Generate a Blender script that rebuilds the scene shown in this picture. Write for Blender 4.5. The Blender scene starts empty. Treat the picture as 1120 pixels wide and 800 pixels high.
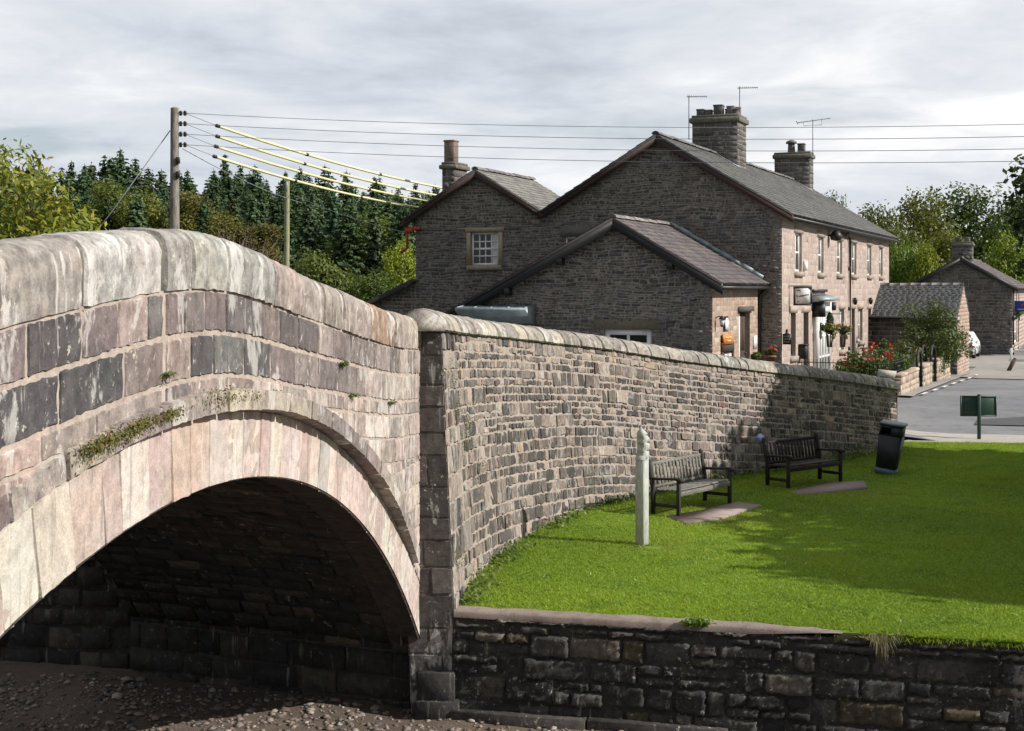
import bpy, math, random
import numpy as np
from math import sin, cos, pi, radians, sqrt, atan2, tan

random.seed(7)
RNG = np.random.default_rng(7)
SC = bpy.context.scene
COL = SC.collection

# ------------------------------------------------------------------ camera
F = 1555.6            # focal length in photo pixels (50 mm on 36 mm, 1120 px wide)
HZ = 316.0            # horizon row in the photo
EYE = 4.0             # eye height above the lawn
cam_d = bpy.data.cameras.new("camera")
cam_d.lens = 50.0
cam_d.sensor_width = 36.0
cam_d.shift_y = -(400.0 - HZ) / 1120.0
cam_d.clip_start = 0.1
cam_d.clip_end = 3000.0
cam = bpy.data.objects.new("camera", cam_d)
COL.objects.link(cam)
cam.location = (0, 0, EYE)
cam.rotation_euler = (radians(90), 0, 0)
SC.camera = cam

# ------------------------------------------------------------------ light
SUN_EL = radians(34)
SUN_H = (0.958, -0.287)                     # horizontal direction towards the sun
SUN_STRENGTH = 4.9
sun_d = bpy.data.lights.new("sun", 'SUN')
sun_d.energy = SUN_STRENGTH
sun_d.angle = radians(0.55)
sun_d.color = (1.0, 0.95, 0.885)
sun = bpy.data.objects.new("sun", sun_d)
COL.objects.link(sun)
_az = atan2(SUN_H[1], SUN_H[0])
sun.rotation_euler = (0, pi / 2 - SUN_EL, _az)
sun.location = (40, -12, 40)

SC.view_settings.view_transform = 'Standard'
SC.view_settings.look = 'None'
SC.view_settings.exposure = 0.22
SC.view_settings.gamma = 1.0
SC.view_settings.use_curve_mapping = False

W = bpy.data.worlds.new("World")
SC.world = W
W.use_nodes = True


class NT:
    """tiny node tree helper"""
    def __init__(self, tree):
        self.t = tree
        self.n = tree.nodes
        self.l = tree.links

    def new(self, typ, **props):
        nd = self.n.new(typ)
        for k, v in props.items():
            setattr(nd, k, v)
        return nd

    def put(self, sock, v):
        if v is None:
            return
        if isinstance(v, bpy.types.NodeSocket):
            self.l.new(v, sock)
        else:
            if sock.type == 'RGBA' and len(v) == 3:
                v = (*v, 1.0)
            sock.default_value = v

    def noise(self, vec, scale, detail=4.0, rough=0.55, dist=0.0, dim='3D'):
        nd = self.new('ShaderNodeTexNoise', noise_dimensions=dim)
        self.put(nd.inputs['Vector'], vec)
        nd.inputs['Scale'].default_value = scale
        nd.inputs['Detail'].default_value = detail
        nd.inputs['Roughness'].default_value = rough
        nd.inputs['Distortion'].default_value = dist
        return nd.outputs['Fac']

    def ramp(self, fac, a, b, ca=0.0, cb=1.0):
        nd = self.new('ShaderNodeMapRange')
        nd.clamp = True
        nd.interpolation_type = 'SMOOTHSTEP'
        self.put(nd.inputs['Value'], fac)
        nd.inputs['From Min'].default_value = a
        nd.inputs['From Max'].default_value = b
        nd.inputs['To Min'].default_value = ca
        nd.inputs['To Max'].default_value = cb
        return nd.outputs['Result']

    def mix(self, fac, a, b, mode='MIX'):
        nd = self.new('ShaderNodeMix', data_type='RGBA', blend_type=mode)
        self.put(nd.inputs[0], fac)
        self.put(nd.inputs[6], a)
        self.put(nd.inputs[7], b)
        return nd.outputs[2]

    def math(self, op, a, b=None):
        nd = self.new('ShaderNodeMath', operation=op)
        self.put(nd.inputs[0], a)
        if b is not None:
            self.put(nd.inputs[1], b)
        return nd.outputs[0]

    def mapping(self, vec, scale=(1, 1, 1), loc=(0, 0, 0), rot=(0, 0, 0)):
        nd = self.new('ShaderNodeMapping')
        self.put(nd.inputs['Vector'], vec)
        nd.inputs['Scale'].default_value = scale
        nd.inputs['Location'].default_value = loc
        nd.inputs['Rotation'].default_value = rot
        return nd.outputs['Vector']


def setup_world():
    T = NT(W.node_tree)
    T.n.clear()
    out = T.new('ShaderNodeOutputWorld')
    sky = T.new('ShaderNodeTexSky')
    sky.sky_type = 'NISHITA'
    sky.sun_disc = False
    sky.sun_elevation = SUN_EL
    sky.sun_rotation = pi / 2 - _az
    bg1 = T.new('ShaderNodeBackground')
    T.put(bg1.inputs['Color'], sky.outputs[0])
    bg1.inputs['Strength'].default_value = 0.08
    tc = T.new('ShaderNodeTexCoord')
    sep = T.new('ShaderNodeSeparateXYZ')
    T.put(sep.inputs[0], tc.outputs['Generated'])
    zz = T.math('ADD', T.math('MAXIMUM', sep.outputs['Z'], 0.0), 0.16)
    cx = T.math('DIVIDE', sep.outputs['X'], zz)
    cy = T.math('DIVIDE', sep.outputs['Y'], zz)
    comb = T.new('ShaderNodeCombineXYZ')
    T.put(comb.inputs[0], cx)
    T.put(comb.inputs[1], cy)
    comb.inputs[2].default_value = 3.7
    vec = comb.outputs[0]
    big = T.noise(T.mapping(vec, (0.5, 0.42, 1)), 1.0, 6, 0.52, 0.3)
    fine = T.noise(T.mapping(vec, (1.0, 1.0, 1)), 2.3, 7, 0.58, 0.35)
    shade = T.math('ADD', T.math('MULTIPLY', big, 0.55), T.math('MULTIPLY', fine, 0.45))
    # rather darker to the left of the view (direction -x), as a cloud bank
    shade = T.math('ADD', shade, T.math('MULTIPLY', sep.outputs['X'], 0.09))
    cc = T.new('ShaderNodeValToRGB')
    T.put(cc.inputs[0], shade)
    els = cc.color_ramp.elements
    els[0].position = 0.38
    els[0].color = (0.47, 0.51, 0.575, 1)
    els[1].position = 0.64
    els[1].color = (0.90, 0.90, 0.90, 1)
    e = els.new(0.46)
    e.color = (0.60, 0.635, 0.69, 1)
    e = els.new(0.54)
    e.color = (0.71, 0.735, 0.77, 1)
    bg2 = T.new('ShaderNodeBackground')
    T.put(bg2.inputs['Color'], cc.outputs[0])
    # unseen sky behind the camera is dimmed, added to keep the gable dark
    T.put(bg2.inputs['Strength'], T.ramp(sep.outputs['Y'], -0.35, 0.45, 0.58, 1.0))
    holes = T.noise(T.mapping(vec, (0.5, 0.9, 1), (4.3, 1.7, 0)), 1.3, 6, 0.5, 0.3)
    cover = T.ramp(holes, 0.58, 0.70, 1.0, 0.5)
    m = T.new('ShaderNodeMixShader')
    T.put(m.inputs[0], cover)
    T.l.new(bg1.outputs[0], m.inputs[1])
    T.l.new(bg2.outputs[0], m.inputs[2])
    T.l.new(m.outputs[0], out.inputs['Surface'])


setup_world()


# ------------------------------------------------------------------ naming
def tag(o, label=None, cat=None, group=None, kind=None):
    if label:
        o['label'] = label
    if cat:
        o['category'] = cat
    if group:
        o['group'] = group
    if kind:
        o['kind'] = kind
    return o


def thing(name, label, cat, loc=(0, 0, 0), rz=0.0, group=None):
    o = bpy.data.objects.new(name, None)
    o.empty_display_size = 0.2
    COL.objects.link(o)
    o.location = loc
    o.rotation_euler = (0, 0, rz)
    return tag(o, label, cat, group)


def copy_tree(o, parent=None):
    c = o.copy()
    COL.objects.link(c)
    c.parent = parent
    for ch in list(KIDS.get(o.name, [])):
        k = copy_tree(ch, c)
        KIDS.setdefault(c.name, []).append(k)
    return c


KIDS = {}


def adopt(o, parent):
    if parent is not None:
        o.parent = parent
        KIDS.setdefault(parent.name, []).append(o)


def px(x, y, Y):
    """world point seen at photo pixel (x, y) at distance Y"""
    return np.array([(x - 560.0) / F * Y, Y, EYE - (y - HZ) / F * Y])


# ------------------------------------------------------------------ meshes
class MB:
    def __init__(self):
        self.v, self.f, self.c, self.nv = [], [], [], 0

    def add(self, verts, faces, col=(1, 1, 1)):
        verts = np.asarray(verts, float).reshape(-1, 3)
        b = self.nv
        self.v.append(verts)
        self.nv += len(verts)
        for fc in faces:
            self.f.append([i + b for i in fc])
        col = np.asarray(col, float)
        if col.ndim == 1:
            col = np.tile(col[:3], (len(faces), 1))
        self.c.append(col)

    def quad(self, a, b, c, d, col=(1, 1, 1)):
        self.add([a, b, c, d], [(0, 1, 2, 3)], col)

    def poly(self, pts, col=(1, 1, 1)):
        self.add(pts, [tuple(range(len(pts)))], col)

    def box(self, c, s, ax=None, col=(1, 1, 1), bev=0.0):
        """box centred at c, sizes s, axes ax (3 vectors); bev chamfers every edge"""
        c = np.asarray(c, float)
        A = np.eye(3) if ax is None else np.asarray(ax, float)
        hx, hy, hz = [k / 2 for k in s]
        if bev <= 0:
            vs = [c + A[0] * x * hx + A[1] * y * hy + A[2] * z * hz
                  for z in (-1, 1) for y in (-1, 1) for x in (-1, 1)]
            fs = [(0, 2, 3, 1), (4, 5, 7, 6), (0, 1, 5, 4), (2, 6, 7, 3), (0, 4, 6, 2), (1, 3, 7, 5)]
            self.add(vs, fs, col)
            return
        b = min(bev, hx * .9, hy * .9, hz * .9)
        vs, idx = [], {}
        for sx in (-1, 1):
            for sy in (-1, 1):
                for sz in (-1, 1):
                    for k in range(3):
                        p = [sx * (hx - (0 if k == 0 else b)), sy * (hy - (0 if k == 1 else b)), sz * (hz - (0 if k == 2 else b))]
                        idx[(sx, sy, sz, k)] = len(vs)
                        vs.append(c + A[0] * p[0] + A[1] * p[1] + A[2] * p[2])
        fs = []
        I = lambda sx, sy, sz, k: idx[(sx, sy, sz, k)]
        for s_ in (-1, 1):
            r = [(-1, -1), (1, -1), (1, 1), (-1, 1)]
            if s_ < 0:
                r = r[::-1]
            fs.append(tuple(I(s_, a, b2, 0) for a, b2 in r))
            fs.append(tuple(I(b2, s_, a, 1) for a, b2 in r))
            fs.append(tuple(I(a, b2, s_, 2) for a, b2 in r))
        for s1 in (-1, 1):
            for s2 in (-1, 1):
                e = [I(s1, s2, -1, 0), I(s1, s2, 1, 0), I(s1, s2, 1, 1), I(s1, s2, -1, 1)]
                fs.append(tuple(e if s1 * s2 < 0 else e[::-1]))
                e = [I(-1, s1, s2, 1), I(1, s1, s2, 1), I(1, s1, s2, 2), I(-1, s1, s2, 2)]
                fs.append(tuple(e if s1 * s2 < 0 else e[::-1]))
                e = [I(s1, -1, s2, 0), I(s1, 1, s2, 0), I(s1, 1, s2, 2), I(s1, -1, s2, 2)]
                fs.append(tuple(e if s1 * s2 > 0 else e[::-1]))
        for sx in (-1, 1):
            for sy in (-1, 1):
                for sz in (-1, 1):
                    t = [I(sx, sy, sz, 0), I(sx, sy, sz, 1), I(sx, sy, sz, 2)]
                    fs.append(tuple(t if sx * sy * sz > 0 else t[::-1]))
        self.add(vs, fs, col)

    def tube(self, pts, r, seg=6, cap=True, col=(1, 1, 1)):
        pts = np.asarray(pts, float)
        n = len(pts)
        r = np.full(n, r, float) if np.isscalar(r) else np.asarray(r, float)
        tg = np.gradient(pts, axis=0)
        tg /= np.linalg.norm(tg, axis=1)[:, None] + 1e-9
        ref = np.array([0, 0, 1.0]) if abs(tg[0][2]) < .9 else np.array([1.0, 0, 0])
        vs = []
        for i in range(n):
            s = np.cross(tg[i], ref)
            s /= np.linalg.norm(s) + 1e-9
            t = np.cross(s, tg[i])
            for k in range(seg):
                a = 2 * pi * k / seg
                vs.append(pts[i] + r[i] * (cos(a) * s + sin(a) * t))
        fs = []
        for i in range(n - 1):
            for k in range(seg):
                k2 = (k + 1) % seg
                fs.append((i * seg + k, i * seg + k2, (i + 1) * seg + k2, (i + 1) * seg + k))
        if cap:
            fs.append(tuple(range(seg))[::-1])
            fs.append(tuple((n - 1) * seg + k for k in range(seg)))
        self.add(vs, fs, col)

    def lathe(self, c, prof, seg=12, col=(1, 1, 1)):
        """prof: list of (radius, z)"""
        c = np.asarray(c, float)
        vs, fs = [], []
        for r, z in prof:
            for k in range(seg):
                a = 2 * pi * k / seg
                vs.append(c + np.array([r * cos(a), r * sin(a), z]))
        for i in range(len(prof) - 1):
            for k in range(seg):
                k2 = (k + 1) % seg
                fs.append((i * seg + k, i * seg + k2, (i + 1) * seg + k2, (i + 1) * seg + k))
        fs.append(tuple(range(seg))[::-1])
        fs.append(tuple((len(prof) - 1) * seg + k for k in range(seg)))
        self.add(vs, fs, col)

    def prism(self, outline, d, col=(1, 1, 1)):
        """outline: list of 3-D points (planar), swept by vector d"""
        o = np.asarray(outline, float)
        d = np.asarray(d, float)
        n = len(o)
        vs = np.vstack([o, o + d])
        nrm = np.zeros(3)
        for i in range(n):
            nrm += np.cross(o[i], o[(i + 1) % n])
        flip = np.dot(nrm, d) > 0
        fs = [tuple(range(n))[::-1], tuple(range(n, 2 * n))]
        for i in range(n):
            j = (i + 1) % n
            fs.append((i, j, n + j, n + i))
        if not flip:
            fs = [f[::-1] for f in fs]
        self.add(vs, fs, col)

    def blob(self, c, r, jit=0.15, seed=0, col=(1, 1, 1), sub=1):
        """lumpy rounded stone / bud"""
        t = (1 + sqrt(5)) / 2
        v = np.array([(-1, t, 0), (1, t, 0), (-1, -t, 0), (1, -t, 0), (0, -1, t), (0, 1, t), (0, -1, -t), (0, 1, -t),
                      (t, 0, -1), (t, 0, 1), (-t, 0, -1), (-t, 0, 1)], float)
        v /= np.linalg.norm(v[0])
        f = [(0, 11, 5), (0, 5, 1), (0, 1, 7), (0, 7, 10), (0, 10, 11), (1, 5, 9), (5, 11, 4), (11, 10, 2), (10, 7, 6), (7, 1, 8),
             (3, 9, 4), (3, 4, 2), (3, 2, 6), (3, 6, 8), (3, 8, 9), (4, 9, 5), (2, 4, 11), (6, 2, 10), (8, 6, 7), (9, 8, 1)]
        rg = np.random.default_rng(seed)
        v = v * (1 + rg.uniform(-jit, jit, (12, 1)))
        self.add(np.asarray(c) + v * np.asarray(r), f, col)

    def build(self, name, mat, parent=None, smooth=False, loc=None):
        return mesh_obj(name, np.vstack(self.v) if self.v else np.zeros((0, 3)), self.f,
                        np.vstack(self.c) if self.c else np.zeros((0, 3)), mat, parent, smooth, loc)


def mesh_obj(name, verts, faces, cols, mat, parent=None, smooth=False, loc=None):
    me = bpy.data.meshes.new(name)
    verts = np.asarray(verts, np.float32)
    me.vertices.add(len(verts))
    me.vertices.foreach_set('co', verts.ravel())
    if isinstance(faces, np.ndarray):
        k = faces.shape[1]
        nf = len(faces)
        tot = np.full(nf, k, np.int32)
        flat = faces.ravel().astype(np.int32)
    else:
        nf = len(faces)
        tot = np.array([len(f) for f in faces], np.int32)
        flat = np.array([i for f in faces for i in f], np.int32)
    me.loops.add(len(flat))
    me.loops.foreach_set('vertex_index', flat)
    me.polygons.add(nf)
    st = np.zeros(nf, np.int32)
    if nf:
        st[1:] = np.cumsum(tot)[:-1]
    me.polygons.foreach_set('loop_start', st)
    try:
        me.polygons.foreach_set('loop_total', tot)
    except Exception:
        pass
    me.update(calc_edges=True)
    if cols is not None and len(cols):
        at = me.attributes.new('col', 'FLOAT_COLOR', 'FACE')
        c4 = np.ones((nf, 4), np.float32)
        c4[:, :3] = cols
        at.data.foreach_set('color', c4.ravel())
    if smooth:
        me.polygons.foreach_set('use_smooth', np.ones(nf, bool))
        me.set_sharp_from_angle(angle=radians(42))
    me.validate()
    o = bpy.data.objects.new(name, me)
    COL.objects.link(o)
    if mat:
        me.materials.append(mat)
    if parent is not None:
        adopt(o, parent)
    if loc is not None:
        o.location = loc
    return o


# ------------------------------------------------------------------ materials
def base_mat(name):
    m = bpy.data.materials.new(name)
    m.use_nodes = True
    T = NT(m.node_tree)
    T.n.clear()
    out = T.new('ShaderNodeOutputMaterial')
    bs = T.new('ShaderNodeBsdfPrincipled')
    T.l.new(bs.outputs[0], out.inputs['Surface'])
    return m, T, bs, out


def attr_col(T):
    a = T.new('ShaderNodeAttribute')
    a.attribute_name = 'col'
    return a.outputs['Color']


def wpos(T):
    return T.new('ShaderNodeNewGeometry').outputs['Position']


def opos(T):
    return T.new('ShaderNodeTexCoord').outputs['Object']


def bump(T, bs, h, strength=0.5, dist=0.02):
    b = T.new('ShaderNodeBump')
    b.inputs['Strength'].default_value = strength
    b.inputs['Distance'].default_value = dist
    T.put(b.inputs['Height'], h)
    T.l.new(b.outputs[0], bs.inputs['Normal'])


def stone_mat(name, tint=(1, 1, 1), grime=0.5, lichen=0.5, streak=0.5, moss=0.0, lime=0.0, bmp=0.55, bscale=1.0, var=0.35, rough=0.92, grime_col=(0.035, 0.035, 0.036)):
    m, T, bs, out = base_mat(name)
    P = wpos(T)
    base = T.mix(1.0, attr_col(T), (*tint, 1), 'MULTIPLY')
    n1 = T.noise(P, 9 * bscale, 6, 0.65)
    n2 = T.noise(P, 60 * bscale, 3, 0.6)
    k = T.math('ADD', T.ramp(n1, 0.25, 0.75, 1 - var, 1 + var), T.ramp(n2, 0.2, 0.8, -0.18, 0.18))
    cmb = T.new('ShaderNodeCombineColor')
    for i in range(3):
        T.put(cmb.inputs[i], k)
    base = T.mix(1.0, base, cmb.outputs[0], 'MULTIPLY')
    # warm / cool drift inside the stone
    hue = T.ramp(T.noise(T.mapping(P, loc=(9, 3, 1)), 2.3 * bscale, 4), 0.35, 0.65)
    base = T.mix(T.math('MULTIPLY', hue, 0.35), base, T.mix(1.0, base, (1.12, 0.97, 0.88, 1), 'MULTIPLY'))
    if grime > 0:
        g1 = T.noise(T.mapping(P, (1, 1, 0.55)), 2.1 * bscale, 9, 0.68, 0.3)
        gm = T.math('MULTIPLY', T.ramp(g1, 0.5, 0.66), grime)
        base = T.mix(gm, base, grime_col)
    if streak > 0:
        s1 = T.noise(T.mapping(P, (5.5, 5.5, 0.55)), 1.6 * bscale, 7, 0.62, 0.2)
        s2 = T.noise(T.mapping(P, loc=(3, 8, 5)), 0.9 * bscale, 3, 0.5)
        sm = T.math('MULTIPLY', T.ramp(s1, 0.585, 0.66), T.ramp(s2, 0.47, 0.6))
        base = T.mix(T.math('MULTIPLY', sm, streak), base, (0.62, 0.60, 0.56))
        s3 = T.noise(T.mapping(P, (7, 7, 0.5), loc=(13, 2, 7)), 1.7 * bscale, 6, 0.6)
        sm2 = T.math('MULTIPLY', T.ramp(s3, 0.56, 0.68), 0.55 * streak)
        base = T.mix(sm2, base, (0.07, 0.068, 0.066))
    if lime > 0:
        w1 = T.noise(T.mapping(P, (1.5, 1.5, 0.8), loc=(21, 4, 9)), 1.5 * bscale, 9, 0.62, 0.5)
        w2 = T.noise(T.mapping(P, (1, 1, 0.6), loc=(2, 14, 9)), 11 * bscale, 5, 0.6)
        wm = T.math('MULTIPLY', T.ramp(w1, 0.565, 0.60), T.ramp(w2, 0.36, 0.52))
        base = T.mix(T.math('MULTIPLY', wm, lime), base, (0.60, 0.585, 0.55))
    if lichen > 0:
        l1 = T.noise(T.mapping(P, loc=(7, 1, 4)), 13 * bscale, 8, 0.7)
        l2 = T.noise(T.mapping(P, loc=(1, 17, 4)), 1.7 * bscale, 3, 0.5)
        lm = T.math('MULTIPLY', T.ramp(l1, 0.585, 0.64), T.ramp(l2, 0.4, 0.62))
        base = T.mix(T.math('MULTIPLY', lm, lichen), base, (0.55, 0.53, 0.46))
    if moss > 0:
        m1 = T.noise(T.mapping(P, loc=(2, 5, 14)), 3.5 * bscale, 7, 0.7)
        mm = T.math('MULTIPLY', T.ramp(m1, 0.56, 0.68), moss)
        base = T.mix(mm, base, (0.10, 0.11, 0.035))
    T.put(bs.inputs['Base Color'], base)
    bs.inputs['Roughness'].default_value = rough
    bs.inputs['Specular IOR Level'].default_value = 0.25
    hgt = T.math('ADD', T.math('MULTIPLY', n1, 1.0), T.math('MULTIPLY', n2, 0.35))
    bump(T, bs, hgt, bmp, 0.018 / bscale)
    return m


def simple_mat(name, col, rough=0.6, metal=0.0, var=0.12, scale=14.0, bmp=0.15, attr=False, stain=0.0, stain_col=(0.05, 0.05, 0.045), spec=0.4, obj=True):
    m, T, bs, out = base_mat(name)
    P = opos(T) if obj else wpos(T)
    n = T.noise(P, scale, 5, 0.6)
    k = T.ramp(n, 0.25, 0.75, 1 - var, 1 + var)
    cmb = T.new('ShaderNodeCombineColor')
    for i in range(3):
        T.put(cmb.inputs[i], k)
    c0 = T.mix(1.0, attr_col(T), (*col, 1), 'MULTIPLY') if attr else (*col, 1)
    base = T.mix(1.0, c0, cmb.outputs[0], 'MULTIPLY')
    if stain > 0:
        s = T.noise(T.mapping(P, (1, 1, 0.4), (5, 2, 3)), scale * 0.35, 7, 0.68)
        base = T.mix(T.math('MULTIPLY', T.ramp(s, 0.5, 0.66), stain), base, stain_col)
    T.put(bs.inputs['Base Color'], base)
    bs.inputs['Roughness'].default_value = rough
    bs.inputs['Metallic'].default_value = metal
    bs.inputs['Specular IOR Level'].default_value = spec
    if bmp > 0:
        bump(T, bs, n, bmp, 0.01)
    return m


def wood_mat(name, col, dark, stretch=(1, 9, 9), rough=0.8):
    m, T, bs, out = base_mat(name)
    P = opos(T)
    n = T.noise(T.mapping(P, stretch), 7, 6, 0.65, 0.4)
    n2 = T.noise(P, 3.0, 4, 0.6)
    c = T.mix(T.ramp(n, 0.35, 0.65), (*dark, 1), (*col, 1))
    c = T.mix(T.math('MULTIPLY', T.ramp(n2, 0.5, 0.7), 0.5), c, (*dark, 1))
    T.put(bs.inputs['Base Color'], c)
    bs.inputs['Roughness'].default_value = rough
    bs.inputs['Specular IOR Level'].default_value = 0.25
    bump(T, bs, n, 0.35, 0.006)
    return m


def leaf_mat(name, col, trans=0.35, rough=0.5, use_obj=False, var=0.0):
    m, T, bs, out = base_mat(name)
    c = T.mix(1.0, attr_col(T), (*col, 1), 'MULTIPLY')
    if use_obj:
        oi = T.new('ShaderNodeObjectInfo')
        c = T.mix(1.0, c, oi.outputs['Color'], 'MULTIPLY')
    T.put(bs.inputs['Base Color'], c)
    bs.inputs['Roughness'].default_value = rough
    bs.inputs['Specular IOR Level'].default_value = 0.3
    tr = T.new('ShaderNodeBsdfTranslucent')
    T.put(tr.inputs['Color'], T.mix(1.0, c, (1.1, 1.15, 0.6, 1), 'MULTIPLY'))
    mx = T.new('ShaderNodeMixShader')
    mx.inputs[0].default_value = trans
    T.l.new(bs.outputs[0], mx.inputs[1])
    T.l.new(tr.outputs[0], mx.inputs[2])
    T.l.new(mx.outputs[0], out.inputs['Surface'])
    return m


def glass_mat(name, col=(0.012, 0.014, 0.016)):
    m, T, bs, out = base_mat(name)
    n = T.noise(opos(T), 2.0, 2)
    T.put(bs.inputs['Base Color'], T.mix(T.ramp(n, .4, .6), (*col, 1), (col[0] * 2, col[1] * 2, col[2] * 2, 1)))
    bs.inputs['Roughness'].default_value = 0.06
    bs.inputs['Specular IOR Level'].default_value = 0.6
    return m


# ------------------------------------------------------------------ masonry
def masonry(mb, pos, courses, spans, wfun, colfun, joint=0.012, d=(0.004, 0.016), bevel=0.012, cell=0.12,
            rough=0.002, jit=0.004, tilt=0.02, keep=None, sink=-0.02, vjoint=None):
    """lay stones on a surface.  pos(u, v, h) -> (N,3); courses: list of (v0, v1);
    spans(v0, v1) -> list of (ua, ub); keep(u, v) boolean array for cell centres"""
    if vjoint is None:
        vjoint = joint
    for (v0, v1) in courses:
        for (ua, ub) in spans(v0, v1):
            u = ua
            first = True
            while u < ub - 1e-4:
                w = wfun(v1 - v0)
                if first:
                    w *= random.uniform(0.45, 1.0)
                    first = False
                e = u + w
                if ub - e < 0.35 * w:
                    e = ub
                a, b = u + joint / 2, e - joint / 2
                c, t = v0 + vjoint / 2, v1 - vjoint / 2
                u = e
                if b - a < 0.02 or t - c < 0.015:
                    continue
                nu = max(1, int(round((b - a) / cell)))
                nv = max(1, int(round((t - c) / cell)))
                bv = min(bevel, (b - a) * .3, (t - c) * .3)
                us = np.concatenate([[a], np.linspace(a + bv, b - bv, nu + 1), [b]])
                vs = np.concatenate([[c], np.linspace(c + bv, t - bv, nv + 1), [t]])
                U, V = np.meshgrid(us, vs, indexing='ij')
                dep = random.uniform(*d)
                H = np.full(U.shape, dep)
                H += random.uniform(-tilt, tilt) * (U - (a + b) / 2) + random.uniform(-tilt, tilt) * (V - (c + t) / 2)
                if rough > 0:
                    H += RNG.normal(0, rough, U.shape)
                H[0, :] = sink
                H[-1, :] = sink
                H[:, 0] = sink
                H[:, -1] = sink
                if jit > 0:
                    U = U + RNG.normal(0, jit, U.shape)
                    V = V + RNG.normal(0, jit, V.shape)
                # corners pulled in
                U[0, 0] += bv * .5; U[0, -1] += bv * .5; U[-1, 0] -= bv * .5; U[-1, -1] -= bv * .5
                V[0, 0] += bv * .5; V[-1, 0] += bv * .5; V[0, -1] -= bv * .5; V[-1, -1] -= bv * .5
                A, B = U.shape
                vv = pos(U.ravel(), V.ravel(), H.ravel())
                fs = []
                I = np.arange(A * B).reshape(A, B)
                q = np.stack([I[:-1, :-1], I[1:, :-1], I[1:, 1:], I[:-1, 1:]], -1).reshape(-1, 4)
                if keep is not None:
                    cu = ((U[:-1, :-1] + U[1:, 1:]) / 2).ravel()
                    cv = ((V[:-1, :-1] + V[1:, 1:]) / 2).ravel()
                    q = q[keep(cu, cv)]
                    if len(q) == 0:
                        continue
                mb.add(vv, q.tolist(), colfun(u, (c + t) / 2))


def sheet(mb, pos, us, vs, h=0.0, keep=None, col=(1, 1, 1), flip=False):
    U, V = np.meshgrid(us, vs, indexing='ij')
    A, B = U.shape
    vv = pos(U.ravel(), V.ravel(), np.full(U.size, float(h)))
    I = np.arange(A * B).reshape(A, B)
    q = np.stack([I[:-1, :-1], I[1:, :-1], I[1:, 1:], I[:-1, 1:]], -1).reshape(-1, 4)
    if keep is not None:
        cu = ((U[:-1, :-1] + U[1:, 1:]) / 2).ravel()
        cv = ((V[:-1, :-1] + V[1:, 1:]) / 2).ravel()
        q = q[keep(cu, cv)]
    if flip:
        q = q[:, ::-1]
    mb.add(vv, q.tolist(), col)


def picker(pal, jitter=0.12):
    pal = [(np.array(c), w) for c, w in pal]
    ws = [w for _, w in pal]

    def fn(u, v):
        c = random.choices(pal, ws)[0][0]
        k = random.uniform(1 - jitter, 1 + jitter)
        return np.clip(c * k * np.array([random.uniform(.975, 1.025) for _ in range(3)]), 0.01, .9)
    return fn


def courses_of(v0, v1, lo, hi):
    out = []
    v = v0
    while v < v1 - 1e-3:
        h = random.uniform(lo, hi)
        if v1 - v - h < lo * 0.7:
            h = v1 - v
        out.append((v, v + h))
        v += h
    return out


def frame_pos(o, r, n):
    o = np.array(o, float); r = np.array([*r, 0.0]); n = np.array([*n, 0.0])

    def pos(u, v, h):
        u = np.atleast_1d(u); v = np.atleast_1d(v); h = np.atleast_1d(h)
        p = o[None, :] + u[:, None] * r + h[:, None] * n
        p[:, 2] = o[2] + v
        return p
    return pos


def cubic(xs, ys):
    """smooth interpolation (Catmull-Rom like) through the points"""
    xs = np.array(xs, float); ys = np.array(ys, float)
    m = np.gradient(ys, xs)

    def fn(x):
        x = np.asarray(x, float)
        i = np.clip(np.searchsorted(xs, x) - 1, 0, len(xs) - 2)
        h = xs[i + 1] - xs[i]
        t = (x - xs[i]) / h
        xt = t
        h00 = 2 * t**3 - 3 * t**2 + 1; h10 = t**3 - 2 * t**2 + t
        h01 = -2 * t**3 + 3 * t**2; h11 = t**3 - t**2
        val = h00 * ys[i] + h10 * h * m[i] + h01 * ys[i + 1] + h11 * h * m[i + 1]
        lin_lo = ys[0] + m[0] * (x - xs[0])
        lin_hi = ys[-1] + m[-1] * (x - xs[-1])
        return np.where(x < xs[0], lin_lo, np.where(x > xs[-1], lin_hi, val))
    return fn
# ================================================================== layout curves
FA = math.atan(0.424)
FD = np.array([sin(FA), cos(FA)])            # along the terrace front, away from the camera
ND = np.array([cos(FA), -sin(FA)])           # outward from the terrace front (to the right)
GD = -ND                                     # along the gables, to the left

# lawn-side foot of the roadside wall (z = 0), and the wall top above it
WX = [-.716, -.51, 0.0, .62, 1.32, 1.98, 2.9, 5.3, 7.6, 9.7]
WY = [17.67, 19.8, 22.1, 24.0, 25.7, 26.8, 28.0, 30.9, 33.5, 35.7]
WT = [3.73, 3.62, 3.49, 3.35, 3.21, 3.09, 2.90, 2.47, 2.10, 1.72]
_s = np.concatenate([[0], np.cumsum(np.hypot(np.diff(WX), np.diff(WY)))])
WL = float(_s[-1])
wx, wy, wtop = cubic(_s, WX), cubic(_s, WY), cubic(_s, WT)


def wall_frame(u):
    e = 0.05
    tx = wx(u + e) - wx(u - e); ty = wy(u + e) - wy(u - e)
    L = np.hypot(tx, ty)
    return tx / L, ty / L


def wall_pos(u, v, h, top_off=0.26):
    """v measured down from the underside of the coping"""
    u = np.atleast_1d(u).astype(float); v = np.atleast_1d(v); h = np.atleast_1d(h)
    tx, ty = wall_frame(u)
    z = wtop(u) - top_off - v
    off = h - 0.045 * z
    return np.stack([wx(u) + ty * off, wy(u) - tx * off, z], 1)


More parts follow.
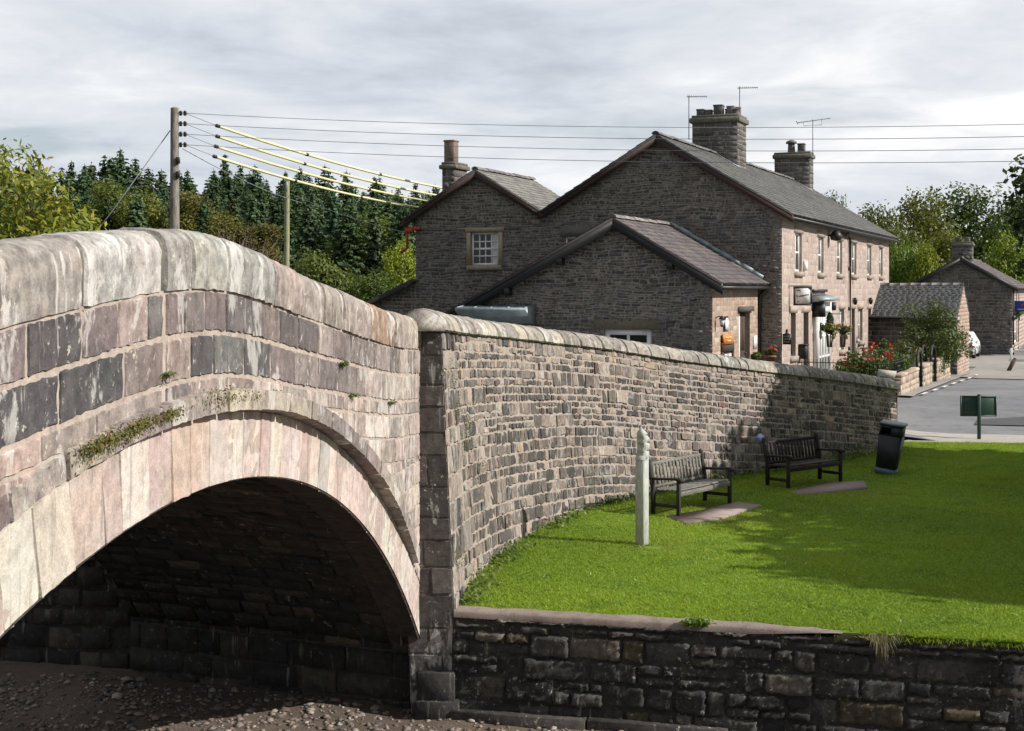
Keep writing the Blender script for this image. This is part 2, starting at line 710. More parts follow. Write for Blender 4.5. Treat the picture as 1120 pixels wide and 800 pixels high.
# retaining wall line
R0 = np.array([-.716, 17.67]); R1 = np.array([5.79, 16.07])
RD = (R1 - R0) / np.linalg.norm(R1 - R0)
RN = np.array([RD[1], -RD[0]])
RLEN = 24.0
BED = -1.30
B_DIR = np.array([-.92, .392])               # barrel direction of the bridge arch

gl_Y = [10, 18, 24, 28, 31, 33.5, 36, 40, 46, 60, 75, 95, 130, 190, 300, 700, 1600]
gl_Z = [3.2, 2.7, 2.35, 1.9, 1.47, 1.1, .65, .5, .75, .6, 1.0, 3.2, 6.0, 9.0, 12.0, 16, 20]
gr_Y = [30, 38.5, 41, 46, 62, 83, 110, 150, 200, 300, 700, 1600]
gr_Z = [-.04, -.03, .12, .5, .18, .1, .8, 3.0, 6.0, 10.0, 16, 20]


def ground_z(x, y):
    x = np.asarray(x, float); y = np.asarray(y, float)
    a = np.interp(y, gl_Y, gl_Z)
    # the left flank falls away to the upstream meadow
    a = a - np.clip((-x - 12) / 25, 0, 1) * np.clip((60 - y) / 30, 0, 1) * 1.6
    b = np.interp(y, gr_Y, gr_Z)
    t = np.clip((x - 7.0) / 5.0, 0, 1)
    t = np.where(y > 60, np.clip((x - 8.0) / 14.0, 0, 1), t)
    t = t * t * (3 - 2 * t)
    return a * (1 - t) + b * t


M = {}
M['bridge'] = stone_mat('bridge_stone', grime=.42, lichen=.8, streak=.62, moss=.12, lime=.5)
M['bridge_pale'] = stone_mat('arch_stone', grime=.22, lichen=.5, streak=.6, var=.22, lime=.25)
M['coping'] = stone_mat('coping_stone', grime=.5, lichen=.9, streak=.62, moss=.12, lime=.6, var=.42)
M['mortar'] = stone_mat('lime_mortar', grime=.25, lichen=.3, streak=.2, var=.2, bscale=2.0)
M['wall'] = stone_mat('wall_stone', grime=.5, lichen=.6, streak=.3, moss=.16, bscale=1.6, lime=.3)
M['retain'] = stone_mat('river_wall_stone', grime=.65, lichen=.6, streak=.25, moss=.25, bscale=1.3)
M['vault'] = stone_mat('dark_vault_stone', grime=.7, lichen=.2, streak=.25, moss=.2)  # for the under-arch stones, coloured far darker than the bridge faces
M['house'] = stone_mat('house_stone', grime=.3, lichen=.3, streak=.1, bscale=1.2, var=.3)
M['facade'] = stone_mat('dressed_stone', grime=.10, lichen=.2, streak=.3, bscale=1.2, var=.2, bmp=.22)
M['surround'] = stone_mat('sandstone_surround', grime=.15, lichen=.2, streak=.1, bscale=1.5, var=.2)


def ground_mat(name, ca, cb, cc, s=3.0, sp=90.0, rough=.95, bmp=.4):
    m, T, bs, out = base_mat(name)
    P = wpos(T)
    a = T.noise(P, s * .12, 5, .6)
    b = T.noise(P, s, 6, .65)
    c = T.noise(P, sp, 3, .7)
    col = T.mix(T.ramp(a, .38, .62), (*ca, 1), (*cb, 1))
    col = T.mix(T.math('MULTIPLY', T.ramp(b, .48, .66), .6), col, (*cc, 1))
    k = T.ramp(c, .25, .75, .72, 1.28)
    cmb = T.new('ShaderNodeCombineColor')
    for i in range(3):
        T.put(cmb.inputs[i], k)
    col = T.mix(1.0, col, cmb.outputs[0], 'MULTIPLY')
    T.put(bs.inputs['Base Color'], col)
    bs.inputs['Roughness'].default_value = rough
    bs.inputs['Specular IOR Level'].default_value = .2
    bump(T, bs, T.math('ADD', T.math('MULTIPLY', b, .6), c), bmp, .02)
    return m


M['lawn'] = ground_mat('lawn_turf', (.115, .20, .016), (.15, .235, .018), (.095, .17, .016), s=2.0, sp=60)
M['meadow'] = ground_mat('meadow_grass', (.028, .042, .010), (.038, .055, .014), (.022, .03, .010), s=.8, sp=20)
M['bed'] = ground_mat('river_gravel', (.125, .098, .078), (.16, .125, .096), (.085, .07, .058), s=5, sp=60, bmp=.8)
M['asphalt'] = ground_mat('worn_asphalt', (.165, .17, .18), (.215, .215, .22), (.125, .13, .137), s=1.6, sp=45, bmp=.15)
M['lane'] = ground_mat('pale_lane', (.27, .255, .235), (.31, .29, .265), (.21, .2, .185), s=1.2, sp=45, bmp=.15)
M['pave'] = ground_mat('pale_pavement', (.36, .335, .295), (.40, .37, .33), (.28, .26, .23), s=2.0, sp=50, bmp=.2)
M['slab'] = ground_mat('pinkish_paving', (.26, .205, .19), (.30, .24, .215), (.19, .16, .145), s=4.0, sp=70, bmp=.3)
M['cap'] = ground_mat('pinkish_capping', (.24, .195, .17), (.28, .23, .20), (.16, .135, .115), s=5.0, sp=80, bmp=.5)
M['white_paint_road'] = simple_mat('road_paint', (.7, .7, .67), .8, var=.2, scale=6, stain=.5, stain_col=(.2, .2, .2))

# ---------------------------------------------------------------- terrain (ground + road share one grid)
xs = np.concatenate([np.arange(-900, -120, 60), np.arange(-120, -24, 4), np.arange(-24, 44, .5), np.arange(44, 130, 4), np.arange(130, 951, 60)])
GP = np.array([12.6, 46.1])


def y_start(x):
    # abutment side of the river, then the back of the roadside wall, then the lawn's far edge
    return np.interp(x, [-900, -60, -5.6, -1.3, -.6, -.25, .3, 1.0, 1.65, 2.6, 5.0, 7.3, 9.4, 9.9, 10.4, 60, 900],
                     [60, 25.5, 19.9, 17.95, 20.0, 22.2, 24.2, 26.0, 27.1, 28.3, 31.2, 33.8, 36.0, 36.6, 37.3, 33, 33])


rows = [0, .4, .9, 1.6, 2.5, 3.5, 4.5, 5.5, 6.5, 7.5, 8.5, 9.5, 11, 12.5, 14, 16, 18, 20, 23, 26, 30, 34, 39, 45, 52, 60, 70, 82, 96, 112, 130, 160, 200, 260, 400, 700, 1500]
vs = []
for r in rows:
    ys_ = y_start(xs)
    k = min(1.0, r / 20.0)
    yy = ys_ * (1 - k) + k * np.minimum(ys_, 36.0) + r
    vs.append(np.stack([xs, yy, ground_z(xs, yy)], 1))
vs = np.vstack(vs)
nx = len(xs)
I = np.arange(len(rows) * nx).reshape(len(rows), nx)
q = np.stack([I[:-1, :-1], I[:-1, 1:], I[1:, 1:], I[1:, :-1]], -1).reshape(-1, 4)
cen = vs[q].mean(1)
sx, sy = cen[:, 0], cen[:, 1]
front = (sx - GP[0]) * ND[0] + (sy - GP[1]) * ND[1]
is_road = (front > -.6) & (sy < 100) & (sx < 60) & (sx > 8) | ((sx <= 12.6) & (sx > -4.2) & (sy < 43.2))
o = mesh_obj('ground', vs, q[~is_road], None, M['meadow'], smooth=True); tag(o, kind='structure')
o = mesh_obj('road', vs, q[is_road], None, M['asphalt'], smooth=True); tag(o, kind='structure')

# pale pavement strip along the far edge of the lawn
mb = MB()
pts = []
for x in np.arange(9.6, 44, .8):
    y0 = 37.0 - (x - 9.7) * .09
    pts.append((x, y0, y0 + 2.5 - .45 * sin((x - 9) * .25)))
for (xa, a0, a1), (xb, b0, b1) in zip(pts[:-1], pts[1:]):
    za = .014 + float(ground_z(xa, a1)) + .02
    zb = .014 + float(ground_z(xb, b1)) + .02
    mb.add([(xa, a0, .01), (xb, b0, .01), (xb, b1, zb), (xa, a1, za)], [(0, 1, 2, 3)])
o = mb.build('pavement', M['pave']); tag(o, kind='structure')

# pale side lane between the low outbuilding and the far house
mb = MB()
L0, L1 = 15.2, 46.0
for i in range(30):
    s0 = L0 + (L1 - L0) * i / 30; s1 = L0 + (L1 - L0) * (i + 1) / 30
    for j in range(8):
        wl0 = .15 if s0 < 25 else -4.5
        w0 = wl0 + (8.75 - wl0) * j / 8; w1 = wl0 + (8.75 - wl0) * (j + 1) / 8
        P4 = []
        for s, w in ((s0, w0), (s0, w1), (s1, w1), (s1, w0)):
            p = GP + FD * (s - .20 * w * (1 if s < 16 else 1)) + ND * w
            P4.append((p[0], p[1], float(ground_z(*p)) + .03))
        mb.add(P4, [(0, 1, 2, 3)])
o = mb.build('side_lane', M['lane']); tag(o, kind='structure')

# a shadow on the road, painted as a patch of darker asphalt
mb = MB()
pp_ = [(13.2, 40.6), (14.6, 40.4), (16.5, 40.7), (17.2, 41.6), (15.2, 42.0), (13.6, 41.5)]
mb.poly([(x, y, float(ground_z(x, y)) + .03) for x, y in pp_])
M['shadow_asphalt'] = ground_mat('shadow_asphalt', (.085, .087, .09), (.10, .10, .105), (.07, .07, .073), s=2, sp=45, bmp=.15)
o = mb.build('road_shadow', M['shadow_asphalt']); tag(o, kind='structure')

# painted dashes along the left road edge
mb = MB()
for k in range(7):
    s = .6 + k * 2.6
    c = GP + FD * s + ND * (.55 + .05 * k)
    P4 = []
    for a, w in ((0, 0), (0, .12), (1.1, .12), (1.1, 0)):
        p = c + FD * a + ND * w
        P4.append((p[0], p[1], float(ground_z(*p)) + .075))
    mb.add(P4, [(0, 1, 2, 3)])
o = mb.build('road_markings', M['white_paint_road']); tag(o, kind='structure')

# footway between garden walls and road
mb = MB()
for i in range(20):
    s0, s1 = -.2 + i, .8 + i
    P4 = []
    for s, w in ((s0, -.1), (s0, .42), (s1, .42), (s1, -.1)):
        p = GP + FD * s + ND * w
        P4.append((p[0], p[1], float(ground_z(*p)) + .065))
    mb.add(P4, [(0, 1, 2, 3)])
o = mb.build('footway', M['lane']); tag(o, kind='structure')

# ---------------------------------------------------------------- river bed
bx = np.arange(-42, 30, .5); by = np.arange(-30, 26.5, .5)
X, Y = np.meshgrid(bx, by, indexing='ij')


def bed_z(x, y):
    return BED + .05 * np.sin(x * 1.3 + .7 * y) * np.sin(y * .9) + .06 * np.clip((-x - 1.5) / 4, 0, 1) + .03 * np.sin(3.1 * x) * np.cos(2.3 * y)


Zb = bed_z(X, Y)
vs = np.stack([X.ravel(), Y.ravel(), Zb.ravel()], 1)
I = np.arange(X.size).reshape(X.shape)
q = np.stack([I[:-1, :-1], I[1:, :-1], I[1:, 1:], I[:-1, 1:]], -1).reshape(-1, 4)
c = vs[q].mean(1)
yb = np.where(c[:, 0] < -1, y_start(c[:, 0]) + .8, 19 - .25 * (c[:, 0]))
o = mesh_obj('river_bed', vs, q[c[:, 1] < yb], None, M['bed'], smooth=True); tag(o, kind='structure')
# a wider low meadow sheet so nothing is open behind the camera
mb = MB()
mb.quad((-900, -900, BED - .35), (900, -900, BED - .35), (900, 33.2, BED - .35), (-900, 60, BED - .35))
o = mb.build('low_ground', M['meadow']); tag(o, kind='structure')

# pebbles
mb_v, mb_f, mb_c = [], [], []
t = (1 + sqrt(5)) / 2
ov = np.array([(1, 0, 0), (-1, 0, 0), (0, 1, 0), (0, -1, 0), (0, 0, 1), (0, 0, -1), (.6, .6, .5), (-.6, .6, .5), (-.6, -.6, .5), (.6, -.6, .5)], float)
of = np.array([(0, 6, 9), (0, 2, 6), (2, 7, 6), (2, 1, 7), (1, 8, 7), (1, 3, 8), (3, 9, 8), (3, 0, 9), (6, 4, 9), (6, 7, 4), (7, 8, 4), (8, 9, 4)])
NP_ = 9000
pxs = RNG.uniform(-7.5, 7, NP_); pys = RNG.uniform(14.2, 19.2, NP_)
okp = (pys < np.interp(pxs, [-8, -5.6, -1.2, -.7, 6, 8], [20.5, 19.6, 17.85, 17.55, 15.8, 15.4]))
pxs, pys = pxs[okp], pys[okp]
n = len(pxs)
sz = np.clip(RNG.lognormal(-3.75, .5, n), .012, .11)
yaw = RNG.uniform(0, 2 * pi, n)
S = np.stack([sz * RNG.uniform(.8, 1.5, n), sz * RNG.uniform(.7, 1.1, n), sz * RNG.uniform(.4, .8, n)], 1)
v = ov[None] * S[:, None, :] * RNG.uniform(.8, 1.2, (n, 10, 1))
cy, sy_ = np.cos(yaw)[:, None], np.sin(yaw)[:, None]
v = np.stack([v[..., 0] * cy - v[..., 1] * sy_, v[..., 0] * sy_ + v[..., 1] * cy, v[..., 2]], -1)
v += np.stack([pxs, pys, bed_z(pxs, pys) + sz * .15], 1)[:, None, :]
f = (of[None] + (np.arange(n) * 10)[:, None, None]).reshape(-1, 3)
pal = np.array([(.16, .13, .11), (.22, .18, .15), (.11, .10, .095), (.30, .26, .22), (.19, .14, .11)])
cc = np.repeat(pal[RNG.integers(0, 5, n)] * RNG.uniform(.65, 1.25, (n, 1)), len(of), 0)
o = mesh_obj('pebbles', v.reshape(-1, 3), f, cc, simple_mat('pebble', (1, 1, 1), .85, attr=True, obj=False, scale=30))
tag(o, 'loose brown gravel and small stones on the river bed', 'gravel', kind='stuff')

# ---------------------------------------------------------------- lawn
rN = 40; sN = 60


def lawn_z(x, y):
    edge = (x - R0[0]) * (-RN[0]) + (y - R0[1]) * (-RN[1])
    return .03 * np.sin(x * .9 + 1) * np.sin(y * .6) * np.clip(edge / 2, 0, 1)


tt = np.linspace(0, 1, rN)
us_ = tt * WL
LX, LY = wx(us_), wy(us_)
Rr = np.stack([np.interp(tt, [0, 1], [R0[0] + RD[0] * RLEN, 44]), np.interp(tt, [0, 1], [R0[1] + RD[1] * RLEN, 34.2])], 1)
LX = np.concatenate([LX, [9.75, 9.8]]); LY = np.concatenate([LY, [36.4, 37.2]])
Rr = np.vstack([Rr, [44, 34.3], [44, 34.4]])
rN += 2
vs = []
for i in range(rN):
    for j in range(sN):
        s = (j / (sN - 1)) ** 1.6
        x = LX[i] * (1 - s) + Rr[i, 0] * s
        y = LY[i] * (1 - s) + Rr[i, 1] * s
        vs.append((x, y, float(lawn_z(x, y))))
vs = np.array(vs)
I = np.arange(rN * sN).reshape(rN, sN)
q = np.stack([I[:-1, :-1], I[:-1, 1:], I[1:, 1:], I[1:, :-1]], -1).reshape(-1, 4)
# turf edge hanging over the river wall
k0 = len(vs)
fr_ = vs[:sN].copy()
e1_ = fr_ + np.array([RN[0] * .02, RN[1] * .02, -.015]); e2_ = fr_ + np.array([RN[0] * .02, RN[1] * .02, -.12])
vs = np.vstack([vs, e1_, e2_])
skirt = []
for ro_a, ro_b in ((0, k0), (k0, k0 + sN)):
    sel = (np.linalg.norm(fr_[:-1, :2] - R0, axis=1) > 4.55)
    skirt.append(np.stack([np.arange(sN - 1) + ro_a, np.arange(sN - 1) + ro_b, np.arange(1, sN) + ro_b, np.arange(1, sN) + ro_a], 1)[sel])
M['soil'] = ground_mat('turf_soil', (.045, .042, .022), (.06, .06, .02), (.03, .028, .02), s=8, sp=60)
o = mesh_obj('turf_edge', vs, np.vstack(skirt), None, M['soil']); tag(o, kind='structure')
o = mesh_obj('lawn', vs, q, None, M['lawn'], smooth=True); tag(o, kind='structure')

# paving in front of the benches
for pts in ([(2.72, 24.95), (2.98, 24.2), (3.65, 24.75), (4.62, 26.2), (4.2, 26.6), (3.4, 25.6)],
            [(5.45, 27.95), (5.62, 27.55), (6.3, 28.0), (7.15, 28.6), (7.3, 29.5), (6.55, 29.3)]):
    mb = MB()
    top = [(x, y, .035) for x, y in pts]
    mb.prism([(x, y, -.05) for x, y in pts], (0, 0, .066))
    o = mb.build('paving', M['slab']); tag(o, kind='structure')

# grass blades
def wall_x_at(y):
    return np.interp(y, WY, WX)


NB = 430000
gy = 16.0 + (38.0 - 16.0) * RNG.uniform(0, 1, NB) ** 1.35
gx = RNG.uniform(-1, 1, NB) * .5 + .5
lo = wall_x_at(gy) + .05
hi = np.minimum(.385 * gy, 15.0)
hi2 = np.minimum(.75 * gy + 2, 23.0)
gx = np.where(gx < .78, lo + gx / .78 * (hi - lo), hi + (gx - .78) / .22 * (hi2 - hi))
edge = (gx - R0[0]) * (-RN[0]) + (gy - R0[1]) * (-RN[1])
along = (gx - R0[0]) * RD[0] + (gy - R0[1]) * RD[1]
lim = np.where(along < 4.4, .19 + .04 * np.sin(along * 7) + .03 * np.sin(along * 17), np.where(along < 4.9, .1, .0))
dpath = np.zeros(NB, bool)
def inpoly(x, y, P):
    r = np.zeros(len(x), bool)
    for i in range(len(P)):
        x1, y1 = P[i]; x2, y2 = P[i - 1]
        c = ((y1 > y) != (y2 > y)) & (x < (x2 - x1) * (y - y1) / (y2 - y1 + 1e-12) + x1)
        r ^= c
    return r
for P in ([(2.72, 24.95), (2.98, 24.2), (3.65, 24.75), (4.62, 26.2), (4.2, 26.6), (3.4, 25.6)],
          [(5.45, 27.95), (5.62, 27.55), (6.3, 28.0), (7.15, 28.6), (7.3, 29.5), (6.55, 29.3)]):
    dpath |= inpoly(gx, gy, P)
patch = np.hypot(gx - 2.16, gy - 21.95) < .13
far_lim = gy < 37.15 - (gx - 9.7) * .09
ok = (edge > lim - .03) & ~dpath & ~patch & far_lim
gx, gy, edge, along = gx[ok], gy[ok], edge[ok], along[ok]
n = len(gx)
mott = np.clip(.5 + .28 * np.sin(gx * 3.1 + 2 * np.sin(gy * 2.3)) * np.sin(gy * 2.7 + 2 * np.sin(gx * 1.9)) + .22 * np.sin(gx * 9.1 + 3 * np.sin(gy * 3.7)) * np.sin(gy * 8.3 + 2 * np.sin(gx * 5.1)) + .2 * np.sin(gx * 1.1 + 3 * np.sin(gy * .7)), 0, 1)
mott2 = np.sin(gx * .8 + 2 * np.sin(gy * .5)) * .5 + .5
hgt = RNG.uniform(.018, .042, n) * (.75 + .5 * mott)
dw = gx - wall_x_at(gy)
hgt *= 1 + 1.1 * np.exp(-np.clip(dw, 0, 9) / .18) * RNG.uniform(0, 1, n)
over = (along > 4.3) & (edge < .10)
hgt[over] *= 1.9
yaw = RNG.uniform(0, 2 * pi, n)
wd = RNG.uniform(.006, .011, n)
lean = RNG.normal(0, .95, (n, 2)) * hgt[:, None]
lean[over] += RN[None] * .085
hgt[over & (RNG.uniform(0, 1, n) < .5)] *= -.6
base = np.stack([gx, gy, lawn_z(gx, gy) - .004], 1)
side = np.stack([np.cos(yaw) * wd, np.sin(yaw) * wd, np.zeros(n)], 1)
tip = base + np.stack([lean[:, 0], lean[:, 1], hgt], 1)
v = np.stack([base - side, base + side, tip], 1).reshape(-1, 3)
f = np.arange(n * 3).reshape(-1, 3)
g1 = np.array([.265, .365, .034]); g2 = np.array([.175, .265, .03]); g3 = np.array([.26, .27, .05])
w = (mott * .6 + RNG.uniform(0, .4, n))[:, None]
cc = g2 * (1 - w) + g1 * w
dry = RNG.uniform(0, 1, n) < (.05 + .08 * mott2 + .25 * np.exp(-((gx - 2.4)**2 + (gy - 22.5)**2) / .8))
cc[dry] = g3
clov = (np.sin(gx * 2.3 + 1.5 * np.sin(gy * 1.7)) * np.sin(gy * 2.9 + np.sin(gx * 3.3)) > .62) & (RNG.uniform(0, 1, n) < .35)
cc[clov] = np.array([.11, .19, .024])
daisy = RNG.uniform(0, 1, n) < .0009
cc[daisy] = np.array([.75, .75, .68])
worn = np.exp(-((gx - 3.7) ** 2 + (gy - 25.1) ** 2) / .8) + np.exp(-((gx - 6.4) ** 2 + (gy - 28.3) ** 2) / .8) + .8 * np.exp(-((gx - 2.15) ** 2 + (gy - 21.95) ** 2) / .12)
wm_ = RNG.uniform(0, 1, n) < .55 * worn
cc[wm_] = np.array([.24, .20, .085])
hgt = np.where(worn > .4, hgt * .7, hgt)
cc *= RNG.uniform(.75, 1.25, (n, 1)) * (.88 + .24 * mott2[:, None])
o = mesh_obj('grass', v, f, cc, leaf_mat('grass_blade', (1.0, 1.0, 1.0), .42, .6))
tag(o, 'short bright green mown grass covering the green by the wall', 'grass', kind='stuff')
# ================================================================== stone bridge
BX0, BK = -3.586, .1372
_bl = sqrt(1 + BK * BK)
BD = np.array([BK, 1.0]) / _bl
BN = np.array([BD[1], -BD[0]])               # outward, to the right
bt = cubic([-6, -2, 1.5, 4.5, 7.21, 8.29, 9.32, 10.46, 11.54, 12.36, 13.67, 15.03, 16.35, 17.8, 19],
           [2.7, 3.2, 3.62, 3.98, 4.21, 4.31, 4.385, 4.395, 4.295, 4.19, 4.035, 3.874, 3.737, 3.645, 3.58])
AC, AZ, AR = 10.0, -9.0, 11.6                # arch centre (u, z) and intrados radius
UE = 18.06                                   # where the face meets the wall end


def br_pos_z(u, z, h):
    u = np.atleast_1d(u).astype(float); z = np.atleast_1d(z); h = np.atleast_1d(h)
    return np.stack([BX0 + BK * u + BN[0] * h, u + BN[1] * h, z], 1)


def br_pos_v(u, v, h):
    return br_pos_z(u, bt(u) - v, h)


def arc_r(u, z):
    return np.hypot(u - AC, z - AZ)


def arc_pos(a, r, h):
    """a: arc length at the intrados radius measured from the crown, r: radius"""
    th = np.asarray(a) / AR
    return br_pos_z(AC + r * np.sin(th), AZ + r * np.cos(th), h)


bridge = thing('stone_bridge', 'old hump-backed stone arch bridge with pale arch ring over the dry river bed', 'bridge', (BX0 + BK * 10, 10, BED))
BO = np.array(bridge.location)


def on_bridge(mb, name, mat, smooth=False):
    for i in range(len(mb.v)):
        mb.v[i] = mb.v[i] - BO
    return mb.build(name, mat, bridge, smooth)


# --- coping
prof = [(.0, -.415), (.014, -.40), (.02, -.15), (.008, -.085), (-.035, -.03), (-.11, 0), (-.30, .005), (-.38, -.03), (-.43, -.085), (-.445, -.15), (-.445, -.41)]
prof = np.array(prof)
pl = np.concatenate([[0], np.cumsum(np.hypot(*np.diff(prof, axis=0).T))])
pn = np.gradient(prof, axis=0); pn = np.stack([pn[:, 1], -pn[:, 0]], 1); pn /= np.linalg.norm(pn, axis=1)[:, None]


def cop_pos(u, v, h):
    hh = np.interp(v, pl, prof[:, 0]) + h * np.interp(v, pl, pn[:, 0])
    zz = np.interp(v, pl, prof[:, 1]) + h * np.interp(v, pl, pn[:, 1])
    return br_pos_z(u, bt(u) + zz, hh)


mb = MB()
sheet(mb, cop_pos, np.arange(-6, UE + .05, .25), pl, -.012, col=(.15, .138, .12))
cp_a = picker([((.33, .255, .235), 3), ((.28, .26, .245), 3), ((.36, .335, .305), 2), ((.21, .185, .18), 1.5)], .14)
cp_b = picker([((.34, .335, .305), 3), ((.28, .28, .26), 3), ((.40, .39, .36), 2), ((.22,.215,.2),1)], .14)
cp_c = picker([((.34, .295, .265), 3), ((.39, .345, .31), 3), ((.27, .235, .215), 2), ((.26, .18, .135), .3)], .13)
def cop_col(u, v):
    return (cp_a if u < 8.3 else cp_b if u < 12 else cp_c)(u, v)
fill_sheet_mb = mb
mb2 = MB()
for a, b in ((-6, 9.33), (9.36, UE + .03)):
    masonry(mb2, cop_pos, [(0, pl[-1])], lambda v0, v1, a=a, b=b: [(a, b)], lambda h: random.uniform(.62, 1.25),
            cop_col, joint=.026, d=(.0, .018), bevel=.016, cell=.07, rough=.003, tilt=.012, vjoint=.0, sink=-.03)
on_bridge(fill_sheet_mb, 'coping_bedding', M['mortar'])
on_bridge(mb2, 'coping', M['coping'], smooth=True)

# --- spandrel
mb = MB()
sheet(mb, br_pos_v, np.arange(-6, UE + .02, .08), np.concatenate([[.38], np.arange(.45, 6.0, .08)]), 0.0,
      keep=lambda u, v: (arc_r(u, bt(u) - v) > AR - .02) & (bt(u) - v > BED - .3) & ~((arc_r(u, bt(u) - v) < AR) | ((np.abs(u - AC) < 7.9) & (bt(u) - v < -.5))),
      col=(.39, .335, .29))
on_bridge(mb, 'mortar_bed', M['mortar'])

dk = picker([((.13, .115, .115), 4), ((.175, .145, .142), 4), ((.085, .082, .085), 3), ((.25, .205, .19), 2), ((.15,.145,.14),1.5)], .16)
dkR = picker([((.21, .18, .17), 3), ((.30, .255, .235), 4), ((.16, .14, .135), 2), ((.38, .335, .30), 2)], .12)
pk = picker([((.31, .235, .22), 4), ((.26, .215, .20), 3), ((.36, .29, .265), 2)], .1)
pale = picker([((.40, .345, .31), 4), ((.35, .295, .265), 3), ((.29, .25, .23), 2), ((.45, .40, .36), 2), ((.24, .215, .205), 1)], .1)


def span_col(u, v):
    t = (u - 12.0) / 3.0 + random.uniform(-.5, .5)
    return (dk if t < .35 else dkR)(u, v)


mb = MB()
for (v0, v1), wlo, whi, cf in (((.41, .72), .36, .85, span_col), ((.72, 1.035), .55, 1.15, span_col)):
    for a, b in ((-6, 9.36), (9.40, UE)):
        masonry(mb, br_pos_v, [(v0, v1)], lambda p, q, a=a, b=b: [(a, b)], lambda h, wlo=wlo, whi=whi, b=b: random.uniform(wlo, whi) * (1 if b < 10 else .8),
                cf, joint=.024, d=(.008, .014), bevel=.010, cell=.055, rough=.002, jit=.005, tilt=.008, vjoint=.028, sink=-.008)
kp = lambda u, v: (arc_r(u, bt(u) - v) > np.where(u < 5.5, 12.11, 12.2))
masonry(mb, br_pos_v, [(1.035, 1.20)], lambda p, q: [(-6, 9.36), (9.40, UE)], lambda h: random.uniform(.5, .95),
        lambda u, v: (pk if u < 9.4 else dk if u < 12 else pale)(u, v), joint=.022, d=(.008, .014), bevel=.010, cell=.055, rough=.002, tilt=.008, keep=kp, vjoint=.024, sink=-.008)
masonry(mb, br_pos_v, [(1.20, 1.46), (1.46, 1.74)], lambda p, q: [(-6, 9.0), (11.5, UE)], lambda h: random.uniform(.4, .75),
        lambda u, v: (pk if u < 9.4 else pale)(u, v), joint=.018, d=(.007, .013), bevel=.010, cell=.05, rough=.002, tilt=.008, keep=kp, vjoint=.018, sink=-.008)
kz = lambda u, z: (arc_r(u, z) > 12.11) & (z < bt(u) - 1.745) & ~((np.abs(u - AC) < 7.8) & (z < .3))
masonry(mb, br_pos_z, courses_of(-1.3, 2.6, .22, .32), lambda p, q: [(-6, 6.0), (12.5, UE)], lambda h: random.uniform(.35, .7),
        pale, joint=.016, d=(.007, .013), bevel=.010, cell=.05, rough=.002, tilt=.008, keep=kz, vjoint=.016, sink=-.008)
on_bridge(mb, 'spandrel', M['bridge'], smooth=True)

# --- arch ring of tall voussoirs
vs_c = picker([((.47, .40, .365), 4), ((.52, .46, .42), 4), ((.42, .34, .31), 3), ((.50, .465, .41), 2), ((.40, .38, .355), 1.2), ((.45, .36, .31), 1)], .06)
mb = MB()
A1 = AR * math.asin(7.9 / AR)
masonry(mb, arc_pos, [(AR - .032, 12.1)], lambda p, q: [(-A1, A1)], lambda h: random.uniform(.24, .44), vs_c,
        joint=.007, d=(.0, .014), bevel=.007, cell=.07, rough=.002, jit=.002, tilt=.02, sink=-.012)
on_bridge(mb, 'arch_ring', M['bridge_pale'], smooth=True)

# --- hood mould
hd_c = picker([((.22, .19, .18), 3), ((.28, .25, .225), 3), ((.33, .30, .25), 2)], .1)
mb = MB()
th = lambda u: AR * math.asin((u - AC) / 12.2)
hoodp = lambda a, r, h: arc_pos(a, r, np.where(np.asarray(h) > -.015, h + .012 + .13 * np.clip((np.asarray(a) + 2.2) / 4.0, 0, 1) * np.clip((8.3 - np.asarray(a)) / 2.4, .3, 1), h))
masonry(mb, hoodp, [(12.095, 12.275)], lambda p, q: [(th(5.6), AR * math.asin(7.36 / 12.2))], lambda h: random.uniform(.45, .8), lambda u, v: (dk if u < -2.0 else hd_c)(u, v),
        joint=.006, d=(.0, .02), bevel=.012, cell=.06, rough=.003, jit=.003, tilt=.02)
on_bridge(mb, 'hood_mould', M['bridge'], smooth=True)

# --- vault
BWID = 4.5
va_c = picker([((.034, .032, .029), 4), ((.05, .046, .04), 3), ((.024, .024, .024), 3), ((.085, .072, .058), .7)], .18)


def vault_pos(w, a, h):
    th = np.asarray(a) / AR
    r = AR - h
    p = br_pos_z(AC + r * np.sin(th), AZ + r * np.cos(th), 0 * r)
    p[:, 0] += B_DIR[0] * w; p[:, 1] += B_DIR[1] * w
    return p


mb = MB()
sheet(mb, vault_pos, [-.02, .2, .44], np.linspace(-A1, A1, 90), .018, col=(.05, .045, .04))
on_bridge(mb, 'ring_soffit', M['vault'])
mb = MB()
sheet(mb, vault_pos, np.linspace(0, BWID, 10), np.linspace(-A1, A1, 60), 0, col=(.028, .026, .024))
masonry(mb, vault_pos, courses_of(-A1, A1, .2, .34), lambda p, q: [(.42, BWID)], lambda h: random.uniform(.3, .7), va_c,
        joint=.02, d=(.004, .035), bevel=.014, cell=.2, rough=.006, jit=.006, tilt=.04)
for uu, sgn in ((17.9, 1), (2.1, -1)):
    o3 = np.array([BX0 + BK * uu, uu, 0])
    nrm = np.array([-B_DIR[1], B_DIR[0]]) if sgn < 0 else np.array([B_DIR[1], -B_DIR[0]])
    if sgn > 0:
        nrm = np.array([-.392, -.92])
    else:
        nrm = np.array([.392, .92])
    ps = frame_pos(o3, B_DIR, nrm)
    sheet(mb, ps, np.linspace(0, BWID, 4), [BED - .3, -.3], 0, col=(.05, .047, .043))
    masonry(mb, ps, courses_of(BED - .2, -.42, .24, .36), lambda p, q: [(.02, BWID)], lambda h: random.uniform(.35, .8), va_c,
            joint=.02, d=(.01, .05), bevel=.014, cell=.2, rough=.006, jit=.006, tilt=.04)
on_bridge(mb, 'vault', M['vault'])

# --- far side, deck
mb = MB()
HB = -4.25


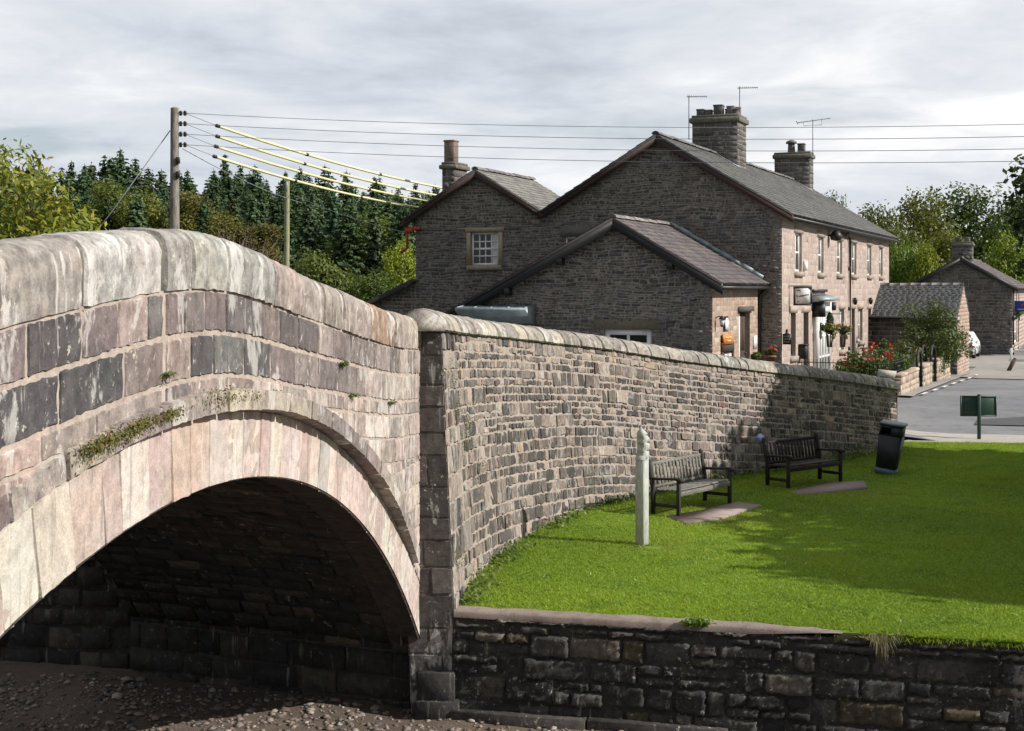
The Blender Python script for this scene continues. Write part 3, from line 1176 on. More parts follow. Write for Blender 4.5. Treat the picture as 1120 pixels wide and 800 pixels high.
def sheet_h(h, va, vb, u0=-6, u1=18.6, keep=None):
    sheet(mb, br_pos_v, np.arange(u0, u1, .25), np.linspace(va, vb, 12) if keep is None else np.arange(va, vb, .12), h, keep=keep, col=(.2, .18, .17))


sheet_h(-.44, .3, 1.2)
for k, (h0, h1, dv) in enumerate(((-.44, HB + .42, 1.15), (HB, HB + .42, 0.0))):
    us = np.arange(-6, 18.6, .25)
    for a, b in zip(us[:-1], us[1:]):
        p = br_pos_v(np.array([a, b, b, a]), np.full(4, dv), np.array([h0, h0, h1, h1]))
        mb.add(p, [(0, 1, 2, 3)], (.2, .19, .18))
sheet_h(HB + .42, 0, 1.2)
sh = B_DIR @ BD * BWID
sheet_h(HB, 0, 5.6, keep=lambda u, v: (arc_r(u - sh, bt(u) - v) > AR - .05) & (bt(u) - v > BED - .3) & ~((np.abs(u - sh - AC) < 7.8) & (bt(u) - v < -.45)))
on_bridge(mb, 'upstream_parapet', M['house'])

# ================================================================== roadside wall
wall = thing('roadside_wall', 'long weathered brick-coursed stone wall with rounded coping running from bridge to road', 'wall', (WX[0], WY[0], 0))
WO = np.array(wall.location)


def on_wall(mb, name, mat, smooth=False):
    for i in range(len(mb.v)):
        mb.v[i] = mb.v[i] - WO
    return mb.build(name, mat, wall, smooth)


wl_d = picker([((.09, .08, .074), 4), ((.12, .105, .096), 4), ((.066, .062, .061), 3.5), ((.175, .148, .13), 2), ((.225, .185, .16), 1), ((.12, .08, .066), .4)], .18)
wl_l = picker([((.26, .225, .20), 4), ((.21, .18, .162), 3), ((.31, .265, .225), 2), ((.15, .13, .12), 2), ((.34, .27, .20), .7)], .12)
qn = picker([((.22, .195, .18), 3), ((.27, .235, .21), 3), ((.17, .155, .15), 2), ((.30, .265, .22), 2)], .1)


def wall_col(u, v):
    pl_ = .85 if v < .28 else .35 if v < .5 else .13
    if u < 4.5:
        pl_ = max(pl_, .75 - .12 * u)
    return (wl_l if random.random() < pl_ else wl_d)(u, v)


mb = MB()
us = np.concatenate([np.arange(0, WL, .15), [WL]])
for a, b in zip(us[:-1], us[1:]):
    vb = np.linspace(-.05, float(wtop(a)) + .15, 8)
    sheet(mb, wall_pos, np.array([a, b]), vb, 0, col=(.34, .295, .26))
# the buried part that shows below the lawn next to the river wall
on_wall(mb, 'mortar_bed', M['mortar'])
mb = MB()
v = 0.0
edge = lambda: 1.6 + random.uniform(-.5, .5)
k = 0
kw = dict(d=(.003, .024), bevel=.012, cell=.11, rough=.003, jit=.010, tilt=.06, sink=-.012)
gk = lambda u, vv: (wtop(u) - .26 - vv) > -.09
while v < 3.75:
    h1 = random.choice([.11, .125, .14, .155]); h2 = random.choice([.11, .13, .15])
    if k > 11:
        h1 += .05; h2 += .05
    e = edge()
    masonry(mb, wall_pos, [(v, v + h1 + h2)], lambda p, q: [(0.0, e)], lambda h: random.uniform(.28, .6), lambda u, vv: (qn if random.random() < .75 else wl_d)(u, vv), joint=.016, vjoint=.016, keep=gk, **kw)
    # runs of two beds, now and then one deep stone instead; courses stop where they run into the ground
    x0 = e
    while x0 < WL - .05:
        x1 = min(WL, x0 + random.uniform(.7, 2.4))
        if WL - x1 < .4:
            x1 = WL
        mid = v + (h1 + h2) * random.uniform(.40, .60)
        beds = [(v, v + h1 + h2)] if random.random() < (.10 + .12 * (v > 1.2)) else [(v, mid), (mid, v + h1 + h2)]
        for (p, q) in beds:
            uu = np.linspace(x0, x1, 40)
            okk = uu[(wtop(uu) - .26 - p) > -.05]
            ue = float(okk[-1]) if len(okk) else 0
            if ue > x0 + .12:
                big = q - p > .2
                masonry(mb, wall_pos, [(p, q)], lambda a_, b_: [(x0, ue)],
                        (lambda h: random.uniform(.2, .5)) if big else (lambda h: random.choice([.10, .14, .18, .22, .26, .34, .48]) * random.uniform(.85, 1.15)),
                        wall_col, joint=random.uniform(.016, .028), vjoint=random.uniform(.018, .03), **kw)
        x0 = x1
    v += h1 + h2
    k += 2
on_wall(mb, 'masonry', M['wall'], smooth=True)

# end face at the bridge (faces the camera, in shade)
T0 = np.array(wall_frame(np.array([0.0]))).ravel()
N0 = np.array([T0[1], -T0[0]])


def end_pos(u, z, h):
    """u: inward from the lawn-side corner"""
    u = np.atleast_1d(u).astype(float); z = np.atleast_1d(z); h = np.atleast_1d(h)
    off = -.045 * np.maximum(z, -1.5) - u
    return np.stack([WX[0] + N0[0] * off - T0[0] * h, WY[0] + N0[1] * off - T0[1] * h, z + 0 * u], 1)


mb = MB()
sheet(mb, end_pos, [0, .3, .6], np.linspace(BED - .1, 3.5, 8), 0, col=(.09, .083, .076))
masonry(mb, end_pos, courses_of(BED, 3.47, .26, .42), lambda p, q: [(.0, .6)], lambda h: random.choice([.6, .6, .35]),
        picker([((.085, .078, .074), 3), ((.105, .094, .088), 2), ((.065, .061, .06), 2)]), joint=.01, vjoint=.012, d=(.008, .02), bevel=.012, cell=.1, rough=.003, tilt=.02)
on_wall(mb, 'end_face', M['bridge'], smooth=True)

# footing block in the river
mb = MB()
c = np.array([-.93, 17.53, -1.06])
ax = [(N0[0], N0[1], 0), (T0[0], T0[1], 0), (0, 0, 1)]
mb.box((-.93, 17.66, -.92), (.46, .26, .36), ax, (.04, .038, .037), .012)
mb.box((-.91, 17.63, -1.24), (.54, .32, .32), ax, (.036, .034, .033), .012)
on_wall(mb, 'footing', M['retain'])

# coping stones, rounded
def wcop_pos(u, v, h):
    u = np.atleast_1d(u).astype(float)
    tx, ty = wall_frame(u)
    r = 1 + h / .26
    a = pi * v
    off = -.045 * wtop(u) + .045 - .255 + .285 * np.cos(a) * r
    z = wtop(u) - .26 + .26 * np.sin(a) * r
    return np.stack([wx(u) + ty * off, wy(u) - tx * off, z], 1)


mb = MB()
sheet(mb, wcop_pos, np.arange(-.12, WL + .06, .12), np.linspace(0, 1, 12), -.02, col=(.3, .27, .23))
masonry(mb, wcop_pos, [(0, 1)], lambda p, q: [(-.15, WL + .05)], lambda h: random.choice([.3, .38, .45, .55, .7]) * random.uniform(.9, 1.1),
        lambda u, v: (picker([((.30, .28, .245), 3), ((.34, .315, .27), 3), ((.23, .215, .195), 2)]) if u < 13 else picker([((.24, .23, .205), 3), ((.19, .185, .17), 3), ((.28, .265, .23), 1)]))(u, v),
        joint=.014, vjoint=0.0, d=(.0, .022), bevel=.02, cell=.085, rough=.004, tilt=.02, jit=.003)
# end cap of the coping over the bridge
on_wall(mb, 'coping', M['coping'], smooth=True)
mb = MB()
for u0, sgn in ((-.15, -1), (WL + .05, 1)):
    a = np.linspace(0, 1, 12)
    p = wcop_pos(np.full(12, u0), a, np.zeros(12))
    tx, ty = [float(k_[0]) for k_ in wall_frame(np.array([u0]))]
    mb.prism(p, (tx * .04 * sgn, ty * .04 * sgn, 0), (.33, .31, .27))
on_wall(mb, 'coping_end', M['coping'])

# road-side face and far end
mb = MB()
us = np.concatenate([np.arange(0, WL, .5), [WL]])


def wback_pos(u, v, h):
    u = np.atleast_1d(u).astype(float)
    tx, ty = wall_frame(u)
    z = wtop(u) - .26 - v
    off = -.52 - h - .045 * (wtop(u) - .26)
    return np.stack([wx(u) + ty * off, wy(u) - tx * off, z], 1)


for a, b in zip(us[:-1], us[1:]):
    sheet(mb, wback_pos, np.array([a, b]), np.linspace(-.05, float(wtop(a)) + .2, 4), 0, col=(.34, .29, .25), flip=True)
masonry(mb, wback_pos, courses_of(0, 1.1, .13, .2), lambda p, q: [(.1, WL)], lambda h: random.uniform(.2, .5), wl_d, joint=.024, d=(.006, .02), bevel=.012, cell=.3)
Te = np.array(wall_frame(np.array([WL]))).ravel(); Ne = np.array([Te[1], -Te[0]])
eo = np.array([WX[-1], WY[-1]]) - Ne * (.045 * 1.5 + .52)
ep = frame_pos((eo[0], eo[1], 0), Ne, Te)
sheet(mb, ep, [0, .56], [-.2, 1.5], 0.0, col=(.34, .29, .25))
masonry(mb, ep, courses_of(-.1, 1.46, .13, .22), lambda p, q: [(0, .55)], lambda h: random.uniform(.18, .4), wl_d, joint=.02, d=(.01, .04), bevel=.012, cell=.12, tilt=.08)
on_wall(mb, 'road_face', M['wall'])

# ================================================================== river retaining wall
rw = thing('river_retaining_wall', 'dark rough stone retaining wall below the edge of the grass', 'wall', (R0[0], R0[1], BED))
RO = np.array(rw.location)


def on_rw(mb, name, mat, smooth=False):
    for i in range(len(mb.v)):
        mb.v[i] = mb.v[i] - RO
    return mb.build(name, mat, rw, smooth)


rp0 = frame_pos((R0[0], R0[1], 0), RD, RN)


def rp(u, v, h):
    return rp0(u, v, h - .05 * np.atleast_1d(v) - .0)


rt_c = picker([((.044, .043, .042), 4), ((.06, .058, .055), 4), ((.032, .032, .033), 3), ((.085, .079, .07), 1.3), ((.08, .068, .045), .6), ((.13, .12, .105), .3)], .18)
mb = MB()
sheet(mb, rp, np.linspace(-.02, RLEN, 60), [BED - .3, -.06], 0, col=(.04, .038, .035))
on_rw(mb, 'joint_bed', M['retain'])
mb = MB()
cs = [(-.12, -.06), (-.22, -.125), (-.50, -.225), (-.76, -.505), (-1.06, -.765), (-1.45, -1.065)]
rk = dict(joint=.008, vjoint=.008, d=(.0, .075), bevel=.02, cell=.05, rough=.011, jit=.009, tilt=.16, sink=-.05)
for (a, b) in cs:
    def wf(h):
        return random.uniform(.9, 2.2) * h + random.uniform(.1, .35) if h > .15 else random.uniform(.3, .9)
    # some lengths of a course are built of two thinner beds
    u = 0.0
    while u < RLEN:
        L = random.uniform(.5, 1.5)
        ue = min(RLEN, u + L)
        if b - a > .2 and random.random() < .45:
            m_ = a + (b - a) * random.uniform(.35, .65)
            sub = [(a, m_), (m_, b)]
        else:
            sub = [(a + random.uniform(-.015, .015), b)]
        masonry(mb, rp, sub, lambda p, q: [(u, ue)], wf, rt_c, **rk)
        u = ue
on_rw(mb, 'masonry', M['retain'])
mb = MB()
for i in range(14):
    u0 = .0 + i * 1.7
    p = R0 + RD * (u0 + .85) + RN * (.10 + random.uniform(-.02, .02))
    mb.box((p[0], p[1], BED - .03 + random.uniform(-.03, .03)), (1.68, .26, .30), [(*RD, 0), (*RN, 0), (0, 0, 1)], (.055, .05, .047), .012)
on_rw(mb, 'footing', M['retain'])
# thin capping
mb = MB()
us = np.linspace(0, 4.7, 60)
prev = None
for u in us:
    w = .20 + .03 * sin(u * 9) + random.uniform(-.02, .02) - .19 * max(0, (u - 3.5) / 1.2)
    o_ = R0 + RD * u + RN * (.03 + .012 * sin(u * 5.3) * sin(u * 2.1)); i_ = R0 + RD * u - RN * w
    zb_ = -.075 + .07 * min(1, max(0, (u - 3.6) / 1.0))
    cur = [(o_[0], o_[1], zb_), (o_[0], o_[1], max(zb_, -.015)), (o_[0] - RN[0] * .02, o_[1] - RN[1] * .02, .012), (i_[0], i_[1], .02)]
    if prev:
        mb.add(prev + cur, [(0, 4, 5, 1), (1, 5, 6, 2), (2, 6, 7, 3)])
    prev = cur
on_rw(mb, 'capping', M['cap'])

# ================================================================== upstream bank wall behind the bridge
ub = thing('upstream_bank_wall', 'dark stone bank wall in the shade seen through the arch of the bridge', 'wall', (-6, 20, BED))
e0 = np.array([-1.134, 17.92]) + B_DIR * BWID
e1 = np.array([-30.0, 22.6])
ud = (e1 - e0) / np.linalg.norm(e1 - e0); un = np.array([ud[1], -ud[0]]); un = un if un[1] < 0 else -un
upz = frame_pos((e0[0], e0[1], 0), ud, un)
mb = MB()
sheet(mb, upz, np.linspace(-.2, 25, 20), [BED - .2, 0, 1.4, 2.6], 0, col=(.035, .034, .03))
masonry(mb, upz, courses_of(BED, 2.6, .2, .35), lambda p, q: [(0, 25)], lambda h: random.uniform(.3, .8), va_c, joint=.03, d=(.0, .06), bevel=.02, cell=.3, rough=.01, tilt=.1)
for i in range(len(mb.v)):
    mb.v[i] = mb.v[i] - np.array(ub.location)
mb.build('masonry', M['vault'], ub)
# ================================================================== buildings
M['slate'] = stone_mat('roof_slate', grime=.25, lichen=.45, streak=.0, moss=.12, bscale=1.3, var=.22, rough=.75)
M['bargeboard'] = simple_mat('dark_red_brown_paint', (.062, .034, .032), .6, var=.2, scale=6, stain=.3)
M['black_paint'] = simple_mat('black_paint', (.018, .018, .02), .45, var=.2, scale=6)
M['white_paint'] = simple_mat('white_paint', (.78, .78, .76), .45, var=.05, scale=6, stain=.15, stain_col=(.5, .5, .47))
M['cream_paint'] = simple_mat('cream_paint', (.62, .58, .48), .5, var=.06, scale=6, stain=.2)
M['glass'] = glass_mat('window_glass')
M['curtain'] = simple_mat('pale_curtain', (.55, .56, .57), .9, var=.15, scale=12)
M['lead'] = simple_mat('lead_sheet', (.27, .32, .345), .45, metal=.2, var=.2, scale=5, stain=.4, stain_col=(.4, .43, .45))
M['pot'] = simple_mat('chimney_clay', (1, 1, 1), .85, var=.25, scale=8, attr=True, stain=.4)
M['brown_door'] = wood_mat('brown_door', (.10, .07, .05), (.05, .035, .028), (9, 9, 1))
M['dark_door'] = wood_mat('dark_door', (.035, .03, .026), (.018, .016, .015), (9, 9, 1))
M['metal_grey'] = simple_mat('aerial_metal', (.10, .10, .105), .5, metal=.6, var=.1)
M['iron'] = simple_mat('black_iron', (.02, .021, .023), .5, metal=.3, var=.2, scale=20)
M['orange_board'] = simple_mat('orange_board', (.56, .20, .035), .6, var=.15, scale=9)
M['red_pipe'] = simple_mat('red_paint', (.40, .07, .04), .55, var=.2, scale=9)
M['blue_board'] = simple_mat('blue_board', (.02, .04, .24), .5, var=.1)

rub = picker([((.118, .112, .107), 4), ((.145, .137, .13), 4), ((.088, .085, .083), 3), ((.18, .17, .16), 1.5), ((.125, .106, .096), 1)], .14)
fac = picker([((.375, .31, .275), 4), ((.40, .33, .295), 4), ((.35, .285, .25), 3), ((.42, .36, .32), 2)], .05)
qst = picker([((.27, .235, .205), 3), ((.31, .275, .24), 2)], .08)
slt = picker([((.092, .094, .093), 4), ((.112, .113, .108), 3), ((.078, .08, .083), 3), ((.13, .13, .115), 1.5)], .1)
slt_p = picker([((.10, .086, .09), 4), ((.12, .102, .105), 3), ((.082, .075, .08), 3), ((.135, .127, .123), 1)], .1)


def warp(pos, a=.03):
    def fn(u, v, h):
        u = np.atleast_1d(u); v = np.atleast_1d(v)
        return pos(u, v + a * np.sin(u * 1.9 + 2.2 * np.sin(v * 2.1)) + a * .6 * np.sin(u * 4.7 + v * 5), h)
    return fn


class Bld:
    """a building: an Empty at its base that parents parts placed in world coordinates"""
    def __init__(self, name, label, cat, loc):
        self.o = thing(name, label, cat, loc)
        self.loc = np.array(loc, float)

    def part(self, mb, name, mat, parent=None, smooth=False):
        for i in range(len(mb.v)):
            mb.v[i] = mb.v[i] - self.loc
        return mb.build(name, mat, parent or self.o, smooth)


def P3(o, *terms):
    p = np.array(o, float)
    for v, k in terms:
        v = np.array([*v, 0.0]) if len(v) == 2 else np.array(v, float)
        p = p + v * k
    return p


def hole_spans(u0, u1, holes, lim=None):
    def fn(v0, v1):
        a, b = u0, u1
        if lim is not None:
            a, b = lim(v1 * .6 + v0 * .4)
            a, b = max(a, u0), min(b, u1)
        segs = [(a, b)]
        for (ha, hb, va, vb) in holes:
            if v1 > va + .01 and v0 < vb - .01:
                nx_ = []
                for (p, q) in segs:
                    if hb <= p or ha >= q:
                        nx_.append((p, q))
                    else:
                        if ha - p > .03:
                            nx_.append((p, ha))
                        if q - hb > .03:
                            nx_.append((hb, q))
                segs = nx_
        return [(p, q) for p, q in segs if q - p > .03]
    return fn


def wall_sheet(mb, pos, u0, u1, v0, v1, holes, depth=.25, col=(.3, .27, .24), back=None):
    us = sorted(set([u0, u1] + [h[0] for h in holes] + [h[1] for h in holes]))
    vs = sorted(set([v0, v1] + [h[2] for h in holes] + [h[3] for h in holes]))
    us = [u for u in us if u0 <= u <= u1]; vs = [v for v in vs if v0 <= v <= v1]

    def kp(u, v):
        k = np.ones(len(u), bool)
        for (a, b, c, d) in holes:
            k &= ~((u > a) & (u < b) & (v > c) & (v < d))
        return k
    sheet(mb, pos, us, vs, 0.0, keep=kp, col=col)
    for (a, b, c, d) in holes:
        for (p, q) in (((a, c), (a, d)), ((a, d), (b, d)), ((b, d), (b, c)), ((b, c), (a, c))):
            mb.add(np.vstack([pos([p[0]], [p[1]], [0]), pos([q[0]], [q[1]], [0]), pos([q[0]], [q[1]], [-depth]), pos([p[0]], [p[1]], [-depth])]),
                   [(0, 1, 2, 3)], col)


def pbox(mb, pos, u0, u1, v0, v1, h0, h1, col=(1, 1, 1)):
    """box in wall coordinates"""
    c = [(u, v, h) for h in (h0, h1) for v in (v0, v1) for u in (u0, u1)]
    p = np.vstack([pos([a], [b], [g]) for a, b, g in c])
    mb.add(p, [(0, 2, 3, 1), (4, 5, 7, 6), (0, 1, 5, 4), (2, 6, 7, 3), (0, 4, 6, 2), (1, 3, 7, 5)], col)


def window(B, pos, u0, u1, v0, v1, nx_=2, ny_=2, inset=.09, mat='white_paint', fr=.07, bar=.03, sill=True, sill_mat='surround', sash=True, curtain=None, name='window', lint=False):
    mb = MB()
    f0, f1 = -inset - .05, -inset
    pbox(mb, pos, u0, u0 + fr, v0, v1, f0, f1)
    pbox(mb, pos, u1 - fr, u1, v0, v1, f0, f1)
    pbox(mb, pos, u0 + fr, u1 - fr, v0, v0 + fr, f0, f1)
    pbox(mb, pos, u0 + fr, u1 - fr, v1 - fr, v1, f0, f1)
    for i in range(1, nx_):
        x = u0 + fr + (u1 - u0 - 2 * fr) * i / nx_
        pbox(mb, pos, x - bar / 2, x + bar / 2, v0 + fr, v1 - fr, f0 + .004, f1 - .006)
    for j in range(1, ny_):
        y = v0 + fr + (v1 - v0 - 2 * fr) * j / ny_
        b = bar * (1.8 if sash and j == ny_ // 2 else 1)
        pbox(mb, pos, u0 + fr, u1 - fr, y - b / 2, y + b / 2, f0 + .008, f1 - .003)
    w = B.part(mb, name, M[mat])
    mb = MB()
    p = pos([u0 + .01, u1 - .01, u1 - .01, u0 + .01], [v0 + .01, v0 + .01, v1 - .01, v1 - .01], [f0 + .025] * 4)
    mb.add(p, [(0, 1, 2, 3)])
    B.part(mb, 'pane', M['glass'], w)
    if curtain:
        mb = MB()
        for (a, b) in curtain:
            k = 6
            for i in range(k):
                x0 = u0 + (u1 - u0) * (a + (b - a) * i / k); x1 = u0 + (u1 - u0) * (a + (b - a) * (i + 1) / k)
                h0 = f0 + .0265 + .002 * (i % 2); h1 = f0 + .0265 + .002 * ((i + 1) % 2)
                mb.add(np.vstack([pos([x0], [v0 + .03], [h0]), pos([x1], [v0 + .03], [h1]), pos([x1], [v1 - .03], [h1]), pos([x0], [v1 - .03], [h0])]), [(0, 1, 2, 3)])
        B.part(mb, 'curtain', M['curtain'], w)
    if sill:
        mb = MB()
        pbox(mb, pos, u0 - .12, u1 + .12, v0 - .17, v0 - .002, -.12, .09, (.33, .28, .24))
        B.part(mb, 'sill', M[sill_mat], w)
    return w


def surround(B, pos, u0, u1, v0, v1, t=.16, head=.22, col=(.33, .27, .22), h=.035, bottom=True, only_head=False):
    mb = MB()
    pbox(mb, pos, u0 - t - .05, u1 + t + .05, v1 + .002, v1 + head, -.1, h, col)
    if not only_head:
        pbox(mb, pos, u0 - t, u0 - .002, v0, v1, -.1, h - .006, col)
        pbox(mb, pos, u1 + .002, u1 + t, v0, v1, -.1, h - .006, col)
    return B.part(mb, 'stone_surround', M['surround'])


def door(B, pos, u0, u1, v0, v1, mat='dark_door', inset=.2, handle=True):
    mb = MB()
    pbox(mb, pos, u0, u1, v0, v1, -inset - .05, -inset)
    w_ = u1 - u0
    for (a, b, c, d) in ((.12, .45, .08, .42), (.55, .88, .08, .42), (.12, .45, .5, .92), (.55, .88, .5, .92)):
        pbox(mb, pos, u0 + w_ * a, u0 + w_ * b, v0 + (v1 - v0) * c, v0 + (v1 - v0) * d, -inset - .01, -inset + .012)
    dr = B.part(mb, 'door', M[mat])
    mb = MB()
    p = pos([u0 + w_ * .9], [v0 + (v1 - v0) * .46], [-inset + .04])[0]
    mb.lathe(p - np.array([0, 0, .03]), [(.012, 0), (.03, .015), (.03, .045), (.012, .06)], 8)
    B.part(mb, 'handle', M['metal_grey'], dr)
    return dr


def roof_plane(mb, O, U, V, N, L, S, colf, cw=.30, ch=.24, thick=.022, under=True):
    """slates: O top corner, U along the ridge, V down the slope, N up normal; L length, S slope length"""
    O, U, V, N = [np.array(k, float) for k in (O, U, V, N)]
    vs_, fs_, cs_ = [], [], []
    n = int(S / ch) + 1
    ch = S / n
    b = 0
    for r in range(n):
        s0 = r * ch; s1 = min(S + .03, (r + 1) * ch + .02)
        x = -random.uniform(0, cw)
        while x < L:
            w = cw * random.uniform(.75, 1.2)
            a, e = max(0, x) + .003, min(L, x + w) - .003
            x += w
            if e - a < .03:
                continue
            j = random.uniform(-.008, .008); lift = thick + random.uniform(-.004, .008); tl = random.uniform(-.004, .004)
            p0 = O + U * a + V * s0 + N * .004; p1 = O + U * e + V * s0 + N * .004
            q0 = O + U * a + V * (s1 + j) + N * (lift + tl); q1 = O + U * e + V * (s1 + j) + N * (lift - tl)
            d0 = q0 - N * lift; d1 = q1 - N * lift
            vs_ += [p0, p1, q1, q0, d0, d1]
            fs_ += [(b, b + 3, b + 2, b + 1), (b + 3, b + 4, b + 5, b + 2), (b, b + 4, b + 3), (b + 1, b + 2, b + 5)]
            c = colf(a, s0)
            cs_ += [c, c * .7, c * .7, c * .7]
            b += 6
    mb.add(vs_, fs_, np.array(cs_))
    mb.box(O + U * L / 2 + V * S / 2 - N * .05, (L, S, .08), [U, V, N], colf(0, 0) * .6)


def beam(mb, a, b, w, h, up=(0, 0, 1), col=(1, 1, 1)):
    a, b = np.array(a, float), np.array(b, float)
    d = b - a; L = np.linalg.norm(d); d /= L
    s = np.cross(d, np.array(up, float)); s /= np.linalg.norm(s)
    t = np.cross(s, d)
    mb.box((a + b) / 2, (L, w, h), [d, s, t], col)


def ridge_tiles(mb, a, b, col=(.14, .135, .13), seglen=.45, r=.11):
    a, b = np.array(a, float), np.array(b, float)
    L = np.linalg.norm(b - a); d = (b - a) / L
    s = np.cross(d, (0, 0, 1.0)); s /= np.linalg.norm(s)
    n = max(2, int(L / seglen))
    for i in range(n):
        p0 = a + d * (L * i / n + .006); p1 = a + d * (L * (i + 1) / n - .006)
        k = random.uniform(.8, 1.25)
        dz = random.uniform(-.01, .012)
        ring = []
        for p in (p0, p1):
            for j in range(5):
                an = pi * (j / 4)
                ring.append(p + s * cos(an) * r * 1.25 + np.array([0, 0, sin(an) * r - .05 + dz]))
        mb.add(ring, [(j, j + 1, 6 + j, 5 + j) for j in range(4)] + [(0, 1, 2, 3, 4), (9, 8, 7, 6, 5)], np.array(col) * k)


def chimney(B, c, su, sv, z0, z1, parent, pots, cap=.12, colf=rub, ctop=.16):
    """stone stack, axes along ND (su) and FD (sv); pots: list of (du, dv, r, h, colour, style)"""
    c = np.array(c, float)
    mb = MB()
    for k, (r, n, w) in enumerate(((ND, -FD, su), (FD, ND, sv), (-ND, FD, su), (-FD, -ND, sv))):
        dpt = (sv if k % 2 == 0 else su) / 2
        o_ = np.array([c[0], c[1], 0]) + np.array([*n, 0]) * dpt - np.array([*r, 0]) * w / 2
        ps = frame_pos(o_, r, n)
        sheet(mb, ps, [0, w], [z0, z1], 0, col=(.26, .235, .21))
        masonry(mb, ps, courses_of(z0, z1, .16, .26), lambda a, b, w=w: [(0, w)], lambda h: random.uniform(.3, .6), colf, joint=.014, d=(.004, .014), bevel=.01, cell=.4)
    st = B.part(mb, 'chimney', M['house'], parent)
    mb = MB()
    ax = [(*ND, 0), (*FD, 0), (0, 0, 1)]
    mb.box((c[0], c[1], z1 + ctop / 2), (su + 2 * cap, sv + 2 * cap, ctop), ax, (.15, .145, .12), .03)
    mb.box((c[0], c[1], z1 + ctop + .05), (su + .06, sv + .06, .1), ax, (.13, .125, .11), .02)
    B.part(mb, 'chimney_cap', M['house'], st)
    for (du, dv, r, h, col, style) in pots:
        mb = MB()
        b = np.array([c[0], c[1], z1 + ctop + .09]) + np.array([*ND, 0]) * du + np.array([*FD, 0]) * dv
        if style == 'square':
            mb.box(b + np.array([0, 0, h / 2]), (r * 2, r * 2, h), ax, col, .02)
            mb.box(b + np.array([0, 0, h - .04]), (r * 2.2, r * 2.2, .07), ax, col, .015)
        elif style == 'hood':
            mb.lathe(b, [(r, 0), (r * .9, h * .6), (r * .9, h * .75)], 10, col)
            mb.lathe(b + np.array([0, 0, h * .72]), [(r * 1.5, 0), (r * 1.4, h * .15), (r * .5, h * .28)], 10, col)
        else:
            mb.lathe(b, [(r * 1.08, 0), (r, .05), (r * .85, h * .85), (r, h * .87), (r, h), (r * .7, h), (r * .7, h * .8)], 12, col)
        B.part(mb, 'chimney_pot', M['pot'], st)
    return st


# ------------------------------------------------------------------ terrace house with gabled wing
C0 = np.array([8.67, 45.7, 0.0])
ZR, KS = 9.05, .60                            # main ridge height and pitch
WM, WW, LF = 8.3, 13.15, 23.5
ZR2, TR2 = 8.10, 10.72
ZE = ZR - KS * 4.15
GZ = .3
H = Bld('terrace_house', 'long two-storey grey stone terrace with twin gables, slate roof and pinkish sunlit front', 'house', (C0[0], C0[1], GZ))
gpos = frame_pos(C0, GD, -FD)                # gable wall: u to the left, v height
fpos = frame_pos(C0, FD, ND)                 # front: u away from the camera


def gable_top(u):
    return max(ZR - KS * abs(u - 4.15), ZR2 - KS * abs(u - TR2))


holes_g = [(9.93, 10.99, 4.82, 5.98), (6.70, 7.45, 4.85, 5.78)]
mb = MB()
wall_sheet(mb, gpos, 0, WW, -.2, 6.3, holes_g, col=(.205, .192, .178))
prev = None
top = [(0, ZE), (4.15, ZR), (8.3, ZE + .05), (TR2, ZR2), (WW, ZR2 - KS * (WW - TR2))]
pts = [gpos([0], [6.3], [0])[0]] + [gpos([u], [z], [0])[0] for u, z in top] + [gpos([WW], [6.3], [0])[0]]
mb.poly(pts[::-1][::-1], (.25, .225, .20))


def lim_g(v):
    # left and right limits under the two gables (only called below); split handled by spans
    return (0, WW)


def spans_g(v0, v1):
    base = hole_spans(0, WW, holes_g)(v0, v1)
    if v1 < ZE - .02:
        return base
    v = v1
    out = []
    for (pk_, ut, lo_, hi_) in ((ZR, 4.15, 0, 8.3), (ZR2, TR2, 8.3, WW)):
        hw = (pk_ - v) / KS
        if hw > .05:
            a, b = max(lo_, ut - hw), min(hi_, ut + hw)
            for (p, q) in base:
                aa, bb = max(a, p), min(b, q)
                if bb - aa > .05:
                    out.append((aa, bb))
    return out


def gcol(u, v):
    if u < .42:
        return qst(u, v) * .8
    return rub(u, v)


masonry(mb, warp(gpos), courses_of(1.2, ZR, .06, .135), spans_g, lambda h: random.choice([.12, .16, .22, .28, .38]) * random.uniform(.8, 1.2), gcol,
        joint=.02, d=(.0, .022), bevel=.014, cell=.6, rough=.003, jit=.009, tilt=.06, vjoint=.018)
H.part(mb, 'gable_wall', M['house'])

# band line on the wing and a flue stub
mb = MB()
pbox(mb, gpos, 9.1, WW, 6.07, 6.12, -.02, .03, (.16, .15, .14))
H.part(mb, 'string_course', M['house'])
surround(H, gpos, 9.93, 10.99, 4.82, 5.98, .16, .16, (.36, .285, .215))
w = window(H, gpos, 9.93, 10.99, 4.82, 5.98, 4, 4, .08, fr=.075, bar=.042, curtain=[(.02, .26)])
surround(H, gpos, 6.70, 7.45, 4.85, 5.78, .12, .34, (.15, .145, .135), only_head=True)
window(H, gpos, 6.70, 7.45, 4.85, 5.78, 3, 3, .06, fr=.065, bar=.038, sill=False)

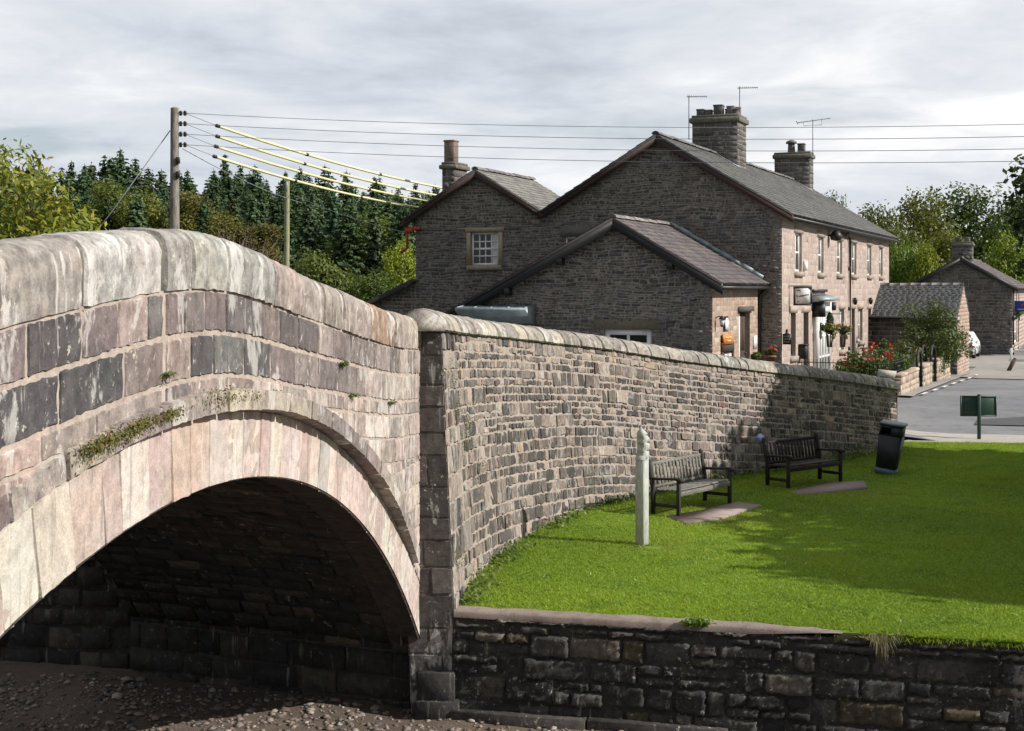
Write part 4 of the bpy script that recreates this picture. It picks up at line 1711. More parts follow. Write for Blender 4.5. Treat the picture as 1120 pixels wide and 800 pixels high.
# front wall
U_WIN = [(2.05, 3.15), (6.05, 7.1), (9.85, 10.95), (13.2, 14.3), (17.15, 18.2), (20.5, 21.5)]
holes_f = [(a, b, 4.58, 5.88) for a, b in U_WIN]
low = [('win', 1.35, 2.15, 1.75, 3.2), ('door', 3.3, 4.3, .75, 3.18), ('win', 10.4, 11.4, 1.6, 3.2), ('door', 12.95, 13.9, .7, 3.18),
       ('win', 14.75, 15.85, 1.8, 3.15), ('door', 17.15, 18.15, .6, 3.12), ('win', 20.0, 21.1, 1.2, 3.12)]
holes_f += [(a, b, c, d) for _, a, b, c, d in low] + [(5.3, 7.3, .7, 3.55)]
mb = MB()
wall_sheet(mb, fpos, 0, LF, -.2, ZE, holes_f, depth=.3, col=(.40, .335, .295))
masonry(mb, fpos, courses_of(.3, ZE - .03, .17, .27), hole_spans(0, LF, holes_f), lambda h: random.uniform(.28, .62), lambda u, v: fac(u, v) * (1.06 if u < .5 else 1),
        joint=.010, d=(.0045, .0055), bevel=.012, cell=.8, rough=0, jit=.003, tilt=.0004, sink=.003)
H.part(mb, 'front_wall', M['facade'])
for i, (a, b) in enumerate(U_WIN):
    surround(H, fpos, a, b, 4.58, 5.88, .14, .2, (.40, .33, .28), only_head=True)
    window(H, fpos, a, b, 4.58, 5.88, 2, 2, .085, fr=.07, bar=.035, curtain=[(.03, .45)] if i in (0, 2, 3) else None)
for k, a, b, c, d in low:
    surround(H, fpos, a, b, c, d, .14, .22, (.39, .32, .27), only_head=(k == 'win'))
    if k == 'win':
        window(H, fpos, a, b, c, d, 2, 2, .12, mat='white_paint' if a > 9 else 'brown_door', fr=.06, bar=.035)
    else:
        door(H, fpos, a, b, c, d, 'dark_door', .24)
# porch bay with white glazed frame and lead canopy
mb = MB()
pu0, pu1, pz0, pz1, ph = 5.1, 7.5, .7, 3.5, .22
pbox(mb, fpos, pu0, pu0 + .1, pz0, pz1, .0, ph)
pbox(mb, fpos, pu1 - .1, pu1, pz0, pz1, .0, ph)
pbox(mb, fpos, pu0 + .1, pu1 - .1, pz1 - .42, pz1, .0, ph - .004)
pbox(mb, fpos, pu0 + .1, pu1 - .1, pz0, pz0 + .25, .0, ph - .004)
for x in (5.78, 6.3, 6.82):
    pbox(mb, fpos, x - .05, x + .05, pz0 + .25, pz1 - .42, .02, ph - .03)
for y in (1.55, 2.3):
    pbox(mb, fpos, pu0 + .1, pu1 - .1, y - .03, y + .03, .03, ph - .05)
porch = H.part(mb, 'porch', M['white_paint'])
mb = MB()
pbox(mb, fpos, pu0 + .1, pu1 - .1, pz0 + .25, pz1 - .42, .05, .06)
H.part(mb, 'pane', M['glass'], porch)
mb = MB()
a = [fpos([u], [z], [h])[0] for u, z, h in ((4.85, 3.80, .0), (4.85, 3.66, .55), (4.85, 3.58, .55), (4.85, 3.52, .0))]
mb.prism(a, fpos([7.3], [0], [0])[0] - fpos([4.85], [0], [0])[0])
H.part(mb, 'canopy', M['lead'], porch)
mb = MB()
pbox(mb, fpos, 4.95, 5.07, 3.0, 3.5, .0, .45)
pbox(mb, fpos, 7.6, 7.70, 3.2, 3.5, .0, .35)
pbox(mb, fpos, 4.9, 7.4, 3.88, 3.98, .0, .1)
H.part(mb, 'canopy_bracket', M['black_paint'], porch)
# gutter and downpipe, wall fittings
mb = MB()
p0 = P3(C0, (ND, .34), (FD, -.2)); p1 = P3(C0, (ND, .34), (FD, LF + .2))
mb.tube([p0 + np.array([0, 0, 6.26]), p1 + np.array([0, 0, 6.26])], .065, 8)
H.part(mb, 'gutter', M['black_paint'])
mb = MB()
mb.tube([fpos([10.6], [6.2], [.32])[0], fpos([11.2], [6.12], [.16])[0], fpos([12.1], [6.08], [.09])[0], fpos([12.35], [5.9], [.08])[0], fpos([12.35], [.6], [.08])[0]], .055, 8)
for z in (1.6, 3.2, 4.8):
    mb.tube([fpos([12.35], [z], [.0])[0], fpos([12.35], [z], [.09])[0]], .075, 8)
H.part(mb, 'downpipe', M['black_paint'])
for u_, z_ in ((13.3, 3.5), (17.3, 3.48)):
    mb = MB()
    b = fpos([u_], [z_], [.12])[0]
    mb.lathe(b + np.array([0, 0, -.16]), [(.03, 0), (.08, .06), (.1, .2), (.03, .3)], 8)
    mb.tube([fpos([u_], [z_ + .1], [0])[0], b + np.array([0, 0, .12])], .015, 6)
    H.part(mb, 'wall_lamp', M['iron'])
mb = MB()
pbox(mb, fpos, 3.35, 3.6, 4.62, 4.95, .0, .12)
H.part(mb, 'alarm_box', M['white_paint'])
# dark wall lamp / satellite shape under the eaves
mb = MB()
b = fpos([8.1], [5.98], [.28])[0]
mb.lathe(b + np.array([0, 0, -.2]), [(.03, 0), (.2, .05), (.24, .2), (.12, .36), (.03, .4)], 10)
mb.tube([fpos([8.1], [6.0], [0])[0], b], .03, 6)
H.part(mb, 'flood_lamp', M['black_paint'])

# other walls, plain but real
mb = MB()
back = frame_pos(P3(C0, (FD, LF)), GD, FD)
sheet(mb, back, [0, WM], [-.2, ZE], 0, col=(.2, .18, .165), flip=True)
mb.poly([back([0], [ZE], [0])[0], back([4.15], [ZR], [0])[0], back([8.3], [ZE], [0])[0]][::-1], (.2, .18, .165))
left = frame_pos(P3(C0, (GD, WM)), FD, GD)
sheet(mb, left, [5.6, LF], [-.2, ZE], 0, col=(.2, .18, .165), flip=True)
wl_ = frame_pos(P3(C0, (GD, WW)), FD, GD)
sheet(mb, wl_, [0, 5.6], [-.2, ZE], 0, col=(.2, .18, .165), flip=True)
wb = frame_pos(P3(C0, (GD, WM), (FD, 5.6)), GD, FD)
sheet(mb, wb, [0, WW - WM], [-.2, ZE], 0, col=(.2, .18, .165), flip=True)
mb.poly([wb([0], [ZE], [0])[0], wb([TR2 - WM], [ZR2], [0])[0], wb([WW - WM], [ZE], [0])[0]], (.2, .18, .165))
H.part(mb, 'rear_wall', M['house'])

# roofs
ca, sa = 1 / sqrt(1 + KS * KS), KS / sqrt(1 + KS * KS)
Up = np.array([*FD, 0.0])
mb = MB()
r0 = P3(C0, (GD, 4.15), (FD, -.28), ((0, 0, 1), ZR + .08))
Vr = np.array([ND[0] * ca, ND[1] * ca, -sa]); Nr = np.array([ND[0] * sa, ND[1] * sa, ca])
Vl = np.array([GD[0] * ca, GD[1] * ca, -sa]); Nl = np.array([GD[0] * sa, GD[1] * sa, ca])
roof_plane(mb, r0, Up, Vr, Nr, LF + .5, 4.58 / ca, slt)
roof_plane(mb, r0, Up, Vl, Nl, LF + .5, 4.15 / ca, slt, cw=.5, ch=.4)
ridge_tiles(mb, r0 + np.array([0, 0, .04]), r0 + Up * (LF + .5) + np.array([0, 0, .04]), (.15, .148, .14))
# wing roof
r2 = P3(C0, (GD, TR2), (FD, -.28), ((0, 0, 1), ZR2 + .08))
sltm = picker([((.17, .17, .16), 4), ((.20, .20, .185), 3), ((.135, .135, .135), 2)], .1)
roof_plane(mb, r2, Up, Vr, Nr, 5.4, 2.5 / ca, sltm)
roof_plane(mb, r2, Up, Vl, Nl, 5.4, 2.82 / ca, slt, cw=.5, ch=.4)
ridge_tiles(mb, r2 + np.array([0, 0, .04]), r2 + Up * 5.4 + np.array([0, 0, .04]), (.16, .15, .145))
roof = H.part(mb, 'roof', M['slate'])
# bargeboards
mb = MB()
def barge(mb, u0, z0, u1, z1, h=.26, t=.05, out=.26, col=(1, 1, 1)):
    a = gpos([u0], [z0], [out])[0]; b = gpos([u1], [z1], [out])[0]
    dn = np.array([0, 0, -h]); th_ = np.array([*FD, 0]) * t
    mb.add([a, b, b + dn, a + dn, a + th_, b + th_, b + dn + th_, a + dn + th_],
           [(0, 1, 2, 3), (7, 6, 5, 4), (0, 4, 5, 1), (3, 2, 6, 7), (0, 3, 7, 4), (1, 5, 6, 2)], col)
    # soffit behind the board
    c_ = np.array([*FD, 0]) * (out - .0)
    mb.add([a + dn * .6 + th_, b + dn * .6 + th_, b + dn * .6 + c_, a + dn * .6 + c_], [(0, 1, 2, 3)], col)
barge(mb, -.42, ZR - KS * 4.57 + .06, 4.15, ZR + .06)
barge(mb, 4.15, ZR + .06, 8.3, ZE + .06)
barge(mb, 8.32, ZR2 - KS * (TR2 - 8.32) + .06, TR2, ZR2 + .06)
barge(mb, TR2, ZR2 + .06, WW + .42, ZR2 - KS * (WW + .42 - TR2) + .06)
H.part(mb, 'bargeboard', M['bargeboard'])
# fascia along the front eaves
mb = MB()
pbox(mb, fpos, -.2, LF + .2, 6.22, 6.40, .24, .28)
pbox(mb, fpos, -.2, LF + .2, 6.36, 6.39, .0, .24)
H.part(mb, 'fascia', M['black_paint'])
# valley lead
mb = MB()
beam(mb, gpos([8.3], [ZE + .13], [.27])[0], gpos([8.3], [ZE + .13], [-5])[0], .5, .05)
H.part(mb, 'valley', M['lead'])
# chimneys
def on_ridge(s):
    return P3(C0, (GD, 4.15), (FD, s))
gc, rc, bc = (.16, .145, .14), (.26, .16, .13), (.11, .105, .105)
chimney(H, on_ridge(8.0), 1.76, 1.35, 7.9, 10.32, roof,
        [(-.66, -.2, .15, .3, bc, 'square'), (-.36, -.2, .14, .26, gc, 'square'), (.06, -.3, .17, .42, bc, 'square'), (.32, .1, .13, .3, gc, 'round'), (.52, -.25, .14, .36, (.2, .17, .17), 'square'),
         (.68, .2, .13, .36, rc, 'round'), (-.2, .3, .12, .3, gc, 'round'), (.74, -.35, .12, .24, (.12, .13, .15), 'round')], cap=.1, ctop=.2)
chimney(H, on_ridge(21.8), 1.66, .85, 7.9, 10.14, roof, [(-.12, 0, .18, .62, gc, 'hood'), (.36, 0, .16, .44, bc, 'square')], cap=.09, ctop=.2)
for s_, w_ in ((7.28, 1.0), (21.33, .8)):
    mbx = MB()
    q0 = on_ridge(s_) + np.array([ND[0] * .0, ND[1] * .0, ZR + .12])
    beam(mbx, q0, q0 + Vr * 1.15, .3, .03, up=Nr)
    H.part(mbx, 'flashing', M['lead'], roof)
cw_ = P3(C0, (GD, 12.3), (FD, 1.45))
chimney(H, cw_, .5, 1.05, 6.6, 8.32, roof, [(-.02, -.25, .2, .82, (.20, .145, .125), 'square')], cap=.1, ctop=.16)

# lead canopy roof and lean-to at the far left
mb = MB()
a0, b0 = gpos([WW], [4.22], [.1])[0], gpos([WW + 4.2], [2.35], [.1])[0]
mb.poly([gpos([WW], [-.2], [0.0])[0], gpos([WW], [4.2], [0.0])[0], gpos([WW + 4.2], [2.3], [0.0])[0], gpos([WW + 4.2], [-.2], [0.0])[0]], (.25, .225, .2))
masonry(mb, gpos, courses_of(1.4, 4.1, .1, .16), lambda v0, v1: [(WW, WW + min(4.2, (4.2 - v1) / 1.9 * 4.2))], lambda h: random.uniform(.18, .42), rub, joint=.022, d=(.004, .024), bevel=.014, cell=.6, jit=.008, tilt=.05)
H.part(mb, 'lean_to_wall', M['house'])
mb = MB()
dvec = b0 - a0
Ld = np.linalg.norm(dvec); dv_ = dvec / Ld
nn = np.cross(dv_, Up); nn = nn if nn[2] > 0 else -nn
roof_plane(mb, a0 + np.array([0, 0, .12]) - Up * .2, Up, dv_, nn, 4.0, Ld, slt, cw=.4, ch=.3)
beam(mb, a0 + np.array([0, 0, .02]) - Up * .2, b0 + np.array([0, 0, .02]) - Up * .2, .05, .2, col=(.04, .04, .042))
H.part(mb, 'lean_to_roof', M['slate'])
mb = MB()
e = gpos([WW], [6.05], [.08])[0]
mb.tube([gpos([WW - .22], [6.14], [.1])[0], gpos([WW + .1], [6.14], [.1])[0], gpos([WW + .3], [5.95], [.1])[0], gpos([WW + .3], [5.45], [.1])[0], gpos([WW + .55], [5.3], [.1])[0]], .06, 8)
mb.box(gpos([WW + .2], [6.1], [.1])[0], (.3, .16, .22), [(*GD, 0), (*FD, 0), (0, 0, 1)])
H.part(mb, 'red_downpipe', M['red_pipe'])

# ------------------------------------------------------------------ front annex
A0 = np.array([5.743, 40.77, 0.0])
XR, XZ, XS, XS2, XL, XD = 2.93, 6.0, .585, .524, 8.25, 5.68
AN = Bld('stone_annex', 'low stone building with black edged gable and lit doorway in front of the terrace', 'building', (A0[0], A0[1], .3))
ag = frame_pos(A0, GD, -FD)
af = frame_pos(A0, FD, ND)
hole_a = [(1.82, 3.28, 1.7, 2.8)]
zt = lambda u: XZ - XS * (XR - u) if u < XR else XZ - XS2 * (u - XR)
mb = MB()
wall_sheet(mb, ag, 0, XL, -.2, 3.1, hole_a, col=(.205, .192, .178))
mb.poly([ag([u], [z], [0])[0] for u, z in ((0, 3.1), (0, zt(0)), (XR, XZ), (XL, zt(XL)), (XL, 3.1))], (.25, .225, .2))


def spans_a(v0, v1):
    b = hole_spans(0, XL, hole_a)(v0, v1)
    lo_ = max(0, XR - (XZ - v1) / XS); hi_ = min(XL, XR + (XZ - v1) / XS2)
    return [(max(lo_, p), min(hi_, q)) for p, q in b if min(hi_, q) - max(lo_, p) > .05]


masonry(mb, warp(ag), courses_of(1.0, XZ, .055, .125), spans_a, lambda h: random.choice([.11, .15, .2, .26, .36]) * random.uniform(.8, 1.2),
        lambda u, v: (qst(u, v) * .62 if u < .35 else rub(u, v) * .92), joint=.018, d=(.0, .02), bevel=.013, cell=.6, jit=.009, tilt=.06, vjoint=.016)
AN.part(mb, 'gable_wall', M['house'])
mb = MB()
pbox(mb, ag, 1.55, 3.6, 2.81, 3.1, -.1, .02, (.17, .145, .115))
AN.part(mb, 'lintel', M['surround'])
window(AN, ag, 1.82, 3.28, 1.7, 2.8, 2, 3, .06, fr=.16, bar=.09, sill=False, sash=False)
# lit side wall
hole_s = [(1.2, 1.8, 2.72, 3.18), (3.1, 4.55, .9, 3.28)]
mb = MB()
wall_sheet(mb, af, 0, XD, -.2, zt(0), hole_s, depth=.35, col=(.37, .295, .24))
fac2 = picker([((.34, .265, .215), 4), ((.38, .30, .245), 3), ((.30, .225, .18), 3), ((.36, .24, .185), 1.5), ((.42, .36, .30), 1)], .08)
masonry(mb, af, courses_of(.8, zt(0) - .02, .11, .19), hole_spans(0, XD, hole_s), lambda h: random.uniform(.22, .5), fac2, joint=.014, d=(.005, .007), bevel=.014, cell=.6, rough=0, jit=.004, tilt=.001, sink=.003)
AN.part(mb, 'side_wall', M['facade'])
mb = MB()
pbox(mb, af, 2.95, 4.75, 3.29, 3.45, -.1, .10, (.10, .095, .09))
AN.part(mb, 'lintel', M['surround'])
window(AN, af, 1.2, 1.8, 2.72, 3.18, 1, 1, .05, mat='black_paint', fr=.05, sill=False)
dr = door(AN, af, 3.68, 4.5, .9, 3.24, 'brown_door', .14)
window(AN, af, 3.12, 3.66, .95, 3.24, 1, 2, .10, fr=.08, sill=False)
mb = MB()
pbox(mb, af, .9, 2.25, 2.14, 2.42, .0, .08)
pbox(mb, af, .9, 1.0, 1.5, 2.14, .0, .08)
pbox(mb, af, 2.15, 2.25, 1.5, 2.14, .0, .08)
pbox(mb, af, 1.0, 2.15, 1.5, 2.14, .0, .02)
AN.part(mb, 'notice_case', M['brown_door'])
mb = MB()
pts = [(.9, 2.37, .09), (.9, 2.66, .05), (1.95, 2.66, .05), (1.95, 2.37, .09)]
mb.prism([af([u], [z], [h])[0] for u, z, h in pts], np.array([*ND, 0]) * .04)
ob = AN.part(mb, 'orange_board', M['orange_board'])
M['sign_ink'] = simple_mat('dark_lettering', (.02, .02, .025), .6, var=.05)
M['sign_cream'] = simple_mat('pale_lettering', (.75, .55, .3), .6, var=.05)
mb = MB()
for z_, wds in ((2.56, (.12, .2, .1, .16, .14)), (2.46, (.16, .1, .18))):
    x = 1.08 if len(wds) > 3 else 1.25
    for w_ in wds:
        pbox(mb, af, x, x + w_ * .75, z_ - .02, z_ + .02, .128, .131)
        x += w_
AN.part(mb, 'lettering', M['sign_cream'], ob)
for x in (1.3, 1.75):
    mb = MB()
    pbox(mb, af, x, x + .34, 1.62, 2.06, .022, .027)
    AN.part(mb, 'paper_notice', M['white_paint'])
mb = MB()
pbox(mb, af, 4.95, 5.4, 2.1, 2.5, .02, .04)
AN.part(mb, 'white_notice', M['white_paint'])
mb = MB()
ringp = []
for k in range(16):
    an = 2 * pi * k / 16
    ringp.append(af([1.5 + .2 * cos(an)], [2.95 + .19 * sin(an)], [.03])[0])
mb.prism(ringp, np.array([*ND, 0]) * .02)
AN.part(mb, 'oval_plate', M['white_paint'])
# roof
mb = MB()
cax, sax = 1 / sqrt(1 + XS * XS), XS / sqrt(1 + XS * XS)
ro = P3(A0, (GD, XR), (FD, -.3), ((0, 0, 1), XZ + .1))
roof_plane(mb, ro, Up, (ND[0] * cax, ND[1] * cax, -sax), (ND[0] * sax, ND[1] * sax, cax), XD + .28, 3.3 / cax, slt_p, cw=.34, ch=.27)
cay, say = 1 / sqrt(1 + XS2 * XS2), XS2 / sqrt(1 + XS2 * XS2)
roof_plane(mb, ro, Up, (GD[0] * cay, GD[1] * cay, -say), (GD[0] * say, GD[1] * say, cay), XD + .28, 5.5 / cay, slt_p, cw=.5, ch=.4)
ridge_tiles(mb, ro + np.array([0, 0, .04]), ro + Up * (XD + .25) + np.array([0, 0, .04]), (.22, .21, .20))
AN.part(mb, 'roof', M['slate'])
mb = MB()


def barge2(mb, u0, z0, u1, z1, h, t=.05, out=.28):
    a = ag([u0], [z0], [out])[0]; b = ag([u1], [z1], [out])[0]
    dn = np.array([0, 0, -h]); th_ = np.array([*FD, 0]) * t
    mb.add([a, b, b + dn, a + dn, a + th_, b + th_, b + dn + th_, a + dn + th_],
           [(0, 1, 2, 3), (7, 6, 5, 4), (0, 4, 5, 1), (3, 2, 6, 7), (0, 3, 7, 4), (1, 5, 6, 2)])
    c_ = np.array([*FD, 0]) * out
    mb.add([a + dn * .8 + th_, b + dn * .8 + th_, b + dn * .8 + c_, a + dn * .8 + c_], [(0, 1, 2, 3)])


barge2(mb, -.37, zt(0) - XS * .37 + .08, XR, XZ + .09, .32)
barge2(mb, XR, XZ + .09, XL + .3, zt(XL) - XS2 * .3 + .08, .36)
for u_ in (1.2, 4.6, 6.3):
    z_ = zt(u_) - .22
    p = ag([u_], [z_ - .1], [.14])[0]
    mb.box(p, (.16, .3, .22), [(*GD, 0), (*FD, 0), (0, 0, 1)])
p0 = P3(A0, (ND, .34), (FD, -.25), ((0, 0, 1), 4.03)); p1 = P3(A0, (ND, .34), (FD, XD), ((0, 0, 1), 4.03))
mb.tube([p0, p1], .06, 8)
AN.part(mb, 'bargeboard', M['black_paint'])
mb = MB()
mb.tube([af([XD - .05], [4.0], [.25])[0], af([XD - .05], [3.8], [.08])[0], af([XD - .05], [.6], [.08])[0]], .05, 8)
AN.part(mb, 'downpipe', M['black_paint'])
# lead flashing where the roof meets the gable behind
mb = MB()
q0 = ro + Up * (XD + .2) + np.array([0, 0, .05])
Vx = np.array([ND[0] * cax, ND[1] * cax, -sax])
for k in range(9):
    a = q0 + Vx * (k * .4); b = q0 + Vx * (k * .4 + .4)
    beam(mb, a + np.array([0, 0, .02]), b + np.array([0, 0, .02]), .03, .14 + .05 * (k % 2))
AN.part(mb, 'flashing', M['lead'])
# lead canopy on the left of the gable
mb = MB()
t0 = ag([5.45], [3.42], [0])[0]
sec = [ag([5.45], [z], [h])[0] for z, h in ((3.50, .0), (3.42, .85), (3.35, .86), (2.98, .30), (2.9, .0))]
mb.prism(sec, ag([7.75], [0], [0])[0] - ag([5.45], [0], [0])[0])
cn = AN.part(mb, 'lead_canopy', M['lead'])
mb = MB()
for k in range(5):
    u_ = 5.5 + k * .55
    beam(mb, ag([u_], [3.51], [.03])[0], ag([u_], [3.43], [.84])[0], .05, .03)
AN.part(mb, 'lead_roll', M['lead'], cn)
# wall lantern
mb = MB()
b = af([.32], [3.05], [.2])[0]
mb.tube([af([.32], [3.15], [.0])[0], af([.32], [3.2], [.1])[0], b + np.array([0, 0, .14])], .016, 6)
mb.lathe(b + np.array([0, 0, .06]), [(.11, 0), (.05, .08), (.012, .11)], 8)
mb.lathe(b + np.array([0, 0, -.16]), [(.012, 0), (.05, .03), (.06, .05)], 8)
mb.tube([b + np.array([0, 0, -.12]), b + np.array([0, 0, .1])], .012, 5)
ln = AN.part(mb, 'wall_lantern', M['iron'])
mb = MB()
mb.lathe(b + np.array([0, 0, -.11]), [(.05, 0), (.08, .15), (.02, .16)], 8)
AN.part(mb, 'lantern_glass', M['curtain'], ln)

# ------------------------------------------------------------------ low slate outbuilding
OB = Bld('low_outbuilding', 'low stone outbuilding with grey slate roof and lit end wall beyond the terrace', 'building', (19.1, 61, .2))
o1 = np.array([19.1, 61.0, 0.0])
bg = frame_pos(o1, GD, -FD); bf = frame_pos(o1, FD, ND)
OD, OE, ORZ = 5.3, 2.85, 4.12
mb = MB()
sheet(mb, bg, [0, 9.0], [-.2, OE], 0, col=(.2, .18, .165))
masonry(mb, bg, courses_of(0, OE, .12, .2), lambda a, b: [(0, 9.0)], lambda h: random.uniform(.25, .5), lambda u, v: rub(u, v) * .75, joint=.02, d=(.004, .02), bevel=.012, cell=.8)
sheet(mb, bf, [0, OD], [-.2, OE], 0, col=(.36, .29, .25))
mb.poly([bf([0], [OE], [0])[0], bf([OD], [OE], [0])[0], bf([OD / 2], [ORZ + .1], [0])[0]], (.36, .29, .25))
masonry(mb, bf, courses_of(0, ORZ + .1, .12, .2), lambda a, b: [(0, OD)] if b < OE else [(max(0, OD / 2 * (b - OE) / (ORZ - OE + .1)), OD - max(0, OD / 2 * (b - OE) / (ORZ - OE + .1)))],
        lambda h: random.uniform(.2, .45), fac2, joint=.02, d=(.004, .02), bevel=.012, cell=.8)
bb = frame_pos(P3(o1, (FD, OD)), GD, FD)
sheet(mb, bb, [0, 9.0], [-.2, OE], 0, col=(.2, .18, .165), flip=True)
OB.part(mb, 'wall', M['facade'])
mb = MB()
kk = (ORZ - OE + .05) / (OD / 2); co, so = 1 / sqrt(1 + kk * kk), kk / sqrt(1 + kk * kk)
rr = P3(o1, (FD, OD / 2), (ND, .02), ((0, 0, 1), ORZ + .08))
slb = picker([((.10, .107, .115), 4), ((.115, .12, .127), 3), ((.09, .096, .103), 2)], .06)
roof_plane(mb, rr, np.array([*GD, 0.]), np.array([-FD[0] * co, -FD[1] * co, -so]), np.array([-FD[0] * so, -FD[1] * so, co]), 9.2, (OD / 2 + .25) / co, slb, cw=.26, ch=.2, thick=.006)
roof_plane(mb, rr, np.array([*GD, 0.]), np.array([FD[0] * co, FD[1] * co, -so]), np.array([FD[0] * so, FD[1] * so, co]), 9.2, (OD / 2 + .25) / co, slb, cw=.6, ch=.5)
ridge_tiles(mb, rr, rr + np.array([*GD, 0.]) * 9.2, (.19, .19, .195))
OB.part(mb, 'roof', M['slate'])
mb = MB()
pbox(mb, bf, 1.6, 2.0, 1.3, 2.1, -.01, .02)
OB.part(mb, 'slit_window', M['black_paint'])
mb = MB()
beam(mb, bg([-.02], [OE - .1], [.3])[0], bg([9.1], [OE - .1], [.3])[0], .1, .1)
OB.part(mb, 'gutter', M['black_paint'])

# ------------------------------------------------------------------ far shop house
S0 = np.array([29.2, 83.0, 0.0])
SH = Bld('far_shop_house', 'small stone house with white shop window and blue sign at the right edge', 'house', (S0[0], S0[1], .1))
sg = frame_pos(S0, GD, -FD); sf = frame_pos(S0, FD, ND)
SW, SE_, SR = 5.8, 4.15, 5.78
mb = MB()
sheet(mb, sg, [0, SW], [-.2, SE_], 0, col=(.2, .18, .165))
mb.poly([sg([0], [SE_], [0])[0], sg([SW / 2], [SR], [0])[0], sg([SW], [SE_], [0])[0]], (.2, .18, .165))
ks = (SR - SE_) / (SW / 2)
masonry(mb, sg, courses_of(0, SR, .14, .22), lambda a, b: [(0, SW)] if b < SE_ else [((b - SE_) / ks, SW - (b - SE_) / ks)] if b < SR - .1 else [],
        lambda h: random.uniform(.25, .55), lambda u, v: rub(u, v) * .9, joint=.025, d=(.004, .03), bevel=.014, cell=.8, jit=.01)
SH.part(mb, 'gable_wall', M['house'])
holes_sf = [(.9, 1.9, 2.85, 3.9), (3.2, 4.2, 2.85, 3.9), (5.5, 6.5, 2.85, 3.9), (.8, 4.2, .75, 2.05), (5.0, 6.0, .1, 2.1)]
mb = MB()
wall_sheet(mb, sf, 0, 13, -.2, SE_, holes_sf, col=(.40, .34, .28))
masonry(mb, sf, courses_of(.1, SE_, .18, .28), hole_spans(0, 13, holes_sf), lambda h: random.uniform(.3, .6), fac, joint=.015, d=(.003, .012), bevel=.01, cell=.8)
SH.part(mb, 'front_wall', M['facade'])
for a, b, c, d in holes_sf[:3]:
    window(SH, sf, a, b, c, d, 2, 2, .12, fr=.08)
window(SH, sf, .8, 4.2, .75, 2.05, 3, 2, .05, fr=.12, bar=.08, sash=False)
door(SH, sf, 5.0, 6.0, .1, 2.1, 'dark_door')
mb = MB()
pbox(mb, sf, -.02, 4.6, 2.2, 2.42, .0, .12)
SH.part(mb, 'shop_fascia', M['black_paint'])
mb = MB()
pbox(mb, sf, -.02, 4.6, .45, .72, .0, .06)
SH.part(mb, 'shop_sill', M['white_paint'])
mb = MB()
pbox(mb, sf, .02, .12, .0, SE_, .02, .1)
SH.part(mb, 'downpipe', M['black_paint'])
mb = MB()
cs_, ss_ = 1 / sqrt(1 + ks * ks), ks / sqrt(1 + ks * ks)
r5 = P3(S0, (GD, SW / 2), (FD, -.25), ((0, 0, 1), SR + .1))
roof_plane(mb, r5, Up, (ND[0] * cs_, ND[1] * cs_, -ss_), (ND[0] * ss_, ND[1] * ss_, cs_), 13.3, (SW / 2 + .4) / cs_, slt_p, cw=.4, ch=.3)
roof_plane(mb, r5, Up, (GD[0] * cs_, GD[1] * cs_, -ss_), (GD[0] * ss_, GD[1] * ss_, cs_), 13.3, (SW / 2 + .4) / cs_, slt_p, cw=.5, ch=.4)
ridge_tiles(mb, r5, r5 + Up * 13.3)
roof5 = SH.part(mb, 'roof', M['slate'])
mb = MB()
for s_ in (-1, 1):
    a = sg([SW / 2], [SR + .06], [.25])[0]; b = sg([SW / 2 + s_ * (SW / 2 + .35)], [SR + .06 - ks * (SW / 2 + .35)], [.25])[0]
    beam(mb, a - np.array([0, 0, .1]), b - np.array([0, 0, .1]), .05, .22)
SH.part(mb, 'bargeboard', M['black_paint'])
chimney(SH, P3(S0, (GD, SW / 2), (FD, 1.4)), 1.15, .75, 5.2, 6.55, roof5, [(-.25, 0, .16, .3, bc, 'square'), (.25, 0, .16, .3, gc, 'square')], cap=.08)
# ================================================================== signs and fittings on the houses
def wbuild(mb, o, name, mat, parent=None, smooth=False):
    base = np.array(o.location)
    for i in range(len(mb.v)):
        mb.v[i] = mb.v[i] - base
    return mb.build(name, mat, parent or o, smooth)


M['sign_white'] = simple_mat('sign_white', (.82, .82, .82), .4, var=.03)


def stroke(mb, o, r, up, n, pts, w):
    """a pen stroke on a board: pts in board coordinates"""
    for (x0, y0), (x1, y1) in zip(pts[:-1], pts[1:]):
        d = np.array([x1 - x0, y1 - y0]); L = np.hypot(*d) + 1e-6; d /= L
        q = np.array([-d[1], d[0]]) * w / 2
        c = [(x0 + q[0], y0 + q[1]), (x1 + q[0], y1 + q[1]), (x1 - q[0], y1 - q[1]), (x0 - q[0], y0 - q[1])]
        mb.add([o + r * a + up * b + n * .003 for a, b in c], [(0, 1, 2, 3)])


# projecting white sign (plane across the front, facing the camera)
sp = P3(C0, (FD, 1.15), (ND, .16))
sgn = thing('hanging_sign', 'square white sign with black frame and slanting dark script beside the porch', 'sign', (sp[0], sp[1], 3.76))
R_, U_, N_ = np.array([*ND, 0]), np.array([0, 0, 1.0]), np.array([-FD[0], -FD[1], 0])
mb = MB()
c = P3(C0, (FD, 1.15), (ND, .44), ((0, 0, 1), 3.76))
for dx, dz, sx_, sz_ in ((0, .285, .60, .05), (0, -.285, .60, .05), (-.275, 0, .05, .52), (.275, 0, .05, .52)):
    mb.box(c + R_ * dx + U_ * dz, (sx_, .07, sz_), [R_, N_, U_])
fr_ = wbuild(mb, sgn, 'frame', M['black_paint'])
mb = MB()
mb.box(c, (.50, .03, .52), [R_, N_, U_])
bd = wbuild(mb, sgn, 'board', M['sign_white'])
mb = MB()
oo = c + N_ * .016
stroke(mb, oo, R_, U_, N_, [(-.19, .15), (-.16, .2), (-.13, .17), (-.1, .185), (-.07, .15)], .022)
stroke(mb, oo, R_, U_, N_, [(-.2, -.03), (-.19, .03), (-.15, .0), (-.17, -.06)], .018)
